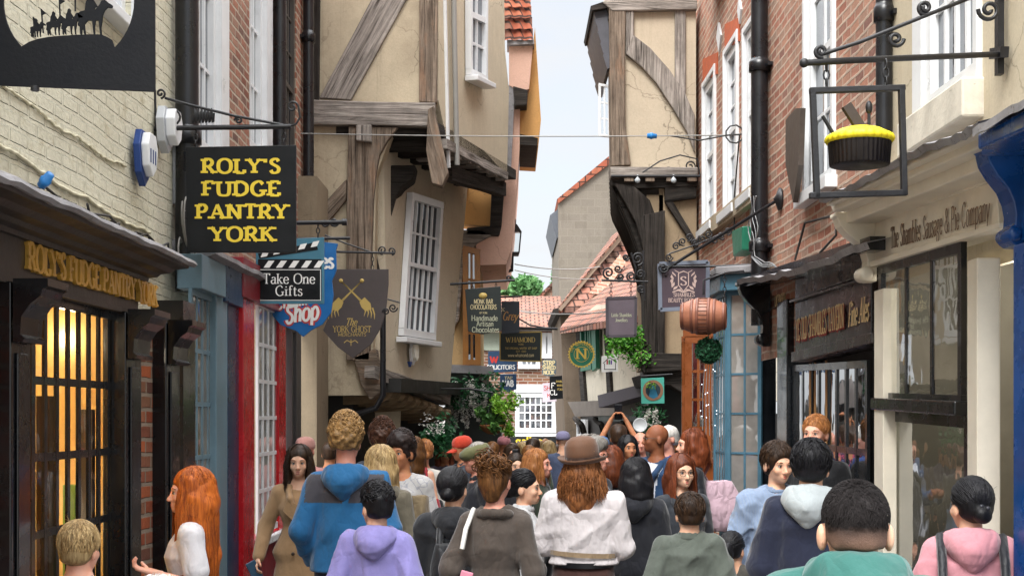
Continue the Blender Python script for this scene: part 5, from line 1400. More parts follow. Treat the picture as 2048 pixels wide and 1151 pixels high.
# ================================================================ HANGING SIGNS
from mathutils.geometry import tessellate_polygon
def FQ(y): return Face((-6, y), (6, y))
def spiral(F, cx, cy, r, turns=1.6, a0=0, cw=1, n=0, r1=.18, k=26):
    return [F.pt(cx + (r * (1 - (1 - r1) * i / k)) * math.cos(a0 + cw * turns * 6.283 * i / k), cy + (r * (1 - (1 - r1) * i / k)) * math.sin(a0 + cw * turns * 6.283 * i / k), n) for i in range(k + 1)]
def ironwork(F, parent, paths, name='bracket', r=.01, mat=None, n=0):
    m = MB()
    for p in paths:
        rr = r
        if isinstance(p, tuple): p, rr = p
        m.tube([q if isinstance(q, V) else F.pt(q[0], q[1], n) for q in p], rr, 6)
    return m.build(name, mat or IRON, parent)
def write(F, parent, s, cx, base, h, mat, fit=None, thick=.15, thin=.06, serif=True, italic=0, n=.026, name='lettering', sp=.06, depth=0, ang=0.0, lift=.0015):
    """text centred at pixel cx on baseline pixel row base; h, fit in pixels at the plane"""
    p = F.pt(cx, base, n); k = p.y / FPX
    m = MB(); X = V((math.cos(ang), 0, math.sin(ang))); Y = V((-math.sin(ang), 0, math.cos(ang)))
    letters(m, s, p, X, Y, h * k, thick, thin, serif, fit=fit * k if fit else None, italic=italic, sp=sp, depth=depth, lift=lift)
    return m.build(name, mat, parent)
def board(F, parent, pix, mat, th=.025, name='board', border=None, bmat=None, bevel=.003):
    m = MB(); F.prism(m, pix, -th, 0); o = m.build(name, mat, parent, bevel=bevel)
    if border:
        m = MB()
        for a, b in zip(pix, pix[1:] + pix[:1]): F.bar(m, a, b, border, -th - .003, .006)
        m.build('border', bmat, parent)
    return o
def hangers(F, parent, pts, name='hanger'):
    for (x, y0, y1) in pts:
        m = MB(); p0, p1 = F.pt(x, y0, -.012), F.pt(x, y1, -.012); L = (p1 - p0).length; k = max(2, int(L / .035))
        for i in range(k):
            c = p0.lerp(p1, (i + .5) / k); a = V((1, 0, 0)) if i % 2 else V((0, 1, 0)); rr = L / k * .62
            m.tube([c + a * math.cos(q) * rr * .55 + V((0, 0, math.sin(q) * rr)) for q in (j * 6.283 / 8 for j in range(9))], .004, 4, cap=False)
        m.build(name, IRON, parent)

# 1 cut-out board with riders
F1 = FQ(5.0); SGN = paint('sign_slate', '#0b0d12', .6, .2, 9, .15, 60, spec=.2)
t = thing('cutout_sign', 'big dark cut out board of riders on a hill inside a round opening', 'sign', F1.pt(160, 100))
pl = [(-190, -330), (308, -330), (310, 183), (-190, 163)]
circ = [(137 + 131 * math.cos(a), 2 + 131 * math.sin(a)) for a in (k * 6.28319 / 56 for k in range(56))]
lists = [[V((*p, 0)) for p in pl], [V((*p, 0)) for p in circ]]; allp = pl + circ
m = MB()
for n_ in (0, -.012):
    for tri in tessellate_polygon(lists):
        q = [F1.pt(*allp[i], 0) + F1.N * n_ for i in tri]; m.face(q)
for loop in (pl, circ):
    for a, b in zip(loop, loop[1:] + loop[:1]): p, q = F1.pt(*a), F1.pt(*b); m.face([p, q, q - F1.N * .012, p - F1.N * .012])
m.build('board', SGN, t)
hill = [(38, 96), (58, 84), (75, 78), (98, 74), (118, 72), (150, 70), (180, 69), (202, 69), (214, 74), (224, 80), (228, 92), (234, 100), (200, 150), (70, 150)]
horse = [(0, 32), (2, 18), (0, 8), (6, 4), (14, 2), (26, 3), (36, 0), (44, -10), (48, -18), (54, -20), (62, -13), (70, -8), (69, -3), (60, -4), (54, 2), (50, 12), (49, 24), (47, 36), (48, 50), (45, 50), (43, 34), (42, 22), (36, 22), (34, 36), (35, 50), (32, 50), (30, 34), (29, 22), (20, 22), (14, 30), (16, 50), (13, 50), (10, 36), (8, 50), (5, 50), (4, 34)]
rider = [(14, 4), (16, -14), (20, -22), (22, -32), (27, -34), (31, -30), (30, -22), (35, -14), (40, -6), (34, -4), (33, 6), (30, 14), (24, 14)]
m = MB(); F1.prism(m, hill, -.011, -.001)
for ox, oy, s in ((155, 19, 1.0), (122, 38, .62), (92, 42, .56), (60, 52, .44)):
    for pg in (horse, rider):
        pts = [V((x * s + ox, y * s + oy, 0)) for x, y in pg]
        for tri in tessellate_polygon([pts]):
            q = [F1.pt(pts[i].x, pts[i].y, -.0015 if pg is horse else -.002) for i in tri]; m.face(q); m.face([p - F1.N * .008 for p in q][::-1])
for a, b, c in (((86, 66), (82, 18), (92, 26)), ((70, 74), (66, 34), (76, 42)), ((120, 40), (118, -4), (130, 2)), ((150, 22), (150, -20), (162, -12))):
    F1.bar(m, a, b, .004, -.01, -.003); F1.prism(m, [b, c, (b[0], b[1] + 14)], -.008, -.004)
m.build('silhouette', SGN, t)
ironwork(F1, t, [[(-230, -345), (320, -345)], [(70, 172), (70, 182)]], r=.016)

# 2 fudge pantry hanging sign
F2 = FQ(8.3); t = thing('hanging_sign', 'square black hanging sign reading fudge pantry in bold yellow capitals', 'sign', F2.pt(482, 400))
BLKS = paint('sign_black', '#0d1013', .4, .25, 7, .08, 40, spec=.3)
board(F2, t, [(371, 294), (592, 290), (592, 505), (374, 504)], BLKS)
for s, b, x0, x1 in (("ROLY'S", 346, 405, 560), ("FUDGE", 391, 406, 560), ("PANTRY", 437, 393, 575), ("YORK", 482, 421, 550)):
    write(F2, t, s, (x0 + x1) / 2, b, 28, YELLOWL, x1 - x0, .27, .15, n=0, sp=.15)
ironwork(F2, t, [([(308, 258), (360, 256), (582, 253)], .016), ([(330, 196), (380, 210), (470, 232), (566, 250)], .009), spiral(F2, 344, 236, 24, 1.9, 1.57, 1), spiral(F2, 321, 187, 10, 1.3, 1.5, -1), spiral(F2, 585, 214, 12, 1.3, 0, -1),
    [(597, 214), (600, 235), (592, 248), (580, 252)], spiral(F2, 477, 241, 8, 1.4, 3.1, 1), [(310, 180), (312, 258)], [(310, 258), (308, 330)],
    [(385 + i * 1.3, 232 + 15 * math.sin(i * 1.25)) for i in range(34)]], r=.007)
hangers(F2, t, [(568, 255, 291), (392, 257, 294)])

# 3 gift shop sign
F3 = FQ(10.4); t = thing('hanging_sign', 'grey blue hanging sign with a clapperboard reading Take One Gifts', 'sign', F3.pt(580, 540))
TEAL = paint('sign_teal', '#3f7387', .4, .15, 6, .06, 30); WH = flat('sign_white', '#e8e8e4', .5)
board(F3, t, [(511, 482), (648, 474), (648, 607), (513, 607)], TEAL)
m = MB(); F3.prism(m, [(516, 518), (643, 518), (643, 601), (516, 601)], 0, .003); F3.prism(m, [(519, 517), (516, 507), (632, 484), (636, 499)], 0, .003); m.build('clapper', BLKS, t)
m = MB()
for i in range(5):
    x = 527 + i * 25; m.face([F3.pt(*p, .0045) for p in ((x, 535), (x + 12, 535), (x + 22, 521), (x + 10, 521))])
    k = lambda x_: 512.5 - (x_ - 517) * .2
    m.face([F3.pt(*p, .0045) for p in ((x - 6, k(x) + 4), (x + 7, k(x) + 1.5), (x + 12, k(x + 8) - 8), (x - 1, k(x) - 7))])
for a, b in (((517, 539), (642, 539)), ((517, 600), (642, 600)), ((518, 539), (518, 600)), ((641, 539), (641, 600))): F3.bar(m, a, b, .005, .0035, .0045)
m.build('stripe', WH, t)
write(F3, t, 'Take One', 578, 567, 20, WH, 104, .13, .06, n=.0035); write(F3, t, 'Gifts', 578, 591, 20, WH, 54, .13, .06, n=.0035)
ironwork(F3, t, [([(500, 447), (560, 446), (688, 444)], .018), spiral(F3, 668, 444, 9, 1.5), spiral(F3, 650, 446, 7, 1.5), ([(684, 444), (694, 444)], .028)])
hangers(F3, t, [(636, 446, 476), (530, 448, 481)])

# 4 blue shield sign
F4 = FQ(11.2); t = thing('hanging_sign', 'bright blue shield sign with white script word Shop, half hidden by the clapperboard sign', 'sign', F4.pt(610, 600))
SBLU = paint('sign_blue', '#1763a3', .35, .15, 6, .06, 30)
board(F4, t, [(543, 480), (655, 484), (676, 487), (672, 500), (673, 540), (664, 562), (667, 590), (662, 625), (645, 648), (622, 660), (606, 673), (592, 661), (562, 650), (546, 632), (541, 606), (548, 570)], SBLU)
SRED = flat('sign_red', '#c23a32', .5)
for th_, mt, lf in ((.42, SRED, .001), (.2, WH, .004)):
    write(F4, t, 'Shop', 604, 642, 36, mt, 66, th_, th_ * .75, False, .22, n=0, ang=.16, lift=lf)
    write(F4, t, 'Cream', 583, 614, 26, mt, 64, th_, th_ * .75, False, .22, n=0, ang=.16, lift=lf)
write(F4, t, 'es', 655, 536, 30, WH, 24, .22, .12, True, n=0)
ironwork(F4, t, [([(560, 478), (700, 476)], .014)])

# 5 dark shield with crossed hammers
F5 = FQ(12.6); t = thing('hanging_sign', 'dark brown shield sign with crossed gold torches reading York Ghost Merchants', 'sign', F5.pt(710, 620))
GBR = paint('sign_umber', '#443c3a', .5, .15, 6, .08, 30); SGO = flat('sign_gold', '#b9a05a', .45)
board(F5, t, [(661, 538), (777, 538), (777, 568), (772, 622), (762, 655), (742, 688), (706, 716), (676, 694), (656, 672), (646, 660), (654, 640), (662, 600)], GBR)
m = MB()
for sx_ in (-1, 1):
    cx_ = 703
    A_ = (cx_ - sx_ * 21, 561); B_ = (cx_ + sx_ * 22, 604)
    for o_ in (-2.2, 2.2): m.ribbon([F5.pt(A_[0] + o_, A_[1] + o_ * sx_, .001 + .0006 * (sx_ + 1)), F5.pt(B_[0] + o_ * 1.8, B_[1] + o_ * sx_, .001 + .0006 * (sx_ + 1))], .008, F5.N)
    m.lathe([(0, 0), (.02, 0), (.02, .003), (0, .003)], F5.pt(*A_, 0), F5.N, 10)
    m.face([F5.pt(x * sx_ + cx_, y, .0025) for x, y in ((16, 604), (26, 594), (38, 606), (40, 618), (28, 622), (20, 614))])
    for k in range(4): m.ribbon([F5.pt(cx_ + sx_ * (24 + k * 6), 612 + k, .003 + .0002 * k), F5.pt(cx_ + sx_ * (28 + k * 6), 622 + k * 2, .003 + .0002 * k), F5.pt(cx_ + sx_ * (25 + k * 7), 632 + k * 2, .003 + .0002 * k)], [.014, .012, .003], F5.N)
m.build('emblem', SGO, t)
write(F5, t, 'The', 702, 650, 14, SGO, 22, .12, .06, True, .3, n=0); write(F5, t, 'YORK GHOST', 704, 664, 12.5, SGO, 76, .12, .06, n=0); write(F5, t, 'MERCHANTS', 704, 672, 6.5, SGO, 56, .13, .08, False, .1, n=0)
m = MB()
for s in (-1, 1): m.ribbon([F5.pt(702, 684, .001), F5.pt(702 + s * 8, 680, .001), F5.pt(702 + s * 14, 685, .001)], .008, F5.N)
m.ribbon([F5.pt(702, 678, .0015), F5.pt(702, 691, .0015)], .007, F5.N); m.build('flourish', SGO, t)
ironwork(F5, t, [([(655, 503), (700, 504), (790, 506)], .012), [(650, 470), (690, 486), (740, 503)], spiral(F5, 783, 502, 8, 1.4, 1.5, -1), spiral(F5, 765, 500, 9, 1.5, 1.5, 1), spiral(F5, 786, 615, 9, 1.5, 0, 1), spiral(F5, 772, 623, 7, 1.5, 3, 1), [(775, 598), (800, 605)]], r=.008)
hangers(F5, t, [(668, 505, 538), (745, 506, 538)])

# 6.. small ones further up the street
def simple_sign(label, y, pix, mat, texts, bar, border=None, bmat=None, hang=(), name='hanging_sign'):
    F = FQ(y); cx = sum(p[0] for p in pix) / len(pix); cy = sum(p[1] for p in pix) / len(pix)
    t = thing(name, label, 'sign', F.pt(cx, cy)); board(F, t, pix, mat, .03, border=border, bmat=bmat)
    for s, x, b, h, fit, mt, *kw in texts: write(F, t, s, x, b, h, mt, fit, n=0, **(kw[0] if kw else {}))
    if bar: ironwork(F, t, bar, r=.012)
    if hang: hangers(F, t, hang)
    return F, t
SANS = dict(serif=False, thick=.15, thin=.11)
DKG = paint('sign_darkgreen', '#18211f', .4, .2, 6, .06); CRM = flat('sign_cream', '#cfc093', .5); SGR = flat('sign_pale', '#a8aa92', .5)
F, t = simple_sign('black green hanging sign for handmade artisan chocolates below a curled bracket', 15.4, [(930, 578), (1001, 572), (1004, 658), (985, 664), (965, 668), (945, 665), (936, 661)], DKG,
    [('MONK BAR', 967, 607, 9, 38, CRM, SANS), ('CHOCOLATIERS', 967, 618, 9, 52, CRM, SANS), ('OF YORK', 967, 627, 3.5, 16, CRM, SANS), ('Handmade', 969, 641, 11, 52, SGR, SANS), ('Artisan', 970, 652, 10.5, 34, SGR, SANS), ('Chocolates', 971, 664, 10.5, 54, SGR, SANS)],
    [([(900, 568), (1030, 560)], .016), spiral(FQ(15.4), 1017, 556, 6, 1.3, 1.57, -1)], hang=[(945, 566, 577), (992, 562, 573)])
m = MB(); m.lathe([(0, 0), (.04, 0), (.04, .004), (0, .004)], F.pt(966, 591, 0), F.N, 14, sx=1.2, sy=.9); m.build('badge', SGO, t)
simple_sign('slate hanging sign with gilt script word Grey behind the chocolate sign', 18, [(1003, 602), (1039, 602), (1039, 665), (1003, 667)], paint('sign_slate2', '#272d36', .45), [('Grey', 1020, 640, 17, 30, flat('gilt_orange', '#b98a4a'), dict(italic=.25)), ('x', 1006, 622, 10, 6, CRM)], [([(990, 594), (1045, 592)], .014)])
F, t = simple_sign('black jet shop hanging sign with gold border and the name Hamond', 19, [(1000, 665), (1083, 663), (1082, 722), (1000, 720)], paint('sign_bottle', '#14201d', .4), [('W.HAMOND', 1041, 684, 10, 58, SGO, dict(thick=.17)), ('YORK', 1042, 690, 3.6, 11, SGO, SANS), ('THE ORIGINAL WHITBY JET SHOP', 1042, 698, 4, 64, SGO, SANS), ('EST. 1860', 1042, 704, 3.6, 20, SGO, SANS), ('www.whamond.com', 1042, 713, 7, 52, CRM, dict(serif=False, thick=.14, thin=.1))],
    [([(1000, 655), (1115, 657)], .02), [(1035, 635), (1060, 650), (1090, 655)]], border=.018, bmat=SGO)
SB2 = paint('sign_steelblue', '#2a4564', .4)
simple_sign('blue solicitors hanging sign with white capitals under a red W', 21, [(976, 702), (1034, 700), (1034, 742), (976, 746)], SB2, [('SOLICITORS', 1002, 738, 8.5, 56, WH, dict(serif=False, thick=.2, thin=.15)), ('W', 988, 725, 13, 16, SRED, dict(serif=False, thick=.25, thin=.18))], None)
simple_sign('small blue tavern sign with white and orange marks hung below the solicitors sign', 21.3, [(1000, 748), (1033, 747), (1033, 778), (1024, 780), (1018, 785), (1010, 780), (1000, 780)], SB2, [('YAB', 1016, 772, 12, 22, WH, dict(serif=False, thick=.25, thin=.2)), ('TAP', 1017, 758, 6, 16, CRM, dict(serif=False, thick=.2))], None)
simple_sign('small grey round cornered sign with stacked cream letters', 26, [(1084, 722), (1088, 718), (1109, 718), (1113, 722), (1112, 746), (1106, 752), (1090, 751), (1084, 746)], paint('sign_blgrey', '#4c5a64', .5), [('STRP', 1098, 730, 9, 24, CRM, dict(serif=False, thick=.25, thin=.2)), ('SHRED', 1098, 738, 7, 26, CRM, dict(serif=False, thick=.25, thin=.2)), ('NOOK', 1098, 748, 8, 22, CRM, dict(serif=False, thick=.25, thin=.2))], None)
simple_sign('pale pink banner sign with faded red capitals', 27, [(1085, 766), (1113, 764), (1113, 802), (1085, 804)], paint('sign_pink', '#cfc3cd', .6), [('SHA', 1098, 780, 9, 20, SRED, SANS), ('KI', 1100, 794, 8, 12, SRED, SANS)], None)
F, t = simple_sign('black square sign with white capitals beside three finger boards', 25, [(1099, 752), (1130, 750), (1130, 796), (1100, 799)], BLKS, [('F', 1106, 776, 11, 8, WH, SANS), ('CL', 1107, 789, 10, 14, WH, SANS), ('SHAMBLES', 1120, 764, 4, 16, SGO, SANS), ('MARKET', 1121, 772, 4, 14, SGO, SANS), ('FOOD', 1121, 780, 4, 12, SGO, SANS)], None)
for k, (s, yy) in enumerate((('Clothes', 754), ('Coffee', 769), ('Crafts', 783))):
    m = MB(); F.prism(m, [(1130, yy), (1148, yy), (1153, yy + 5), (1148, yy + 10), (1130, yy + 10)], -.02, 0); m.build('finger_board', BLKS, t); write(F, t, s, 1140, yy + 7.5, 5.5, SGR, 17, n=0, **SANS)
# round green N sign
F = FQ(20); t = thing('hanging_sign', 'round green sign with a gold toothed edge and a large letter N', 'sign', F.pt(1163, 708))
GRN = paint('sign_green', '#1d6b52', .4); m = MB(); c = F.pt(1163, 708); m.lathe([(0, -.02), (.175, -.02), (.175, 0), (0, 0)], c, (0, -1, 0), 40, False); m.build('disc', GRN, t)
GO2 = flat('sign_gold2', '#c7a94a', .45); m = MB(); m.lathe([(.176, -.02), (.188, -.02), (.188, .004), (.172, .004), (.172, 0)], c, (0, -1, 0), 40, False); m.lathe([(.108, .001), (.114, .001), (.114, .003), (.108, .003)], c, (0, -1, 0), 32, False)
for k in range(28): a = k * 6.283 / 28; m.beam(c + V((math.cos(a) * .185, .01, math.sin(a) * .185)), c + V((math.cos(a) * .203, .01, math.sin(a) * .203)), .022, .016, (0, -1, 0))
m.build('rim', GO2, t); write(F, t, 'N', 1163, 717, 20, GO2, 22, .2, .08, n=.004)
for k, ch in enumerate('THE NUTCRACKER'):
    a = math.pi * (.92 - .84 * k / 13); p = c + V((math.cos(a) * .14, -.004, math.sin(a) * .14)); m = MB(); letters(m, ch, p, V((math.sin(a), 0, -math.cos(a))), V((math.cos(a), 0, math.sin(a))), .035, .16, .12, False)
    if m.f: m.build('lettering', GO2, t)
# little white house plaque
F = FQ(19.6); t = thing('wall_sign', 'white plaque with a small line drawing of a house in red and green', 'sign', F.pt(1218, 726)); board(F, t, [(1203, 712), (1236, 708), (1236, 742), (1203, 744)], WH)
m = MB()
for a, b in (((1206, 726), (1219, 714)), ((1219, 714), (1233, 724)), ((1208, 738), (1232, 738)), ((1209, 726), (1209, 738)), ((1231, 725), (1231, 738))): m.ribbon([F.pt(*a, .002), F.pt(*b, .002)], .01, F.N)
m.build('line_drawing', IRON, t)
for k, hx in enumerate(('#b33a3a', '#3a8a4a', '#6a4a9a')): m = MB(); m.face([F.pt(x, y, .003) for x, y in ((1213 + k * 4, 728), (1216 + k * 4, 728), (1216 + k * 4, 719), (1213 + k * 4, 720))]); m.build('colour_bar', flat('bar_' + 'rgp'[k], hx), t)
# jewellers sign with tall scrolled bracket
F = FQ(15.0)
FR_ = paint('sign_mauve', '#5a5058', .5, .15, 5, .1); F, t = simple_sign('mauve grey jewellers hanging sign in a dark frame under tall scrolled ironwork', 15.0, [(1214, 596), (1272, 594), (1271, 671), (1215, 672)], FR_, [('Little Shambles', 1243, 633, 7, 40, SGR, dict(thick=.16, thin=.08)), ('Jewellers', 1243, 643, 7, 24, SGR, dict(thick=.16, thin=.08))],
    [([(1203, 560), (1296, 563)], .014), spiral(F, 1217, 545, 12, 1.6, 1.5, 1), spiral(F, 1236, 537, 8, 1.5, 0, 1), spiral(F, 1241, 553, 7, 1.5, 3, -1), spiral(F, 1275, 517, 14, 1.8, 1.5, -1), spiral(F, 1252, 514, 7, 1.4, 0, 1), spiral(F, 1262, 552, 9, 1.6, 2, 1), spiral(F, 1281, 548, 10, 1.5, 1, -1), spiral(F, 1282, 577, 8, 1.5, 1, 1), [(1287, 500), (1286, 540), (1290, 600)], [(1262, 505), (1272, 535), (1268, 562)]], border=.03, bmat=paint('frame_mauve', '#3f3a40', .5), hang=[(1222, 561, 596), (1262, 562, 595)])
# beauty rooms sign and its long bracket
F = FQ(12.5); PUR = paint('sign_plum', '#43363f', .45, .2, 5, .08); GFR = paint('frame_grey', '#6a7280', .5)
F, t = simple_sign('plum hanging sign with a pale wreath around the letter S in a grey frame', 12.5, [(1319, 527), (1416, 523), (1415, 614), (1321, 619)], PUR, [('SHAMBLES', 1368, 593, 7.5, 42, flat('rose_gold', '#bda59c'), dict(thick=.17)), ('BEAUTY ROOMS', 1366, 604, 8, 58, flat('rose_gold', '#bda59c'), dict(thick=.17)), ('YORK', 1370, 612, 5, 18, flat('rose_gold', '#bda59c'), SANS), ('S', 1367, 570, 17, 13, flat('rose_gold', '#bda59c'), dict(thick=.2))], None, border=.035, bmat=GFR)
m = MB(); RG = flat('rose_gold', '#bda59c')
for s in (-1, 1):
    for k in range(9):
        a = -1.9 + k * .36; c = F.pt(1367 + s * 23 * math.cos(a), 560 + 21 * math.sin(a) * -1, .002); d = V((s * math.sin(a), 0, math.cos(a)))
        m.face([c - d * .03, c + V((s, 0, .3)) * .018, c + d * .03, c - V((s, 0, .3)) * .012])
m.ribbon([F.pt(x, y, .003) for x, y in ((1357, 546), (1357, 570), (1367, 582), (1377, 570), (1377, 546), (1367, 542), (1357, 546))], .009, F.N)
m.ribbon([F.pt(x, y, .003) for x, y in ((1345, 584), (1356, 580), (1367, 584), (1378, 580), (1389, 584))], .012, F.N); m.build('wreath', RG, t)
pw_ = FR.pt(1558, 398, .02)
ironwork(F, t, [([V((F.pt(1322, 540).x, 12.5, F.pt(1322, 545).z)), F.pt(1370, 514), pw_], .016), ([F.pt(1318, 533), F.pt(1440, 532), FR.pt(1520, 528, .02)], .012), ([F.pt(1330, 552), FR.pt(1500, 548, .02)], .009),
    spiral(F, 1326, 535, 11, 1.6, 0, 1, .03), spiral(F, 1338, 514, 8, 1.6, 0, 1, .03)] + [spiral(F, 1352 + k * 13, 492 - (k % 3) * 7 - k * 2, 8, 1.5, k, 1 if k % 2 else -1, -.1) for k in range(9)] + [[V((F.pt(1340, 505).x, 12.6, F.pt(1340, 505).z)), F.pt(1400, 486, -.1), F.pt(1470, 455, -.1)]], r=.008)
m = MB(); m.lathe([(0, -.02), (.09, -.02), (.1, 0), (.03, .03), (0, .05)], pw_, FR.N, 14); m.build('wall_rose', IRON, t)
# curled iron bracket on the right hand timbered house
t = thing('iron_bracket', 'curled black sign bracket fixed under the cream panel of the right hand timbered house', 'bracket', FT.pt(1300, 350, .1))
ironwork(FT, t, [([(1222, 352), (1400, 352)], .016), [(1285, 345), (1320, 322), (1360, 310), (1395, 318), (1400, 352)], spiral(FT, 1282, 341, 9, 1.5, 0, 1), spiral(FT, 1336, 342, 10, 1.6, 1.5, -1), spiral(FT, 1360, 342, 9, 1.6, 1.5, 1), spiral(FT, 1380, 332, 12, 1.6, 1.5, -1)], r=.009, n=.25)
m = MB()
for x in (1275, 1347): m.lathe([(0, 0), (.03, .01), (.035, .04), (.012, .07), (.012, .1)], FT.pt(x, 366, .25), (0, 0, 1), 12)
m.build('glass_knob', flat('knob', '#b9c0c4', .2), t)
# teal square sign
F, t = simple_sign('bright turquoise square sign with a brown ring around a green and blue figure', 15.9, [(1282, 756), (1328, 754), (1329, 806), (1283, 807)], paint('sign_turq', '#4fae9c', .5, .1), [], [([(1282, 752), (1345, 748)], .014)])
c = F.pt(1306, 780, .002); m = MB(); m.lathe([(.088, 0), (.122, 0), (.122, .004), (.088, .004)], c, (0, -1, 0), 30, False); m.build('ring', flat('ring_brown', '#8f6a52'), t)
m = MB(); m.lathe([(0, .001), (.088, .001), (.088, .003)], c, (0, -1, 0), 30, False); m.build('disc', flat('disc_dark', '#243a44'), t)
m = MB(); m.face([F.pt(x, y, .008) for x, y in ((1298, 792), (1300, 778), (1306, 770), (1311, 776), (1316, 792), (1307, 797))]); m.build('figure', flat('fig_blue', '#2f7a9a'), t)
m = MB(); leaves(m, F.pt(1302, 771, .05), .06, 40, .02, shell=0, sc=(1, .2, .8)); m.build('leaves', LEAFB, t)
# barrel, topiary ball
F = FQ(11.0); t = thing('hanging_barrel', 'copper coloured wooden barrel hung as a sign in front of the bay windows', 'barrel sign', F.pt(1407, 632))
COP = paint('barrel_copper', '#a0674e', .45, .25, 9, .2, 40); c = F.pt(1407, 632); ax = V((1, -.22, -.02)).normalized()
pr = []
for k in range(13):
    x = -.185 + .37 * k / 12; pr.append((.148 - .045 * (x / .185) ** 2 * 1.15, x))
m = MB(); m.lathe([(.0, -.17), (.088, -.17), (.09, -.185)] + pr + [(.09, .185), (.088, .17), (0, .17)], c, ax, 28, True); m.build('staves', COP, t)
m = MB()
for x in (-.165, -.09, -.045, .045, .09, .165):
    r_ = .148 - .045 * (x / .185) ** 2 * 1.15; m.lathe([(r_, -.013), (r_ + .006, -.011), (r_ + .006, .011), (r_, .013)], c + ax * x, ax, 28)
m.build('hoop', paint('hoop', '#7e4f3f', .4, .25, 8), t)
m = MB(); x_ = ax.cross(V((0, 0, 1))).normalized(); y_ = ax.cross(x_)
for k in range(28):
    a = k * 6.283 / 28; q = c + (x_ * math.cos(a) + y_ * math.sin(a)) * .149; m.tube([q - ax * .04, q, q + ax * .04], .0025, 4)
m.build('stave_joint', paint('joint', '#4f3026', .7), t)
hangers(F, t, [(1449, 545, 602)]); ironwork(F, t, [[(1407, 590), (1407, 560), (1449, 546)], ([(1449, 546), FR.pt(1500, 540, .02)], .01)])
t = thing('topiary_ball', 'dark green clipped topiary ball with a string of fairy lights below the barrel', 'topiary', F.pt(1417, 700))
c = FQ(11.1).pt(1417, 700); m = MB(); m.ball(c, .095, 20, 14); m.build('core', paint('topiary_core', '#14331f', .9), t)
m = MB(); leaves(m, c, .112, 1500, .014, shell=.86); m.build('leaves', leafm('leaf_topiary', ['#1d4a30', '#2f6a48', '#4a8a62', '#173a28']), t)
m = MB()
for k in range(4): m.tube([c + V((.02 * k - .03, 0, -.1)), c + V((.025 * k - .045, .01, -.35)), c + V((.03 * k - .05, 0, -.7))], .003, 4)
m.tube([c + V((0, 0, .1)), c + V((0, 0, .2))], .004, 4); m.build('wire', flat('wire_silver', '#8f9296', .4), t)
m = MB()
for k in range(16): m.ball(c + V((rnd.uniform(-.07, .07), rnd.uniform(-.02, .02), -.14 - rnd.random() * .55)), .0035, 6, 4)
m.build('fairy_light', emit('fairy', '#eaf4ff', 2.0), t)

# the pie in its frame
F = Face((0, 5.55), (3, 5.7)); t = thing('pie_sign', 'black iron frame with a yellow crusted pie hung from a long scrolled bracket', 'sign', F.pt(1720, 290))
m = MB()
for a, b in (((1621, 180), (1812, 174)), ((1621, 390), (1816, 384)), ((1627, 174), (1636, 396)), ((1805, 170), (1811, 390))): F.bar(m, a, b, .024, -.03, 0)
m.build('frame', IRON, t, bevel=.003)
pc = F.pt(1719, 310, -.02)
m = MB(); prof = [(0, -.045), (.118, -.045), (.122, -.04), (.128, .052), (.131, .06), (0, .06)]; rows = []
for r_, h in prof:
    rows.append([pc + V((math.cos(q) * r_ * (1 + .018 * math.cos(q * 40) * (1 if -.05 < h < .06 else 0)), math.sin(q) * r_ * (1 + .018 * math.cos(q * 40)), h)) for q in (j * 6.283 / 160 for j in range(160))])
m.grid(rows, None, True, close=True); m.build('pie_tin', paint('tin_dark', '#2a2523', .35, .3, 8, .2, 40, metal=.5), t)
m = MB(); rows = []
for r_, h in ((.13, .05), (.139, .056), (.142, .068), (.136, .08), (.12, .088), (.09, .105), (.05, .116), (0.001, .119)):
    rows.append([pc + V((math.cos(q) * r_ * (1 + (.02 * math.cos(q * 26) if r_ > .125 else 0)), math.sin(q) * r_ * (1 + (.02 * math.cos(q * 26) if r_ > .125 else 0)), h)) for q in (j * 6.283 / 104 for j in range(104))])
m.grid(rows, None, True, close=True); m.build('crust', paint('crust_yellow', '#e8d21e', .55, .12, 12, .3, 40), t)
m = MB(); m.beam(F.pt(1690, 212, -.05), F.pt(1722, 262, -.05), .04, .03, F.N); m.build('knife', paint('knife', '#3a302a', .6), t)
m = MB(); m.tube([F.pt(1738, 210, -.03), F.pt(1738, 258, -.03)], .007, 6); m.ball(F.pt(1738, 215, -.03), .022, 10, 8, (.7, .7, 1.3)); m.tube([F.pt(1645, 232, -.05), F.pt(1668, 270, -.05)], .008, 6); m.build('fork', IRON, t)
wp = FR.pt(2008, 108, .02)
m = MB(); m.tube([F.pt(1608, 126), F.pt(1700, 121), wp + V((0, 0, .0))], .014, 8); m.ball(F.pt(1608, 126), .02, 10, 8)
m.tube([F.pt(1640, 110), F.pt(1720, 84), F.pt(1830, 40), F.pt(1960, -12), FR.pt(2005, -25, .03)], .009, 6)
for a in (spiral(F, 1642, 103, 13, 1.5, 1.3, 1), spiral(F, 1792, 78, 16, 1.4, 0, 1), spiral(F, 1850, 16, 15, 1.5, 1.2, 1), spiral(F, 1978, 20, 22, 1.5, 3.2, -1)): m.tube(a, .009, 6)
m.build('bracket', IRON, t)
m = MB(); m.beam(FR.pt(2005, -30, .02), FR.pt(2005, 150, .02), .045, .03, FR.N); m.beam(FR.pt(1995, 108, .02), FR.pt(2018, 104, .02), .05, .04, FR.N); m.build('wall_bar', IRON, t)
hangers(F, t, [(1653, 124, 176), (1772, 120, 172)])

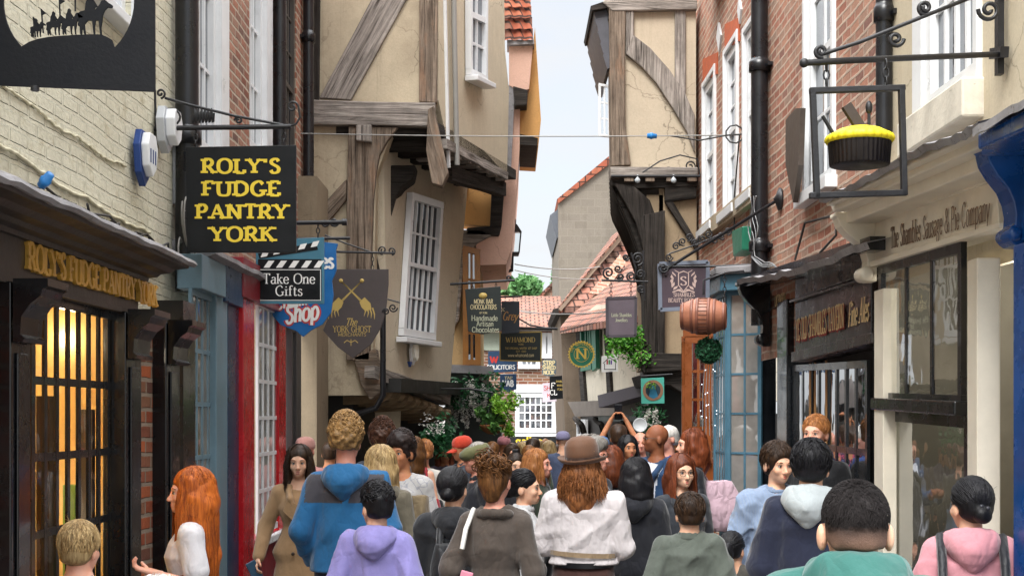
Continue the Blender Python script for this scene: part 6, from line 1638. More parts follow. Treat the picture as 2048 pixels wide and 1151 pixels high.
# lantern, wires
t = thing('wall_lantern', 'black glazed street lantern on a bracket beyond the salmon house', 'street lamp', W(1030, 480, 19)); F = FQ(19)
m = MB()
for s in (-1, 1):
    F.bar(m, (1030 + s * 12, 462), (1030 + s * 8, 505), .02, -.15, -.13); F.bar(m, (1030 + s * 12, 462), (1030 + s * 8, 505), .02, 0, .02)
F.prism(m, [(1017, 462), (1043, 462), (1034, 448), (1026, 448)], -.16, .03); F.prism(m, [(1021, 504), (1039, 504), (1037, 510), (1023, 510)], -.14, .02); m.tube([F.pt(1024, 510, -.06), F.pt(1024, 540, -.06), F.pt(985, 548, -.06)], .03, 6); m.tube([F.pt(1030, 448, -.06), F.pt(1030, 438, -.06)], .02, 6)
m.build('frame', IRON, t); m = MB(); F.prism(m, [(1019, 464), (1041, 464), (1037, 503), (1023, 503)], -.13, 0); m.build('glass', CLEAR, t)
def wire(label, a, b, sag, r=.006, mat=None, n=20):
    m = MB(); a, b = V(a), V(b); m.tube([a.lerp(b, k / n) - V((0, 0, 4 * sag * (k / n) * (1 - k / n))) for k in range(n + 1)], r, 5); return tag(m.build('wire', mat or CABG), label, 'wire')
A_ = FLu.pt(601, 267, .05); B_ = FR.pt(1478, 270, .05)
wire('long thin wire stretched across the whole street below the jetty', A_, B_, .02, .006)
wire('upper wire over the far roofs beside the lantern', W(1030, 528, 19), W(1200, 533, 24), .06, .009)
wire('lower wire over the far roofs crossing the conifer', W(1030, 540, 20), W(1190, 557, 24), .05, .008)
wire('wire crossing in front of the end house roof', W(1038, 622, 22), W(1215, 623, 19), .04, .01)
c = W(1322, 273, A_.lerp(B_, .8).y); p_ = A_.lerp(B_, .82) - V((0, 0, .01))
plug('blue and white power connector hanging on the wire across the street', p_ - V((.12, 0, 0)), V((1, 0, -.05)), .85)
m = MB(); m.tube([p_ + V((.1, 0, .0)), p_.lerp(B_, .5) - V((0, 0, .05)), B_ - V((.1, 0, 0))] + [B_ + V((-.05 + .09 * math.cos(k * .7), -.04, .09 * math.sin(k * .7))) for k in range(12)], .008, 5)
m.tube([B_ + V((0, -.03, 0)), FR.pt(1468, 400, .04), FR.pt(1470, 520, .04)], .008, 5); tag(m.build('cable', CABK), 'dark looped cable running from the wire down the right hand brick wall', 'cable')
m = MB()
for k in range(4): m.tube([FR.pt(1500 + k * 4 + 4 * math.sin(j * .9 + k), 392 + j * 12, .16) for j in range(11)] + [FR.pt(1512 + k * 6 + j * 7, 524 + 3 * j + 4 * math.sin(j + k), .18) for j in range(5)], .0045, 5)
tag(m.build('cable_loops', flat('cable_pale', '#8f9294', .5)), 'bundle of pale cables falling beside the tall black drainpipe onto the tavern lead', 'cable')
m = MB(); m.tube([FR.pt(1590, 520, .1), FR.pt(1610, 445, .04), FR.pt(1670, 430, .04), FR.pt(1672, 470, .05), FR.pt(1640, 505, .12)], .01, 5); tag(m.build('cable_loops', CABK), 'dark cable looped on the brick between the tavern lead and the pie shop', 'cable')
# ================================================================ PEOPLE (signed distance bodies, meshed here)
f32 = np.float32
class Grid:
    def __init__(s, xs, ys, zs):
        s.ax = [np.asarray(a, f32) for a in (xs, ys, zs)]
        s.d = np.full([len(a) for a in s.ax], .4, f32)
    def sl(s, lo, hi, pad):
        out = []
        for a, l, h in zip(s.ax, lo, hi):
            i = np.searchsorted(a, l - pad); j = np.searchsorted(a, h + pad)
            out.append(slice(max(i - 1, 0), min(j + 1, len(a))))
        return tuple(out)
    def co(s, q):
        return s.ax[0][q[0]][:, None, None], s.ax[1][q[1]][None, :, None], s.ax[2][q[2]][None, None, :]
    def put(s, q, n, k, sub=False):
        d = s.d[q]
        if d.size == 0: return
        if sub: n = -n
        b = -n if sub else n
        if k <= 0: s.d[q] = np.maximum(d, n) if sub else np.minimum(d, n); return
        h = np.maximum(k - np.abs(d - n), 0) / k
        s.d[q] = np.maximum(d, n) + h * h * k * .25 if sub else np.minimum(d, n) - h * h * k * .25
    def cap(s, a, b, ra, rb, k=.03, sub=False, flat=1.0):
        a = np.array(a, f32); b = np.array(b, f32); r = max(ra, rb)
        q = s.sl(np.minimum(a, b), np.maximum(a, b), r + .06); X, Y, Z = s.co(q)
        ab = b - a; L = float(ab @ ab) + 1e-9
        t = np.clip(((X - a[0]) * ab[0] + (Y - a[1]) * ab[1] + (Z - a[2]) * ab[2]) / L, 0, 1)
        n = np.sqrt((X - a[0] - ab[0] * t) ** 2 + ((Y - a[1] - ab[1] * t) / flat) ** 2 + (Z - a[2] - ab[2] * t) ** 2) - (ra + (rb - ra) * t)
        s.put(q, n, k, sub)
    def path(s, pts, rs, k=.03, flat=1.0):
        for i in range(len(pts) - 1): s.cap(pts[i], pts[i + 1], rs[i], rs[i + 1], k, False, flat)
    def ell(s, c, r, M=None, k=.03, sub=False):
        c = np.array(c, f32); m = max(r); q = s.sl(c, c, m + .05); X, Y, Z = s.co(q)
        X, Y, Z = X - c[0], Y - c[1], Z - c[2]
        if M is not None:
            X, Y, Z = (M[0][j] * X + M[1][j] * Y + M[2][j] * Z for j in range(3))
        k0 = np.sqrt((X / r[0]) ** 2 + (Y / r[1]) ** 2 + (Z / r[2]) ** 2); k1 = np.sqrt((X / r[0] ** 2) ** 2 + (Y / r[1] ** 2) ** 2 + (Z / r[2] ** 2) ** 2) + 1e-6
        s.put(q, k0 * (k0 - 1) / k1, k, sub)
    def prof(s, P, k=.03, x0=0.0):
        P = np.array(P, f32); P = P[np.argsort(P[:, 0])]; R_ = max(P[:, 1].max(), P[:, 2].max())
        q = s.sl((x0 - R_, -R_, P[0, 0]), (x0 + R_, R_, P[-1, 0]), .06); X, Y, Z = s.co(q)
        z = s.ax[2][q[2]]; rx = np.interp(z, P[:, 0], P[:, 1])[None, None]; ry = np.interp(z, P[:, 0], P[:, 2])[None, None]; yo = np.interp(z, P[:, 0], P[:, 3])[None, None]
        X = X - x0; Y = Y - yo
        k0 = np.sqrt((X / rx) ** 2 + (Y / ry) ** 2); k1 = np.sqrt((X / rx ** 2) ** 2 + (Y / ry ** 2) ** 2) + 1e-6
        n = np.maximum(k0 * (k0 - 1) / k1, np.maximum(Z - P[-1, 0], P[0, 0] - Z)).astype(f32)
        s.put(q, n, k)
    def below(s, z, k=.02):   # cut away everything under z
        Z = s.ax[2][None, None, :]; n = (z - Z) + s.d * 0; h = np.maximum(k - np.abs(s.d - n), 0) / k
        s.d = np.maximum(s.d, n) + h * h * k * .25
    def folds(s, rn, amp=.006, f=1.0, dirs=3):
        X, Y, Z = s.co((slice(None),) * 3)
        for i in range(dirs):
            k = [rn.uniform(-1, 1) for _ in range(3)]; k2 = [rn.uniform(-1, 1) * 11 * f for _ in range(3)]
            L = math.sqrt(sum(c * c for c in k)); w = rn.uniform(26, 44) * f
            ph = np.sin(X * k2[0] + Y * k2[1] + Z * k2[2] + rn.random() * 6)
            c = 1 - np.abs(np.sin((X * k[0] + Y * k[1] + Z * k[2]) * (w / L) * .5 + 1.6 * ph))
            msk = np.clip(np.sin(X * k2[1] * .8 + Y * k2[2] * .8 + Z * k2[0] * .8 + rn.random() * 6) + .25, 0, 1)
            s.d -= (amp * c * c * msk).astype(f32)
    def bumps(s, rn, amp, f):
        X, Y, Z = s.co((slice(None),) * 3)
        for i in range(3):
            p = [rn.random() * 6 for _ in range(3)]; w = [f * rn.uniform(.7, 1.3) for _ in range(3)]
            s.d += (amp * .6 * np.sin(X * w[0] + p[0] + np.sin(Z * w[1] * .7)) * np.sin(Y * w[1] + p[1] + np.sin(X * w[2] * .7)) * np.sin(Z * w[2] + p[2])).astype(f32)
    def mesh(s):
        d = s.d; sg = d < 0; nx, ny, nz = d.shape
        cnt = np.zeros((nx - 1, ny - 1, nz - 1), np.int8)
        for i in (0, 1):
            for j in (0, 1):
                for k in (0, 1): cnt += sg[i:nx - 1 + i, j:ny - 1 + j, k:nz - 1 + k]
        ci = np.nonzero((cnt > 0) & (cnt < 8)); n = len(ci[0])
        if n == 0: return np.zeros((0, 3)), []
        idx = np.full(cnt.shape, -1, np.int32); idx[ci] = np.arange(n)
        pos = np.zeros((n, 3), f32); num = np.zeros(n, f32); C = np.stack(ci, 1)
        offs = [(i, j, k) for i in (0, 1) for j in (0, 1) for k in (0, 1)]
        for a in offs:
            for ax in range(3):
                if a[ax]: continue
                b = list(a); b[ax] = 1
                da = d[C[:, 0] + a[0], C[:, 1] + a[1], C[:, 2] + a[2]]; db = d[C[:, 0] + b[0], C[:, 1] + b[1], C[:, 2] + b[2]]
                m = (da < 0) != (db < 0); t = np.where(m, da / np.where(m, da - db, 1), 0)
                for q in range(3): pos[:, q] += np.where(m, a[q] + (t if q == ax else 0), 0)
                num += m
        pos = pos / num[:, None] + C
        P = np.stack([np.interp(pos[:, q], np.arange(len(s.ax[q])), s.ax[q]) for q in range(3)], 1)
        F = []
        for ax in range(3):
            u, v = (ax + 1) % 3, (ax + 2) % 3
            A = [slice(None)] * 3; B = [slice(None)] * 3; A[ax] = slice(0, -1); B[ax] = slice(1, None)
            sa, sb = sg[tuple(A)], sg[tuple(B)]; ch = np.nonzero(sa != sb); E = np.stack(ch, 1)
            ok = (E[:, u] > 0) & (E[:, v] > 0) & (E[:, u] < d.shape[u] - 1) & (E[:, v] < d.shape[v] - 1); E = E[ok]
            fl = sa[E[:, 0], E[:, 1], E[:, 2]]
            def g(du, dv):
                e = E.copy(); e[:, u] -= du; e[:, v] -= dv; return idx[e[:, 0], e[:, 1], e[:, 2]]
            Q = np.stack([g(1, 1), g(0, 1), g(0, 0), g(1, 0)], 1); Q[~fl] = Q[~fl][:, ::-1]; F.append(Q)
        return P, np.concatenate(F)
def axes(lo, hi, v): return np.arange(lo, hi + v, v)
def ax2(lo, hi, flo, fhi, vc, vf):
    return np.concatenate([np.arange(lo, flo - 1e-6, vc), np.arange(flo, fhi, vf), np.arange(fhi, hi + vc, vc)])
def arr_obj(name, P, F, mats, parent, zone=None):
    me = bpy.data.meshes.new(name); mats = mats if isinstance(mats, (list, tuple)) else [mats]
    nf = len(F); me.vertices.add(len(P)); me.vertices.foreach_set('co', np.asarray(P, f32).ravel())
    me.loops.add(nf * 4); me.loops.foreach_set('vertex_index', np.asarray(F, np.int32).ravel())
    me.polygons.add(nf); me.polygons.foreach_set('loop_start', np.arange(0, nf * 4, 4, dtype=np.int32))
    me.polygons.foreach_set('use_smooth', np.ones(nf, bool))
    for m in mats: me.materials.append(m)
    if zone is not None and len(mats) > 1:
        c = np.asarray(P)[np.asarray(F)].mean(1); me.polygons.foreach_set('material_index', zone(c).astype(np.int32))
    me.update(calc_edges=True); me.validate()
    o = bpy.data.objects.new(name, me); COL.objects.link(o); o.parent = parent; return o
def lbuild(mb, name, mat, parent):
    loc = parent
    while loc.parent is not None: loc = loc.parent
    sv = loc.location.copy(); loc.location = (0, 0, 0); o = mb.build(name, mat, parent); loc.location = sv; return o

SK = {'pale': skin('skin_pale', '#e0aa92'), 'pink': skin('skin_pink', '#d69a86'), 'light': skin('skin_light', '#d6a88e'), 'tan': skin('skin_tan', '#b9805c'), 'brown': skin('skin_brown', '#8a5537'), 'asian': skin('skin_warm', '#d8ac90')}
EYEW = flat('eye_white', '#d8d2cc', .3); EYED = flat('eye_dark', '#1c1512', .25); LIPM = skin('lip', '#b0554f'); LIPP = skin('lip_pale', '#bd7264')
HM = {'black': hairm('hair_black', '#040406', '#1d1c21'), 'dark': hairm('hair_dark_brown', '#140d0a', '#45301f'), 'brown': hairm('hair_brown', '#3a2415', '#84582f'), 'auburn': hairm('hair_auburn', '#4a1f10', '#8d4a2a'), 'wavy': hairm('hair_wavy', '#4a2612', '#a56b40'), 'red': hairm('hair_red', '#7a2f0c', '#d8752a'), 'ginger': hairm('hair_ginger', '#7b4420', '#c98a52'),
      'blond': hairm('hair_blond', '#7a5a30', '#d9bb86'), 'sand': hairm('hair_sand', '#5f4428', '#bb935c', curly=True), 'curl': hairm('hair_curl', '#0d0a0a', '#3a2c28', curly=True), 'curlb': hairm('hair_curlb', '#2a1710', '#6b4530', curly=True), 'grey': hairm('hair_grey', '#55504b', '#a8a39b'), 'white': hairm('hair_white', '#a5a09a', '#dedad2'), 'buzz': hairm('hair_buzz', '#060506', '#241f1f', (160, 160, 160))}
SHOE = flat('shoe_dark', '#231f1e', .5); PANTS = {}
NPEOPLE = 0
def person(label, px, ytop, Y, face, hair=None, top=None, sk='light', hy=0, hp=0, arms=('hang', 'hang'), build=1.0, woman=False, pants='#2b2d33', hv=.025, group=None, dx=0, child=False, glasses=False, legs='trousers', vf=None, expression=0, roll=0, nk=0, eo_=.002):
    """px = pixel column of the head, ytop = pixel row of the top of the hair, Y = distance"""
    global NPEOPLE
    NPEOPLE += 1; rn = random.Random(NPEOPLE * 17 + 3)
    X = (px - CX) / FPX * Y; Ht = CZ + (HY - ytop) / FPX * Y - hv + nk; s = Ht / 1.75
    near = Y < 9
    root = thing('person', label, 'person', (X + dx, Y, 0), group); root.rotation_euler = (0, 0, R(face))
    vf = vf or (.0062 if near else .009 if Y < 11.5 else .013); vc = .017 if near else .022
    w = build * (.92 if woman else 1.0); hs = s ** .45 * (1.0 if not child else 1.0)
    sh_z = 1.40 * s; shx = .168 * s * w
    hp0 = np.array((0, .005, 1.75 * s - .187 * hs - nk)); HRm = (Matrix.Rotation(R(hy), 3, 'Z') @ Matrix.Rotation(R(roll), 3, 'Y') @ Matrix.Rotation(R(hp), 3, 'X'))
    HM_ = [[HRm[i][j] for j in range(3)] for i in range(3)]; HN = np.array(HM_)
    h = lambda x, y, z: tuple(HN @ (np.array((x, y, z)) * hs) + hp0)
    hv3 = lambda x, y, z: V(h(x, y, z))
    # arms
    A = {}
    for sx, pose in ((-1, arms[0]), (1, arms[1])):
        S = np.array((sx * shx, .012 * s, sh_z - .01))
        if pose == 'hang': e, wr_ = (sx * .06, .03, -.28), (sx * .07, -.03, -.53)
        elif pose == 'pocket': e, wr_ = (sx * .085, .07, -.27), (sx * .04, -.09, -.44)
        elif pose == 'front': e, wr_ = (sx * .07, .0, -.28), (-sx * .05, -.20, -.24)
        elif pose == 'hold': e, wr_ = (sx * .06, .05, -.28), (sx * .02, -.20, -.20)
        elif pose == 'up': e, wr_ = (sx * .05, -.13, .17), (-sx * .08, -.17, .42)
        else: e, wr_ = pose
        e = S + np.array(e) * s; wr_ = S + np.array(wr_) * s; A[sx] = (S, e, wr_)
    # ---- body
    arms_out = max(abs(A[k][q][0]) for k in A for q in (1, 2)); zmax = max([h(0, 0, .2)[2] + .02] + [A[k][2][2] + .05 for k in A])
    cx_ = h(0, 0, .08)
    G = Grid(ax2(-arms_out - .1, arms_out + .1, cx_[0] - .115, cx_[0] + .115, vc, vf), ax2(min(-.3, min(A[k][2][1] for k in A) - .08), .26, cx_[1] - .15, cx_[1] + .14, vc, vf), ax2(-.02, zmax + .03, sh_z + .03, h(0, 0, .2)[2] + .02, vc, vf))
    fem = 1.0 if woman else 0.0
    BP = [(.84, .13, .10, 0), (.92, .165 + .01 * fem, .12, .01), (1.05, .145 - .012 * fem, .105, 0), (1.13, .138 - .014 * fem, .098, 0), (1.26, .16, .112 + .012 * fem, -.008 * fem), (1.34, .158, .11, .004), (1.39, .128, .088, .012), (1.43, .085, .068, .016), (1.455, .06, .058, .018)]
    G.prof([(a * s, b * s * w, c * s * (w * .5 + .5), d * s) for a, b, c, d in BP], .04)
    for sx in (-1, 1): G.cap((sx * .05 * s, .012 * s, sh_z + .02 * s), (sx * shx * .88, .012 * s, sh_z - .025 * s), .036 * s, .043 * s, .04)
    for sx in (-1, 1):
        S, e, wr_ = A[sx]; G.cap(S, e, .048 * s * w, .038 * s, .03); G.cap(e, wr_, .037 * s, .026 * s, .02)
        G.cap((sx * .085 * s, .0, .88 * s), (sx * .095 * s, -.01 * s, .48 * s), .085 * s * w, .055 * s, .03); G.cap((sx * .095 * s, -.01 * s, .48 * s), (sx * .1 * s, .02 * s, .08 * s), .052 * s, .036 * s, .03)
        G.cap((sx * .1 * s, .03 * s, .035), (sx * .115 * s, -.13 * s, .028), .035, .03, .03)
    nk = (.054 if not woman else .046) * hs
    G.cap((0, .025 * s, sh_z + .0), h(0, .012, .03), nk * 1.15, nk, .04)
    E = lambda c, r, k=.02, sub=False: G.ell(h(*c), [q * hs for q in r], HM_, k * hs, sub)
    Cp = lambda a, b, ra, rb, k=.015: G.cap(h(*a), h(*b), ra * hs, rb * hs, k * hs)
    jw = .9 if woman else 1.0
    E((0, .012, .095), (.073, .092, .087)); E((0, -.035, .05), (.058 * jw, .058, .075), .03); E((0, -.042, .004), (.047 * jw, .046, .04), .03); E((0, -.074, -.02), (.02 * jw, .018, .017), .025)
    Cp((-.034, -.079, .083), (.034, -.079, .083), .011, .011, .02)
    for sx in (-1, 1):
        E((sx * .037, -.067, .036), (.021, .02, .02), .02); E((sx * .03, -.1, .066), (.016, .014, .011), .014, True)
        E((sx * (.0745 + eo_), .014, .05), (.011 + eo_ * .3, .021 + eo_ * .4, .031 + eo_ * .5), .008)
    Cp((0, -.086, .07), (0, -.11, .031), .007, .0115, .014)
    for sx in (-1, 1): E((sx * .011, -.1, .026), (.008, .009, .007), .006)
    Cp((-.017, -.088, .0035), (.017, -.088, .0035), .0075, .0075, .012); Cp((-.014, -.087, -.006), (.014, -.087, -.006), .0075, .0075, .01)
    P, F = G.mesh(); Ps, Fs = [P], [F]; n0 = len(P)
    # hands: palm, four unequal bent fingers and a thumb from the side of the palm
    for sx in (-1, 1):
        S, e, wr_ = A[sx]; d = (wr_ - e); d = d / np.linalg.norm(d)
        side = np.array((0, -1.0, 0)) if abs(d[1]) < .8 else np.array((-sx * 1.0, 0, 0)); side = side - d * (side @ d); side /= np.linalg.norm(side); pn = np.cross(d, side) * (-sx); 
        if pn[0] * sx > 0 and abs(d[1]) < .8: pn = -pn
        hv_ = .0042 if near else .008
        c = wr_ + d * .09 * s
        g = Grid(*(axes(c[q] - .125, c[q] + .125, hv_) for q in range(3))); hk = s
        g.cap(wr_ - d * .03, wr_ + d * .02, .026 * hk, .024 * hk, .015)
        for o_ in (-.028, -.009, .009, .027): g.cap(wr_ + d * .015 * hk + side * o_ * .6 * hk, wr_ + d * .085 * hk + side * o_ * hk, .0135 * hk, .0115 * hk, .012)
        curl = 1.0 if arms[0 if sx < 0 else 1] in ('hang', 'pocket') else 1.9
        for o_, L in ((.029, .066), (.010, .075), (-.010, .07), (-.028, .055)):
            p = wr_ + d * .085 * hk + side * o_ * hk; a_ = .22 * curl; r_ = .0088
            for j, fr_ in enumerate((.42, .33, .25)):
                dr = d * math.cos(a_) + pn * math.sin(a_); q_ = p + dr * L * fr_ * hk; g.cap(p, q_, r_ * hk, (r_ - .0008) * hk, .004); p = q_; a_ += .38 * curl; r_ -= .0007
        p = wr_ + d * .03 * hk + side * .026 * hk; q_ = p + (d * .62 + side * .65 + pn * .3) * .04 * hk; g.cap(p, q_, .0125 * hk, .0105 * hk, .012); g.cap(q_, q_ + (d * .85 + side * .1 + pn * .5) * .036 * hk, .0105 * hk, .0085 * hk, .005)
        p2, f2 = g.mesh(); Ps.append(p2); Fs.append(np.asarray(f2) + n0); n0 += len(p2)
    body = arr_obj('body', np.concatenate(Ps), np.concatenate(Fs), SK[sk], root)
    # ---- face details
    if Y < 15:
        for sx in (-1, 1):
            m = MB(); m.ball(hv3(sx * .03, -.0765, .066), .0125 * hs, 10, 8)
            eo = lbuild(m, 'eye', EYEW, root)
            m = MB(); c = hv3(sx * .03, -.088, .0655); m.ball(c, .0062 * hs, 8, 6)
            # lash line
            m.tube([hv3(sx * .015, -.0865, .069), hv3(sx * .03, -.0905, .0735), hv3(sx * .046, -.083, .069)], .0014 * hs, 5)
            lbuild(m, 'iris', EYED, eo)
        for sx in (-1, 1):
            m = MB(); m.tube([hv3(sx * .014, -.0905, .085), hv3(sx * .032, -.0915, .0905), hv3(sx * .05, -.077, .085)], [.003 * hs, .0034 * hs, .0015 * hs], 6)
            lbuild(m, 'eyebrow', HM['black' if hair and hair.get('m') in ('black', 'curl', 'buzz') else 'brown'], root)
        m = MB(); wd = .021 + .006 * expression
        m.tube([hv3(-wd, -.0885, .0015 + .006 * expression), hv3(-.008, -.0965, .0045), hv3(.008, -.0965, .0045), hv3(wd, -.0885, .0015 + .006 * expression)], [.001, .0042 * hs, .0042 * hs, .001], 6)
        m.tube([hv3(-wd * .9, -.088, .0 + .004 * expression), hv3(-.007, -.0955, -.006 - .004 * expression), hv3(.007, -.0955, -.006 - .004 * expression), hv3(wd * .9, -.088, .0 + .004 * expression)], [.001, .0048 * hs, .0048 * hs, .001], 6)
        lbuild(m, 'lips', LIPM if woman else LIPP, root)
        if expression:
            m = MB(); m.tube([hv3(-.015, -.092, .002), hv3(0, -.0965, -.0005), hv3(.015, -.092, .002)], .003 * hs, 6); lbuild(m, 'teeth', EYEW, root)
        if glasses:
            m = MB()
            for sx in (-1, 1):
                m.tube([hv3(sx * .031 + .023 * math.cos(q), -.101 + .004 * abs(math.cos(q)), .064 + .021 * math.sin(q)) for q in (j * 6.283 / 20 for j in range(21))], .0017 * hs, 5, cap=False)
                m.tube([hv3(sx * .054, -.098, .07), hv3(sx * .072, -.06, .072), hv3(sx * .08, .01, .066)], .0017 * hs, 5)
            m.tube([hv3(-.008, -.104, .067), hv3(0, -.108, .07), hv3(.008, -.104, .067)], .0017 * hs, 5); lbuild(m, 'glasses', flat('spectacle', '#2a2523', .3), root)
    # ---- legs
    pm = cloth('trousers_' + pants.strip('#'), pants, .85, fold=.4); z0 = -.0
    G = Grid(axes(-.3 * s, .3 * s, .02), axes(-.24 * s, .24 * s, .02), axes(.03, 1.08 * s, .02))
    if legs == 'skirt': G.prof([(.42 * s, .26 * s * w, .2 * s, 0), (.7 * s, .22 * s * w, .17 * s, 0), (.95 * s, .175 * s * w, .135 * s, .005), (1.06 * s, .145 * s * w, .115 * s, 0)], .02)
    else:
        G.prof([(.8 * s, .16 * s * w, .125 * s, 0), (.93 * s, .182 * s * w, .138 * s, .008), (1.06 * s, .158 * s * w, .12 * s, 0)], .03)
        for sx in (-1, 1): G.path([(sx * .087 * s, 0, .86 * s), (sx * .096 * s, -.01 * s, .48 * s), (sx * .102 * s, .018 * s, .07 * s)], [.1 * s * w, .075 * s, .062 * s], .03)
        G.below(.06)
    G.folds(rn, .006)
    P, F = G.mesh(); arr_obj('skirt' if legs == 'skirt' else 'trousers', P, F, pm, root)
    m = MB()
    for sx in (-1, 1):
        rows = []
        for t_ in range(9):
            y = .075 - .3 * t_ / 8 * s; wd = .05 * math.sin(min(math.pi, .45 + 2.5 * t_ / 8)) + .012; hh = .085 - .05 * t_ / 8
            rows.append([V((sx * (.104 + .012 * t_ / 8) * s + wd * math.cos(q), y, max(.004, hh * .5 + hh * .62 * math.sin(q)))) for q in (j * 6.283 / 10 for j in range(10))])
        m.grid(rows, None, True, close=True); m.face(rows[0]); m.face(rows[-1][::-1])
    lbuild(m, 'shoes', SHOE, root)
    # ---- clothing on the upper body
    if top:
        off = top.get('off', .02); hem = top.get('hem', .9) * s; sl = top.get('sleeve', 'long'); neck = top.get('neck', 1.47) * s
        v = .0095 if near else .014 if Y < 12 else .019
        ym = min(-.26, min(A[k][2][1] for k in A) - .1); zz = max(neck + .16, max(A[k][2][2] for k in A) + .06)
        G = Grid(axes(-arms_out - .13, arms_out + .13, v), axes(ym, .33, v), axes(hem - .03, zz, v))
        fl_ = top.get('flare', 0.0)
        TP = []
        for a, b, c, d in BP:
            if a * s < hem: continue
            hug = top.get('waist', 0) * max(0, 1 - abs(a - 1.12) / .12) * .03
            hug = min(hug, off - .004)
            ot = off * (1 if a < 1.2 else .55 if a < 1.36 else .2)
            TP.append((a * s, (b + ot - hug) * s * w + (fl_ * max(0, 1.12 - a)), (c + ot - hug * .6) * s * (w * .5 + .5) + fl_ * .7 * max(0, 1.12 - a), d * s))
        lowr = TP[0]; wr0 = max(lowr[1], (.165 + off) * s * w + fl_ * max(0, 1.12 - hem / s)); TP.insert(0, (hem, wr0, max(lowr[2], (.125 + off) * s + fl_ * .7 * max(0, 1.12 - hem / s)), lowr[3]))
        if not top.get('waist'):   # hangs straight from the chest
            TP = [(a, max(b, (.155 + off * .8) * s * w) if a < 1.22 * s else b, max(c, (.112 + off) * s) if a < 1.22 * s else c, d) for a, b, c, d in TP]
        TP[-1] = (min(TP[-1][0], neck), TP[-1][1], TP[-1][2], TP[-1][3])
        G.prof(TP, .03)
        for sx in (-1, 1):
            if sl != 'none': G.cap((sx * .055 * s, .014 * s, sh_z + .034 * s), (sx * shx * .93, .012 * s, sh_z - .022 * s), (.036 + off * .45) * s, (.047 + off * .5) * s, .035)
        for sx in (-1, 1):
            S, e, wr_ = A[sx]; ru = (.047 + off * .6) * s * w; re = (.042 + off * .65) * s; rw = (.033 + off * .55) * s
            if sl == 'long': G.cap(S, e, ru, re, .025); G.cap(e, e + (wr_ - e) * .97, re, rw, .02)
            elif sl == 'rolled': G.cap(S, e, ru, re, .025); G.cap(e, e + (wr_ - e) * .35, re, re, .02)
            elif sl == 'short': G.cap(S, S + (e - S) * .68, ru, ru * 1.06, .03)
            elif sl == 'none': G.cap(S * np.array((.78, 1, 1)), S * np.array((.6, 1, 1.02)), .035 * s, .03 * s, .03)
        col = top.get('collar')
        if top.get('scoop', .06): # neck opening
            r_ = .052 * s + .016; G.ell((0, .0, sh_z + .075 * s), (r_ * 1.15, r_ * 1.05, top.get('scoop', .06) * s), None, .012, True)
        G.folds(rn, top.get('fold', .008) * 1.25, top.get('ff', .68), 5)
        G.below(hem, .006)
        P, F = G.mesh()
        mats = top['m'] if isinstance(top['m'], (list, tuple)) else [top['m']]
        zf = top.get('zone'); arr_obj(top.get('name', 'jacket'), P, F, mats, root, (lambda c: zf(c / s)) if zf else None)
        if col:
            K = Grid(axes(-.25 * s, .25 * s, v * .85), axes(-.24 * s, .3 * s, v * .85), axes(sh_z - .3 * s, sh_z + .16 * s, v * .85))
            if col == 'hood':
                hz = sh_z + (.055 + top.get('lift', 0)) * s
                # a gathered hood lying on the back: rim round the neck plus a sagging pouch
                for k in range(9):
                    a0, a1 = (-2.7 + 5.4 * k / 9), (-2.7 + 5.4 * (k + 1) / 9)
                    f0 = lambda a: (math.sin(a) * .098 * s, .03 * s + math.cos(a) * .085 * s, hz + .012 * math.cos(a) * s)
                    K.cap(f0(a0), f0(a1), (.028 + .012 * math.cos(a0)) * s, (.028 + .012 * math.cos(a1)) * s, .02)
                K.cap((-.055 * s, .115 * s, hz - .03 * s), (.055 * s, .115 * s, hz - .03 * s), .055 * s, .055 * s, .03); K.cap((0, .135 * s, hz - .06 * s), (0, .13 * s, hz - .125 * s), .07 * s, .035 * s, .035)
                K.cap((-.11 * s, .06 * s, hz - .03 * s), (-.03 * s, .145 * s, hz - .09 * s), .03 * s, .035 * s, .03); K.cap((.11 * s, .06 * s, hz - .03 * s), (.03 * s, .145 * s, hz - .09 * s), .03 * s, .035 * s, .03)
            elif col == 'stand':
                for k in range(10):
                    a0, a1 = (-3.0 + 6.0 * k / 10), (-3.0 + 6.0 * (k + 1) / 10); f0 = lambda a, z_=0: (math.sin(a) * .066 * s, .022 * s + math.cos(a) * .062 * s, sh_z + (.055 + z_) * s)
                    K.cap(f0(a0), f0(a1), .017 * s, .017 * s, .02); K.cap(f0(a0, .025), f0(a1, .025), .012 * s, .012 * s, .01)
            elif col == 'lapel':
                for k in range(8):
                    a0, a1 = (-2.3 + 4.6 * k / 8), (-2.3 + 4.6 * (k + 1) / 8); f0 = lambda a: (math.sin(a) * .088 * s, .025 * s + math.cos(a) * .08 * s, sh_z + .035 * s + .012 * s * math.cos(a))
                    K.cap(f0(a0), f0(a1), .024 * s, .024 * s, .015)
                for sx in (-1, 1): K.path([(sx * .085 * s, -.03 * s, sh_z + .03 * s), (sx * .075 * s, -.105 * s - off * s, sh_z - .06 * s), (sx * .02 * s, -.125 * s - off * s, sh_z - .2 * s)], [.024 * s, .026 * s, .012 * s], .012)
            K.folds(rn, .006, .9, 3)
            if col != 'lapel': K.ell((0, .006 * s, sh_z + .12 * s), (.064 * s, .062 * s, .10 * s), None, .01, True)
            P, F = K.mesh()
            if len(P): arr_obj({'hood': 'hood', 'stand': 'collar', 'lapel': 'lapel'}[col], P, F, top.get('cm') or mats[0], root)
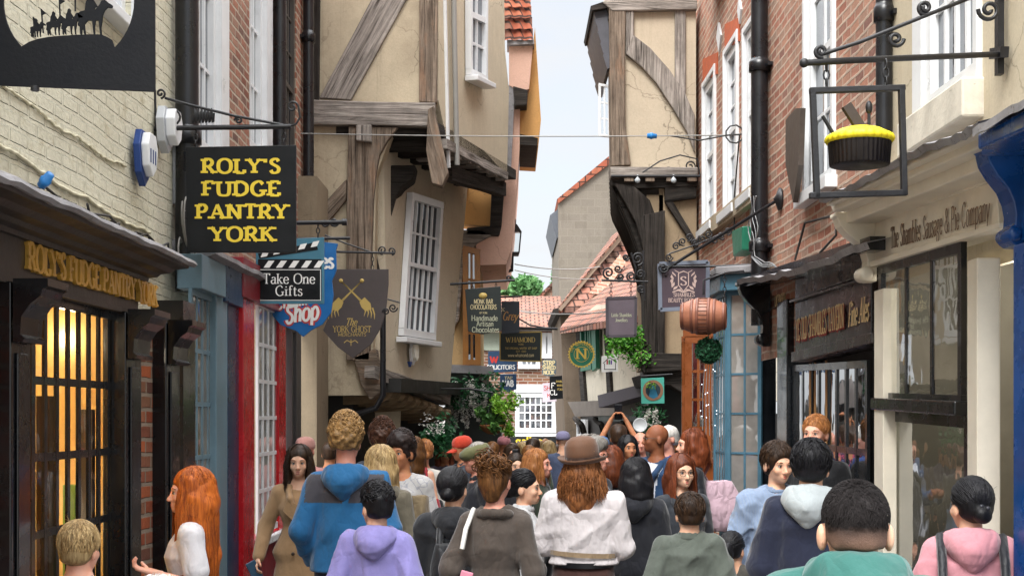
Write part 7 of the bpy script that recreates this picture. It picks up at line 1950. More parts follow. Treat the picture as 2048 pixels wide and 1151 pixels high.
    # ---- hair
    if hair and hair.get('style') != 'none':
        st = hair['style']; hm = HM[hair['m']]; v = .0068 if near else .010 if Y < 11.5 else .014
        L = hair.get('len', .25)
        G = Grid(axes(cx_[0] - .2, cx_[0] + .2, v), axes(cx_[1] - .22, cx_[1] + .26, v), axes(h(0, 0, -.08 - (L if st in ('long', 'bob', 'pony') else 0))[2] - .05, h(0, 0, .27)[2], v))
        E = lambda c, r, k=.02, sub=False: G.ell(h(*c), [q * hs for q in r], HM_, k * hs, sub)
        th_ = hair.get('th', .012)
        E((0, .02, .105), (.076 + th_, .092 + th_, .084 + th_))
        if st in ('short', 'curly', 'quiff'):
            E((0, .045, .05), (.07 + th_ * .5, .07 + th_ * .4, .06), .02)
            if st != 'short': E((0, -.01, .155), (.08 + th_ * .6, .09 + th_ * .4, .05 + th_ * 1.2), .03)
        if st in ('long', 'bob'):
            b = L; fw = hair.get('front', 1)
            for sx in (-1, 1): G.path([h(sx * .06, .0, .12), h(sx * .078, .005, .04), tuple(np.array(h(sx * .082, .005, .0)) + (0, 0, -b * .45)), tuple(np.array(h(sx * .085, -.015 * fw, .0)) + (sx * .01, -.03 * fw, -b))], [.035, .032, .034, .018], .03)
            G.path([h(0, .06, .1), h(0, .085, .02), tuple(np.array(h(0, .085, .0)) + (0, .0, -b * .5)), tuple(np.array(h(0, .08, .0)) + (0, .01, -b))], [.06, .06, .065, .03], .04)
            for sx in (-1, 1): G.path([h(sx * .04, .06, .08), h(sx * .055, .068, 0), tuple(np.array(h(sx * .06, .065, .0)) + (0, 0, -b * .9))], [.05, .05, .032], .04)
        if st in ('bun', 'pony', 'messy'):
            E((0, .055, .06), (.072, .062, .07), .03)
            if st == 'bun': E((0, .115, .035), (.038, .034, .036), .02)
            if st == 'messy':
                E((.0, .09, .15), (.05, .045, .045), .02); E((.045, .085, .165), (.03, .028, .022), .015); E((-.03, .1, .17), (.03, .03, .022), .015); E((0, .07, .02), (.055, .04, .07), .03)
            if st == 'pony': G.path([h(0, .1, .09), h(0, .14, .06), tuple(np.array(h(0, .14, .0)) + (0, .01, -L))], [.03, .034, .012], .02)
        G.ell(h(0, -.118, .04), [q * hs for q in (.073 if st != 'long' else .062, .082, .083 if not hair.get('fringe') else .06)], HM_, .016, True)
        if st in ('short', 'curly', 'quiff', 'bun', 'pony', 'messy'): # nape and ears
            zc = hair.get('nape', .01); G.ell(h(0, .03, zc - .10), [q * hs for q in (.14, .16, .10)], HM_, .02, True)
            for sx in (-1, 1): E((sx * .085, -.0, .045), (.025, .026, .036), .012, True)
            if st in ('bun',): E((0, .115, .035), (.038, .034, .036), .01)
            if st == 'pony': G.path([h(0, .1, .09), h(0, .14, .06), tuple(np.array(h(0, .14, .0)) + (0, .01, -L))], [.03, .034, .012], .02)
        if st == 'curly': G.bumps(rn, .011, 75)
        elif st != 'buzz': G.bumps(rn, .004, 55)
        P, F = G.mesh(); ho = arr_obj('hair', P, F, hm, root)
        # loose strands over the mass
        ns = int(hair.get('n', 170 if near else 60 if Y < 12 else 0) * 1.6)
        m = MB()
        if near and not hair.get('sr') and ns > 100:   # flyaway hairs
            for _ in range(16):
                az, el = rn.uniform(-2.2, 2.2), rn.uniform(.0, 1.5); n1 = V((math.sin(az) * math.cos(el), math.cos(az) * math.cos(el), math.sin(el))); tw = V((rn.gauss(0, 1), rn.gauss(0, 1), rn.gauss(-.3, 1))).normalized(); o0 = th_ + (.012 if st in ('curly', 'quiff') else 0)
                m.tube([hv3(*(V((n1.x * (.077 + o0), .02 + n1.y * (.093 + o0), .105 + n1.z * (.086 + o0 * 1.3))) + n1 * (.0018 * j * (1 - .12 * j)) + tw * .007 * j)) for j in range(6)], [.0008, .0008, .0007, .0006, .0005, .0003], 3, cap=False)
        for _ in range(ns):
            ph0 = rn.random() * 6
            az = rn.uniform(-2.35, 2.35) if st in ('long', 'bob') else rn.uniform(-math.pi, math.pi)   # 0 = back of the head
            if st == 'curly' or st == 'quiff':
                el = rn.uniform(.1, 1.5) if abs(az) < 2 else rn.uniform(.75, 1.5)
                n_ = np.array((math.sin(az) * math.cos(el), math.cos(az) * math.cos(el), math.sin(el))); rr = np.array((.078 + th_, .092 + th_ * .8, .09 + th_ * (2.0 if st == 'curly' else 1.5)))
                c = np.array((0, .012, .108)) + n_ * rr; a1 = np.cross(n_, (rn.uniform(-1, 1), rn.uniform(-1, 1), rn.uniform(-1, 1))); a1 /= np.linalg.norm(a1); a2 = np.cross(n_, a1); rad = rn.uniform(.008, .016); pts = []
                for j in range(7):
                    q = j * (.95 if st == 'curly' else .3); pts.append(hv3(*(c + a1 * rad * math.cos(q) * (1 if st == 'curly' else 2) + n_ * (rad * .8 * math.sin(q) + .004 * j / 6 - .006) + a2 * (.004 * j))))
                m.tube(pts, [.0018, .0034, .0038, .0038, .0034, .003, .0008], 4, cap=False); continue
            if st in ('short', 'bun', 'messy', 'pony'):
                sc_ = lambda n_, o: hv3(n_[0] * (.077 + th_ + o), .02 + n_[1] * (.093 + th_ + o), .105 + n_[2] * (.085 + th_ + o))
                el = rn.uniform(-.75 if abs(az) < 1.3 else -.1, 1.5) if abs(az) < 2.1 else rn.uniform(.55, 1.5)
                n1 = V((math.sin(az) * math.cos(el), math.cos(az) * math.cos(el), math.sin(el)))
                if st == 'short':
                    tw = V((rn.gauss(0, .3), rn.gauss(0, .3), -1)); tw = (tw - n1 * tw.dot(n1)); tw = tw.normalized() if tw.length > .1 else V((0, 1, 0))
                    pts = [sc_((n1 + tw * (hair.get('sl', .11) * j)).normalized(), .0015 + .0012 * j) for j in range(5)]; m.tube(pts, [q * hair.get('sr', 1.) for q in (.001, .0026, .0026, .002, .0005)], 4, cap=False)
                else:
                    tg = V({'bun': (0, 1, -.62), 'messy': (0, .75, .6), 'pony': (0, 1, -.15)}[st]).normalized()
                    if st == 'bun' and el < -.5: el = -.5
                    q0 = n1.rotation_difference(tg); ang = q0.angle; axq = q0.axis; nn = 8
                    from mathutils import Quaternion
                    pts = [sc_(Quaternion(axq, ang * j / nn * .95) @ n1, .001 + .002 * math.sin(j * .9 + ph0)) for j in range(nn + 1)]; m.tube(pts, [.0008] + [.0033] * (nn - 1) + [.001], 4, cap=False)
                    if st == 'messy' and rn.random() < .35:
                        c = V(h(rn.gauss(0, .035), .10 + rn.gauss(0, .02), .165 + rn.gauss(0, .02))); r_ = rn.uniform(.015, .035); a0 = rn.random() * 6; d1 = V((rn.gauss(0, 1), rn.gauss(0, 1), rn.gauss(0, 1))).normalized(); d2 = d1.orthogonal().normalized()
                        m.tube([c + (d1 * math.cos(a0 + j * .5) + d2 * math.sin(a0 + j * .5)) * r_ * (1 + .04 * j) for j in range(8)], [.001] + [.0032] * 6 + [.0006], 4, cap=False)
                continue
            el = rn.uniform(-.05 if hair.get('elmax') else .2, hair.get('elmax', 1.45)); pts = []; wid = []
            amp = hair.get('wave', .004); fq = rn.uniform(28, 40); ph = rn.random() * 6.28; LL = L * rn.uniform(.75, 1.08); shift = rn.uniform(-.3, .3)
            tot = el * .1 + (LL if st in ('long', 'bob') else .02); steps = 13
            for j in range(steps):
                a_ = tot * j / (steps - 1)
                e_ = el - a_ / .1
                if e_ > -.12:
                    n_ = (math.sin(az) * math.cos(e_), math.cos(az) * math.cos(e_), math.sin(e_)); q = np.array((n_[0] * (.079 + th_), .02 + n_[1] * (.095 + th_), .105 + n_[2] * (.087 + th_))); last = q; q3 = hv3(*q); dn = 0
                else:
                    dn = a_ - (el + .12) * .1
                    sp = 1 + hair.get('spread', .25) * min(dn, .3) / .3
                    q3 = hv3(last[0] * sp, last[1] * (1 + .0 * dn) + (.012 if abs(az) < 1.2 else -.02) * min(1, dn * 8), last[2]) - V((0, 0, dn))
                o_ = amp * math.sin(a_ * fq + ph) * min(1, a_ * 8)
                q3 = q3 + V((math.cos(az) * o_, -math.sin(az) * o_, 0)) + V((math.sin(az), math.cos(az), 0)) * (.003 + abs(o_) * .6)
                pts.append(q3); wid.append(.003 * (1 if j < steps - 4 else (steps - j) / 4.5))
            m.tube(pts, wid, 3, cap=False)
        if m.f: lbuild(m, 'hair_strands', hm, ho)
    return dict(root=root, h=h, hv3=hv3, s=s, hs=hs, A=A, HM=HM_, sh_z=sh_z, off=(top or {}).get('off', .02))
def wpos(p, q):  # local -> world
    r = p['root']; a = r.rotation_euler[2]; q = V(q)
    return V((q.x * math.cos(a) - q.y * math.sin(a), q.x * math.sin(a) + q.y * math.cos(a), q.z)) + r.location
def hatpart(p, name, mat, prof, tilt=(0, 0, 1), sx=1.0, sy=1.15, c=(0, .012, .1), seg=28):
    m = MB(); HN = np.array(p['HM']); ax = V(tuple(HN @ np.array(tilt)))
    rows = []; c0 = V(p['h'](*c)); xx = V(tuple(HN @ np.array((1, 0, 0)))); yy = ax.cross(xx).normalized(); xx = yy.cross(ax).normalized()
    for r_, hh in prof: rows.append([c0 + ax * hh * p['hs'] + (xx * math.cos(q) * sx + yy * math.sin(q) * sy) * max(r_, 1e-4) * p['hs'] for q in (j * 6.283 / seg for j in range(seg))])
    m.grid(rows, None, True, close=True); return lbuild(m, name, mat, p['root'])
def cap_hat(p, mat, peak=True):
    o = hatpart(p, 'cap', mat, [(.083, -.01), (.09, .0), (.092, .025), (.088, .055), (.07, .085), (.04, .1), (0, .105), (0, .1)], c=(0, .015, .09), sy=1.17)
    if peak:
        m = MB(); rows = []
        for i in range(5):
            t_ = i / 4; rows.append([p['hv3'](-.07 * math.cos(a) * (1 - .1 * t_), -.085 - (.075 * t_) * math.sin(a) * 1.0 - .01 * math.sin(a), .088 - .02 * t_ - .01 * abs(math.cos(a))) for a in (math.pi * j / 12 for j in range(13))])
        m.grid(rows, None, True); rows2 = [[q - V((0, 0, .006)) for q in r] for r in rows]; m.grid(rows2, None, True); lbuild(m, 'peak', mat, o)
    return o
def lbag(p, name, label, cat, mat, path_fn, strap=None, strap_mat=None, sr=.01):
    """a bag or phone carried by a person: its own top-level thing placed in world space"""
    m = MB(); path_fn(m, lambda x, y, z: wpos(p, (x * p['s'], y * p['s'], z * p['s'])))
    c = sum((q for q in m.v), V((0, 0, 0))) / len(m.v); t = thing(name, label, cat, c); m.build('body', mat, t, bevel=.006)
    if strap:
        m = MB(); m.tube([wpos(p, V(q) * p['s']) for q in strap], sr, 6); m.build('strap', strap_mat or mat, t)
    return t
def sack(cx, cy, cz, w, d, hh, sag=.25, tilt=0):
    def f(m, T):
        rows = []
        for i in range(8):
            t_ = i / 7; z = cz + hh * (.5 - t_); wd = w * (.8 + sag * math.sin(t_ * 2.6)); dd = d * (.35 + .75 * math.sin(.35 + t_ * 2.4))
            if i == 7: wd *= .75; dd *= .4
            rows.append([T(cx + wd * .5 * (abs(math.cos(q)) ** .6) * (1 if math.cos(q) > 0 else -1) + tilt * (z - cz), cy + dd * .5 * (abs(math.sin(q)) ** .6) * (1 if math.sin(q) > 0 else -1), z + .008 * math.sin(q * 3 + i)) for q in (j * 6.283 / 20 for j in range(20))])
        m.grid(rows, None, True, close=True); m.face(rows[0]); m.face(rows[-1][::-1])
    return f
def slab(c, ax, up, n, w, h_, d):
    def f(m, T):
        c_, a_, u_, n_ = V(c), V(ax).normalized(), V(up).normalized(), V(n).normalized()
        q = [c_ + a_ * x * w / 2 + u_ * y * h_ / 2 + n_ * d / 2 for x, y in ((-1, -1), (1, -1), (1, 1), (-1, 1))]; b = [p - n_ * d for p in q]
        Q = [T(*p) for p in q]; B = [T(*p) for p in b]; m.face(Q); m.face(B[::-1])
        for k in range(4): j = (k + 1) % 4; m.face([Q[j], Q[k], B[k], B[j]])
    return f
# ================================================================ THE CROWD
C_ = lambda hx, **k: cloth('cloth_' + hx.strip('#') + ''.join(k.keys()), hx, **k)
# red haired girl at the fudge shop window
p = person('woman with very long red hair and a white T-shirt looking into the fudge shop', 378, 928, 6.7, -78, dict(style='long', m='red', len=.5, n=420, th=.016, wave=.006, spread=.35), dict(m=C_('#ebe8ea', fold=.5), sleeve='short', off=.016, hem=.86, name='t_shirt', waist=.6, scoop=.07), 'pale', hy=6, arms=('hang', 'hold'), woman=True, pants='#3a4454', build=1.05)
# boy beside her
p = person('small boy with tousled blond hair and a white top by the fudge window', 163, 1033, 5.6, 150, dict(style='short', m='blond', n=700, sl=.17, th=.012, nape=-.02), dict(m=C_('#d5d2d0', pattern=('blot', '#26262c')), sleeve='short', off=.02, hem=.8, name='t_shirt'), 'pale', hy=20, child=True, arms=('front', 'hang'), build=.9)
t = lbag(p, 'ice_cream', 'pale green scoop of ice cream held by the small blond boy', 'ice cream', flat('ice_green', '#b9d68a', .6), lambda m, T: [m.ball(T(-.30 + .03 * k, -.24, 1.13 + .02 * (k % 2)), .035, 12, 8) for k in range(2)])
p = person('small child in a fluffy white hat at the bottom edge beside the red haired woman', 322, 1146, 4.8, 175, dict(style='short', m='white', n=0, th=.012), dict(m=C_('#c9c6c2'), off=.03, hem=.7, collar='stand'), 'pale', child=True, build=.85)
m = MB(); leaves(m, V(p['h'](0, .02, .1)), .125, 4200, .008, shell=.82, sc=(1, 1, .8)); lbuild(m, 'fluffy_hat', flat('fur_white', '#d9d3cf', .9), p['root'])
# trench coat
TR = C_('#ad8a64', fold=.35)
p = person('smiling woman with long dark hair in a beige trench coat holding a phone', 598, 884, 9.6, 12, dict(style='long', m='dark', len=.24, n=200, front=1.3, wave=.012), dict(m=TR, off=.03, hem=.45, flare=.10, waist=.8, collar='lapel', fold=.008, name='trench_coat', scoop=.1), 'asian', hy=-8, hp=4, arms=((-.10, .03, -.27), (-.15, -.10, -.50)) and (((-.10, .03, -.27), (-.16, -.08, -.50)), 'hang'), woman=True, pants='#23262e', expression=1)
m = MB()
for k in range(3):
    for sx in (-1, 1): m.lathe([(0, -.002), (.013, 0), (.013, .006), (0, .007)], V((sx * .055, -.158 - .004 * k, 1.18 - .13 * k)) * p['s'], (0, -1, 0), 10)
lbuild(m, 'buttons', flat('button_dark', '#3a2a20', .4), p['root'])
m = MB(); s_ = p['s']
for sx in (-1, 1): m.prism([V((sx * .02, -.17, 1.30)) * s_, V((sx * .10, -.15, 1.335)) * s_, V((sx * .13, -.15, 1.25)) * s_, V((sx * .05, -.172, 1.17)) * s_][::sx], (0, .012, 0))
lbuild(m, 'lapel', TR, p['root'])
w_ = p['A'][-1][2] / p['s']
lbag(p, 'phone', 'slate blue phone held low by the woman in the beige trench coat', 'phone', flat('phone_blue', '#2d4a60', .4), slab((w_[0] - .03, w_[1] - .06, w_[2] - .1), (1, .4, .5), (-.5, 0, 1), (.3, -1, 0), .085, .165, .012))
p = person('person in a pale pink beanie and pink top behind the trench coat woman', 612, 868, 12, 170, None, dict(m=C_('#d99a94'), off=.025, hem=.85), 'pink', arms=('hang', 'hang')); cap_hat(p, C_('#dba296'), False)
# blue jacket
BJ, BY = C_('#1f6496', fold=.45), C_('#454349', fold=.4)
p = person('tall young man with curly sandy hair in a blue and charcoal hooded jacket', 693, 826, 7.9, 178, dict(style='curly', m='sand', n=520, th=.026, nape=.035), dict(m=[BJ, BY], off=.04, hem=.885, collar='hood', fold=.011, zone=lambda c: ((c[:, 2] > 1.285) & (c[:, 2] < 1.445) & (np.abs(c[:, 0]) < .225) & (c[:, 1] > -.02) & ~((np.abs(c[:, 0]) < .12) & (c[:, 1] > .14))).astype(int)), 'pink', hy=-6, arms=('pocket', 'pocket'), build=.98, pants='#33384a', hv=.045)
# lavender
p = person('boy with short black hair in a lavender hooded jacket', 742, 962, 7.0, 176, dict(style='quiff', m='black', n=380, th=.013, nape=.01), dict(m=C_('#8f88c4', fold=.5), off=.036, hem=.78, collar='hood', fold=.010), 'asian', hy=32, child=True, arms=('pocket', 'pocket'), build=.98, dx=.03)
p = person('woman with wavy blonde hair carrying a khaki jacket behind the blue jacket man', 748, 884, 8.5, 168, dict(style='long', m='blond', len=.26, n=260, wave=.014), dict(m=C_('#6f6858', fold=.6), off=.03, hem=.85, collar='hood'), 'light', woman=True, arms=('hang', 'front'), dx=.05)
lbag(p, 'draped_jacket', 'khaki jacket draped over the arm of the wavy blonde woman', 'jacket', C_('#857458', fold=.8), sack(-.24, -.1, 1.16, .15, .16, .5, .1))
p = person('young man with curly black hair in a white T-shirt with grey line drawings', 790, 860, 9.3, -16, dict(style='curly', m='curl', n=260, th=.022), dict(m=C_('#c4c2c1', pattern=('doodle', '#8f9096')), sleeve='short', off=.035, hem=.82, name='t_shirt', scoop=.07), 'tan', hy=-10, arms=('front', 'hang'), pants='#2a3038', hv=.04, dx=.04)
p = person('person with a big brown afro behind the curly haired man in white', 765, 836, 11, 178, dict(style='curly', m='curlb', n=260, th=.035, nape=.02), dict(m=C_('#3a3f4a'), off=.03, hem=.85), 'brown', hv=.06)
p = person('woman with long brown hair in a sleeveless pale blue top with a red bag', 822, 869, 12, 172, dict(style='long', m='brown', len=.22, n=140), dict(m=C_('#93a6ba'), off=.016, hem=.84, sleeve='none', name='top'), 'light', woman=True, dx=.03)
lbag(p, 'shoulder_bag', 'bright red shoulder bag worn by the brown haired woman in pale blue', 'bag', C_('#b01d2c', fold=.7), sack(-.19, .06, 1.05, .16, .16, .22), [(-.19, .06, 1.12), (-.16, .12, 1.3), (-.12, .06, 1.45), (-.15, -.08, 1.3)], None, .018)
p = person('woman with ginger hair tied up in a white long sleeved blouse with a black bag', 848, 874, 12.4, 165, dict(style='bun', m='ginger', n=60), dict(m=C_('#d8d3c9'), off=.022, hem=.86, name='blouse'), 'pale', hy=30, woman=True)
lbag(p, 'shoulder_bag', 'black leather shoulder bag worn by the ginger woman in the white blouse', 'bag', C_('#1b1c20'), sack(-.12, .14, 1.0, .3, .16, .3), [(-.12, .14, 1.1), (.04, .16, 1.38), (.1, .05, 1.46)], None, .012)
p = person('man in an orange baseball cap and dark jacket looking down to the left', 925, 872, 13, -62, None, dict(m=[C_('#3d4450'), C_('#1f2330')], off=.03, hem=.84, collar='stand', zone=lambda c: (np.abs(c[:, 0]) < .07).astype(int) * (c[:, 1] < 0)), 'tan', hp=12, arms=('front', 'front'), hv=.0); cap_hat(p, C_('#d9482e'))
p = person('man in an olive green flat cap facing left', 962, 884, 10, -70, dict(style='short', m='grey', n=0, th=.006), dict(m=C_('#22242c'), off=.03, hem=.84, collar='stand'), 'pink', hp=6, hv=.0, dx=-.03)
hatpart(p, 'flat_cap', C_('#70704a', fold=.3), [(.084, -.005), (.096, .01), (.104, .035), (.095, .06), (.06, .078), (0, .085), (0, .08)], (0, -.28, 1), 1.0, 1.22, (0, -.005, .085))
# black hoodie with backpack
p = person('woman with a low black bun and headband in a black hooded coat', 918, 928, 7.6, 176, dict(style='bun', m='black', n=300, th=.014, nape=-.01), dict(m=C_('#24262b', fold=.5), off=.042, hem=.8, collar='hood', fold=.010), 'asian', woman=True, hy=-14, arms=('front', 'front'), build=1.05, dx=-.03)
m = MB(); m.tube([p['hv3'](.089 * math.cos(a), .035, .1 + .093 * math.sin(a)) for a in (math.pi * j / 16 for j in range(17))], .005, 6); lbuild(m, 'headband', flat('band_dark', '#16161a', .2), p['root'])
BP_ = cloth('pack_black', '#1d1f24', .5, 200, .5)
def pack(m, T):
    rows = []
    for i in range(9):
        t_ = i / 8; z = 1.28 - .46 * t_; wd = .15 * (.55 + .45 * math.sin(.5 + t_ * 2.2)) * 1.05; dd = .085 * (.55 + .6 * math.sin(.4 + t_ * 2.0))
        rows.append([T(-.03 + wd * (abs(math.cos(q)) ** .5) * (1 if math.cos(q) > 0 else -1), .225 + dd * (abs(math.sin(q)) ** .6) * (1 if math.sin(q) > 0 else -1), z) for q in (j * 6.283 / 24 for j in range(24))])
    m.grid(rows, None, True, close=True); m.face(rows[0]); m.face(rows[-1][::-1])
t = lbag(p, 'backpack', 'black backpack with a pale buckle worn over the black hooded coat', 'backpack', BP_, pack)
m = MB()
for x in (-.13, .07): m.tube([wpos(p, V(q) * p['s']) for q in ((x, .2, 1.26), (x * 1.0, .13, 1.4), (x * 1.05, .02, 1.475), (x * 1.1, -.13, 1.36), (x * 1.2, -.14, 1.15))], .02, 6)
m.build('strap', BP_, t)
m = MB(); f = slab((-.03, .322, 1.0), (1, 0, 0), (0, 0, 1), (0, 1, 0), .2, .15, .05); f(m, lambda x, y, z: wpos(p, (x * p['s'], y * p['s'], z * p['s']))); m.build('pocket', BP_, t, bevel=.015)
m = MB(); f = slab((-.05, .35, 1.03), (1, 0, 0), (0, 0, 1), (0, 1, 0), .035, .06, .02); f(m, lambda x, y, z: wpos(p, (x * p['s'], y * p['s'], z * p['s']))); m.build('buckle', flat('buckle', '#b9bcc2', .3), t, bevel=.004)
# brown jacket, messy bun
p = person('woman with a messy brown bun in a brown fitted jacket with a white strap', 992, 906, 6.9, 172, dict(style='messy', m='brown', n=320, th=.013, nape=-.05), dict(m=C_('#4d443d', fold=.6), off=.018, hem=.84, waist=1.1, flare=.14, collar='lapel', fold=.009), 'pink', woman=True, hy=-12, arms=('hang', ((.09, .06, -.26), (.15, -.14, -.36))), build=1.0, legs='skirt', pants='#453d38')
m = MB(); c = p['h'](.03, .1, .15); m.ball(c, .016, 10, 8, (1.4, .8, 1)); lbuild(m, 'hair_clip', flat('clip', '#c5c8c4', .3), p['root'])
lbag(p, 'phone', 'pink phone case tucked under the arm of the brown jacket woman', 'phone', flat('phone_pink', '#d98ba0', .4), slab((.16, .12, 1.06), (1, .2, .3), (-.3, 0, 1), (.2, 1, 0), .07, .13, .012))
lbag(p, 'shoulder_bag', 'small grey bag on a white strap carried by the brown jacket woman', 'bag', C_('#b9b2a6'), sack(.02, -.24, .98, .2, .1, .24), [(.05, -.2, 1.1), (.13, -.12, 1.32), (.125, .03, 1.462), (.15, .13, 1.36), (.17, .14, 1.25)], flat('strap_white', '#d9d8d2', .5), .013)
p = person('woman with dark hair pulled back in a white jacket seen in profile', 1052, 932, 8.5, 82, dict(style='bun', m='black', n=140, th=.009), dict(m=C_('#d3d4d6'), off=.026, hem=.82, collar='stand'), 'asian', woman=True, hy=-4)
p = person('woman with long ginger hair in profile behind the white jacket woman', 1078, 892, 10.4, 70, dict(style='long', m='ginger', len=.2, n=160, front=.4), dict(m=C_('#3b4638'), off=.02, hem=.84), 'pink', woman=True)
p = person('dark haired woman looking this way between the messy bun and the ginger woman', 1032, 902, 12.2, 15, dict(style='long', m='dark', len=.2, n=50), dict(m=C_('#2c2d33'), off=.02, hem=.84), 'asian', woman=True)
# bowler hat
p = person('person in a brown bowler hat with long wavy auburn hair and a white shirt', 1150, 893, 8.0, 172, dict(style='long', m='wavy', len=.24, n=620, th=.010, wave=.026, spread=.75, front=.1, elmax=.3), dict(m=C_('#d6cfd0', fold=.7), sleeve='rolled', off=.03, hem=1.0, fold=.011, name='shirt', collar='stand'), 'light', hy=-18, arms=('front', 'front'), pants='#4a2f2a', hv=.0, build=1.12, dx=.05)
HATM = cloth('hat_felt', '#6b4a35', .7, 300, .15)
o = hatpart(p, 'bowler_hat', HATM, [(.09, .0), (.1, .005), (.101, .05), (.099, .092), (.085, .128), (.053, .15), (0, .157)], (.06, .06, 1), 1.03, 1.18, (0, .015, .1))
m = MB(); rows = []
for r_, z_ in ((.096, .0), (.11, -.008), (.13, -.006), (.144, .004), (.149, .016), (.144, .014), (.127, .002), (.096, .006)):
    rows.append([p['hv3'](math.cos(q) * r_ * (1.0 + .0), .015 + math.sin(q) * r_ * 1.2 - .0, .1 + z_ + (.014 * math.cos(q) ** 2 * (r_ - .09) / .05) - .01 * math.sin(q)) for q in (j * 6.283 / 32 for j in range(32))])
m.grid(rows, None, True, close=True); lbuild(m, 'brim', HATM, o)
m = MB(); rows = []
for z_ in (.004, .032): rows.append([p['hv3'](math.cos(q) * .104 * 1.02, .017 + math.sin(q) * .104 * 1.17, .1 + z_ - .01 * math.sin(q)) for q in (j * 6.283 / 32 for j in range(32))])
m.grid(rows, None, True, close=True); lbuild(m, 'hat_band', cloth('hat_band', '#3f2a20', .6), o)
m = MB(); m.tube([p['hv3'](-.085, .07, .11), p['hv3'](-.088, .066, .15), p['hv3'](-.08, .06, .185)], .003, 5); m.tube([p['hv3'](-.09, .05, .12), p['hv3'](-.092, .055, .165)], .003, 5); lbuild(m, 'hat_pin', GOLD, o)
m = MB(); rows = []
s_ = p['s']
for z_ in (.985, 1.02): rows.append([V((math.cos(q) * .195, .01 + math.sin(q) * .15, z_)) * s_ for q in (j * 6.283 / 32 for j in range(32))])
m.grid(rows, None, True, close=True); lbuild(m, 'belt', flat('belt_black', '#17171a', .35), p['root'])
m = MB(); rows = []
for z_ in (1.055, 1.085): rows.append([V((math.cos(q) * .218, .005 + math.sin(q) * .163, z_ + .01 * math.cos(q))) * s_ for q in (j * 6.283 / 32 for j in range(32))])
m.grid(rows, None, True, close=True); lbuild(m, 'bag_strap', C_('#9a8468'), p['root'])
p = person('grey haired man with glasses half hidden behind the bowler hat', 1190, 872, 9.6, 60, dict(style='quiff', m='grey', n=80, th=.016), dict(m=C_('#4a4e58'), off=.03, hem=.84), 'pink', glasses=True)
p = person('person with auburn hair seen from behind between bowler hat and black hooded sweatshirt', 1222, 886, 10.2, 178, dict(style='bob', m='auburn', len=.1, n=90), dict(m=C_('#33363c'), off=.03, hem=.84), 'light', woman=True)
p = person('person in a bright blue cap behind the bowler hat', 1200, 872, 12.6, 175, None, dict(m=C_('#3e4654'), off=.03, hem=.84), 'light', hv=.0); cap_hat(p, C_('#2f74b8'), False)
# black hoodie, long black hair
p = person('woman with straight black hair in a black hooded sweatshirt seen from behind', 1252, 910, 8.6, 172, dict(style='bob', m='black', len=.13, n=300, th=.014), dict(m=C_('#1c1e26', fold=.5), off=.034, hem=.8, collar='hood', fold=.009), 'asian', woman=True, hy=10, arms=('front', 'hang'), dx=.06, pants='#2a3a52')
p = person('woman with long dark hair facing this way left of the bald man', 1257, 866, 13, 10, dict(style='long', m='black', len=.2, n=80, front=1.2), dict(m=C_('#c9c4cc', pattern=('blot', '#8a7f96')), off=.02, hem=.84, name='blouse'), 'tan', woman=True, hy=6, arms=('front', 'hold'))
BLZ, SHW = C_('#203f63', fold=.4), C_('#d4d8e2')
p = person('bald man with sunglasses in a navy blazer over a white shirt looking left', 1304, 847, 11, -38, None, dict(m=[BLZ, SHW], off=.03, hem=.82, collar='lapel', zone=lambda c: ((np.abs(c[:, 0] - .0) < .06 + .05 * np.clip((c[:, 2] - 1.1) / .3, 0, 1)) & (c[:, 1] < -.06)).astype(int), name='blazer'), 'brown', hy=-48, arms=('front', 'hang'), glasses=True, hv=0, dx=.03, build=1.08)
p = person('older man with white hair and a pink face behind the bald man', 1334, 848, 12, -30, dict(style='short', m='white', n=0, th=.004), dict(m=C_('#2d4a8a'), off=.03, hem=.84, collar='stand'), 'pink', hy=-35, glasses=True, hv=.01)
p = person('bald man with a ruddy face far back left of the navy blazer man', 1281, 863, 14, 0, None, dict(m=C_('#6a2e33'), off=.03, hem=.84), 'pink', hv=0)
p = person('woman with an auburn bob and fringe in a black leather jacket looking left', 1380, 852, 10.4, -84, dict(style='bob', m='auburn', len=.15, n=160, front=.6, fringe=True), dict(m=C_('#23262c', rough=.4), off=.026, hem=.88, collar='lapel'), 'pale', woman=True)
lbag(p, 'tote_bag', 'pale pink tote bag on the shoulder of the auburn bob woman', 'bag', C_('#d9b9c6', fold=.8), sack(-.02, .24, 1.14, .16, .34, .40), [(-.02, .16, 1.3), (-.1, .12, 1.42), (-.15, .02, 1.46), (-.2, .1, 1.36), (-.1, .3, 1.28)], None, .014)
p = person('dark haired man holding a phone up high above the crowd with both hands', 1237, 848, 14, 176, dict(style='quiff', m='dark', n=0, th=.014), dict(m=C_('#26263a', pattern=('blot', '#a03a5a')), sleeve='short', off=.03, hem=.84, name='t_shirt'), 'tan', arms=('up', 'up'))
w1, w2 = p['A'][-1][2] / p['s'], p['A'][1][2] / p['s']; c = (w1 + w2) / 2
lbag(p, 'phone', 'black phone raised above the crowd by the man with both arms up', 'phone', flat('phone_black', '#1a1b1f', .3), slab((c[0], c[1] - .03, c[2] + .10), (1, 0, 0), (0, .15, 1), (0, 1, 0), .085, .17, .012))
# glasses woman
p = person('woman with long brown hair and thin glasses looking this way in a dark coat', 1364, 902, 8.9, 18, dict(style='long', m='auburn', len=.3, n=320, front=1.2, th=.012), dict(m=C_('#33373e', fold=.5), off=.03, hem=.72, collar='lapel', name='coat'), 'asian', hy=-2, woman=True, glasses=True)
lbag(p, 'carrier_bag', 'crumpled tan paper bag held beside the woman with thin glasses', 'bag', paint('paper_tan', '#a98c64', .8, .3, 14, .8, 30), sack(-.36, -.02, 1.22, .17, .14, .42, .1))
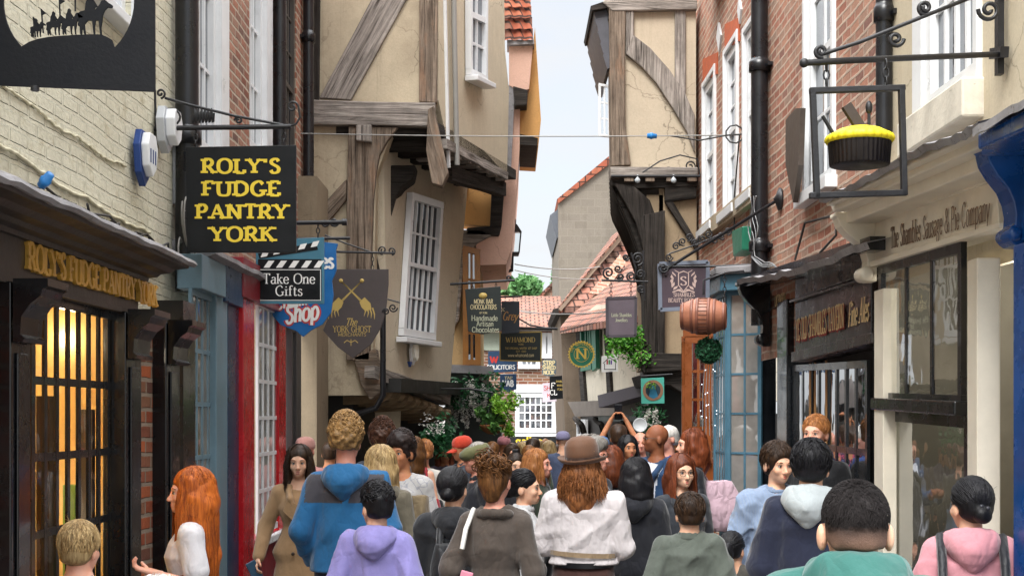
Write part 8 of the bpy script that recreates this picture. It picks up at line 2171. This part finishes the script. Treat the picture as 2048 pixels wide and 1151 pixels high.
# olive jacket boy
p = person('boy with short dark hair in an olive green bomber jacket seen from behind', 1390, 978, 7.3, 172, dict(style='short', m='dark', n=340, th=.012, nape=.005), dict(m=C_('#585f57', fold=.5), off=.04, hem=.72, collar='stand', fold=.012), 'asian', hy=12, child=True, arms=('pocket', 'pocket'), dx=-.03)
p = person('little girl with a dark ponytail and blue hair tie near the blue bay', 1466, 1056, 7.8, 150, dict(style='pony', m='black', len=.2, n=160), dict(m=C_('#4d4a44'), off=.03, hem=.55), 'asian', child=True, build=.85)
m = MB(); m.lathe([(.02, -.012), (.034, 0), (.02, .012)], V(p['h'](0, .125, .075)), (0, 1, .2), 12); lbuild(m, 'hair_tie', flat('tie_blue', '#7fb6c9', .4), p['root'])
# grey blue shirt woman
p = person('woman with short dark hair in a grey blue pleated shirt carrying a red thing', 1562, 880, 8.0, 14, dict(style='short', m='dark', n=240, th=.02, nape=-.01), dict(m=C_('#8a9bb4', fold=.6, pattern=('stripe', '#7688a4')), off=.034, hem=.78, collar='stand', name='shirt', fold=.010), 'asian', hy=4, hp=6, woman=True, build=1.16, arms=(((-.10, .03, -.27), (-.14, -.05, -.52)), 'hang'), dx=-.02)
w_ = p['A'][-1][2] / p['s']
lbag(p, 'purse', 'small bright red purse in the hand of the grey blue shirt woman', 'purse', C_('#c41f2e'), slab((w_[0], w_[1] - .05, w_[2] - .13), (1, 0, 0), (0, 0, 1), (0, -1, 0), .09, .07, .03))
# navy jacket
NV, WT = C_('#1a2036', fold=.45), C_('#aeb6b8', fold=.4)
p = person('man with sleek black hair in a navy hooded jacket with a pale grey collar', 1614, 876, 6.5, 160, dict(style='short', m='black', len=.03, nape=-.03, n=420, th=.02, front=.2), dict(m=NV, cm=WT, lift=.015, off=.036, hem=.7, collar='hood', fold=.009), 'asian', hy=6, arms=('pocket', 'hang'), hv=.02, nk=.02, dx=.02)
p = person('young man with short fair hair and a black top by the tavern window', 1622, 827, 9.3, -28, dict(style='short', m='ginger', n=200, th=.010), dict(m=C_('#191a1e'), off=.02, hem=.84, sleeve='short', name='t_shirt', scoop=.08), 'pale', hy=-6, hv=.015, dx=.03)
# nearest head
p = person('man with a black buzz cut in a teal hooded jacket nearest the camera', 1700, 964, 3.35, 177, dict(style='short', m='buzz', n=3400, sl=.03, sr=.3, th=.002, nape=.03), dict(m=C_('#2f665e', fold=.5), off=.05, hem=.78, collar='hood', lift=.03, fold=.012), 'asian', hv=.0, hy=-3, nk=.04, eo_=.008, build=1.05, dx=.01)
HM['buzz'] = None
bz = [c for c in p['root'].children if c.name.startswith('hair')][0]; bm_ = buzzm(p['h'](0, 0, .02)[2] + .015, p['h'](0, 0, .085)[2] + .015, '#8a6a58')
for o in [bz] + list(bz.children): o.data.materials[0] = bm_
# pink jacket
p = person('woman with a black low bun in a pink hooded jacket at the pie shop window', 1942, 945, 5.7, 168, dict(style='bun', m='black', n=320, th=.010, nape=-.01), dict(m=C_('#cf8f98', fold=.5), off=.04, hem=.76, collar='hood', fold=.010), 'asian', woman=True, hy=22, nk=.015, dx=-.005)
m = MB(); c = V(p['h'](0, .11, .05))
for k in range(5): m.ball(c + V((.022 * math.cos(k * 1.25), .015, .022 * math.sin(k * 1.25))), .011, 8, 6)
lbuild(m, 'hair_tie', flat('scrunchie', '#2a2a30', .4), p['root'])
t = None
m = MB()
for x in (-.14, .14): m.tube([wpos(p, V(q) * p['s']) for q in ((x, .19, 1.2), (x, .145, 1.35), (x, .05, 1.462), (x, -.1, 1.43), (x * 1.1, -.155, 1.25))], .02, 6)
t = thing('backpack', 'black backpack straps worn over the pink hooded jacket', 'backpack', p['root'].location); m.build('strap', BP_, t)
m = MB(); f = slab((0, .235, 1.0), (1, 0, 0), (0, 0, 1), (0, 1, 0), .26, .3, .1); f(m, lambda x, y, z: wpos(p, (x * p['s'], y * p['s'], z * p['s']))); m.build('body', BP_, t, bevel=.03)
# people far up the street
far = [(985, 880, 15, 178, 'brown', 'short', '#4a3f3a', 'short brown hair and a brown coat'), (1008, 872, 17, 178, None, None, '#8a8f98', 'a pink cap and a grey top'), (1025, 884, 15.5, 20, 'dark', 'long', '#2a2d38', 'long dark hair and a navy top'), (1046, 880, 18, 175, 'blond', 'short', '#a5968a', 'short fair hair and a stone coat'),
       (1066, 876, 16, 170, 'dark', 'quiff', '#3c4a3c', 'dark hair and a green coat'), (1098, 878, 19, 178, 'blond', 'long', '#6a5a7a', 'long blonde hair and a mauve coat'), (1126, 862, 16.5, 178, None, None, '#4a5570', 'a lilac cap and a slate jacket'), (1150, 872, 18, 5, 'brown', 'short', '#5a4a3e', 'short brown hair and a tan coat'), (1172, 868, 15, 175, 'grey', 'quiff', '#39434a', 'grey hair and a dark coat'),
       (660, 880, 13.5, 178, 'dark', 'short', '#4a2f3a', 'cropped dark hair and a plum top'), (890, 884, 15.5, 10, 'auburn', 'long', '#5a4f60', 'long auburn hair by the flower bush'), (1345, 868, 14.2, 170, 'brown', 'short', '#3f3f46', 'brown hair below the turquoise sign'), (970, 892, 13.8, 178, 'curlb', 'curly', '#46423c', 'curly brown hair and a drab coat'), (1212, 880, 15.5, 176, 'black', 'bob', '#2f3640', 'a black bob and a blue grey coat')]
k_ = 0
for hm, hn in (('dark', 'dark'), ('brown', 'brown'), ('blond', 'fair'), ('grey', 'grey')):
    for colr, cn in (('#7a2f35', 'wine red'), ('#3d5a78', 'denim blue'), ('#c9c2b4', 'ivory'), ('#40463c', 'moss green')):
        k_ += 1; far.append((985 + (k_ * 67) % 215, 874 + (k_ * 5) % 13, 19.5 + (k_ * 1.7) % 9, 178 if k_ % 3 else 10, hm, 'long' if k_ % 4 == 1 else 'short', colr, '%s hair and a %s top far up the lane' % (hn, cn)))
for px, yt, Y, fc, hm, stl, colr, lab in far:
    p = person('distant person with ' + lab, px, yt, Y, fc, dict(style=stl, m=hm, n=0, len=.18) if stl else None, dict(m=C_(colr), off=.028, hem=.82), rnd.choice(['light', 'pale', 'tan', 'asian']), group='people far up the street', hv=.02 if stl else 0, woman=stl in ('long', 'bob'))
    if not stl: cap_hat(p, C_('#d08a90' if px < 1100 else '#8a86a8'), False)
p = person('distant person holding up a phone with one raised arm in front of the far window', 1058, 886, 14.8, 178, dict(style='short', m='brown', n=0), dict(m=C_('#6a6f7a'), off=.028, hem=.82), 'light', arms=('hang', ((.06, -.12, -.12), (.02, -.2, .14))), group='people far up the street')
w1 = p['A'][1][2] / p['s']; lbag(p, 'phone', 'small phone raised in front of the far white window', 'phone', flat('phone_black', '#1a1b1f', .3), slab((w1[0], w1[1] - .03, w1[2] + .09), (1, 0, 0), (0, 0, 1), (0, 1, 0), .08, .16, .012))
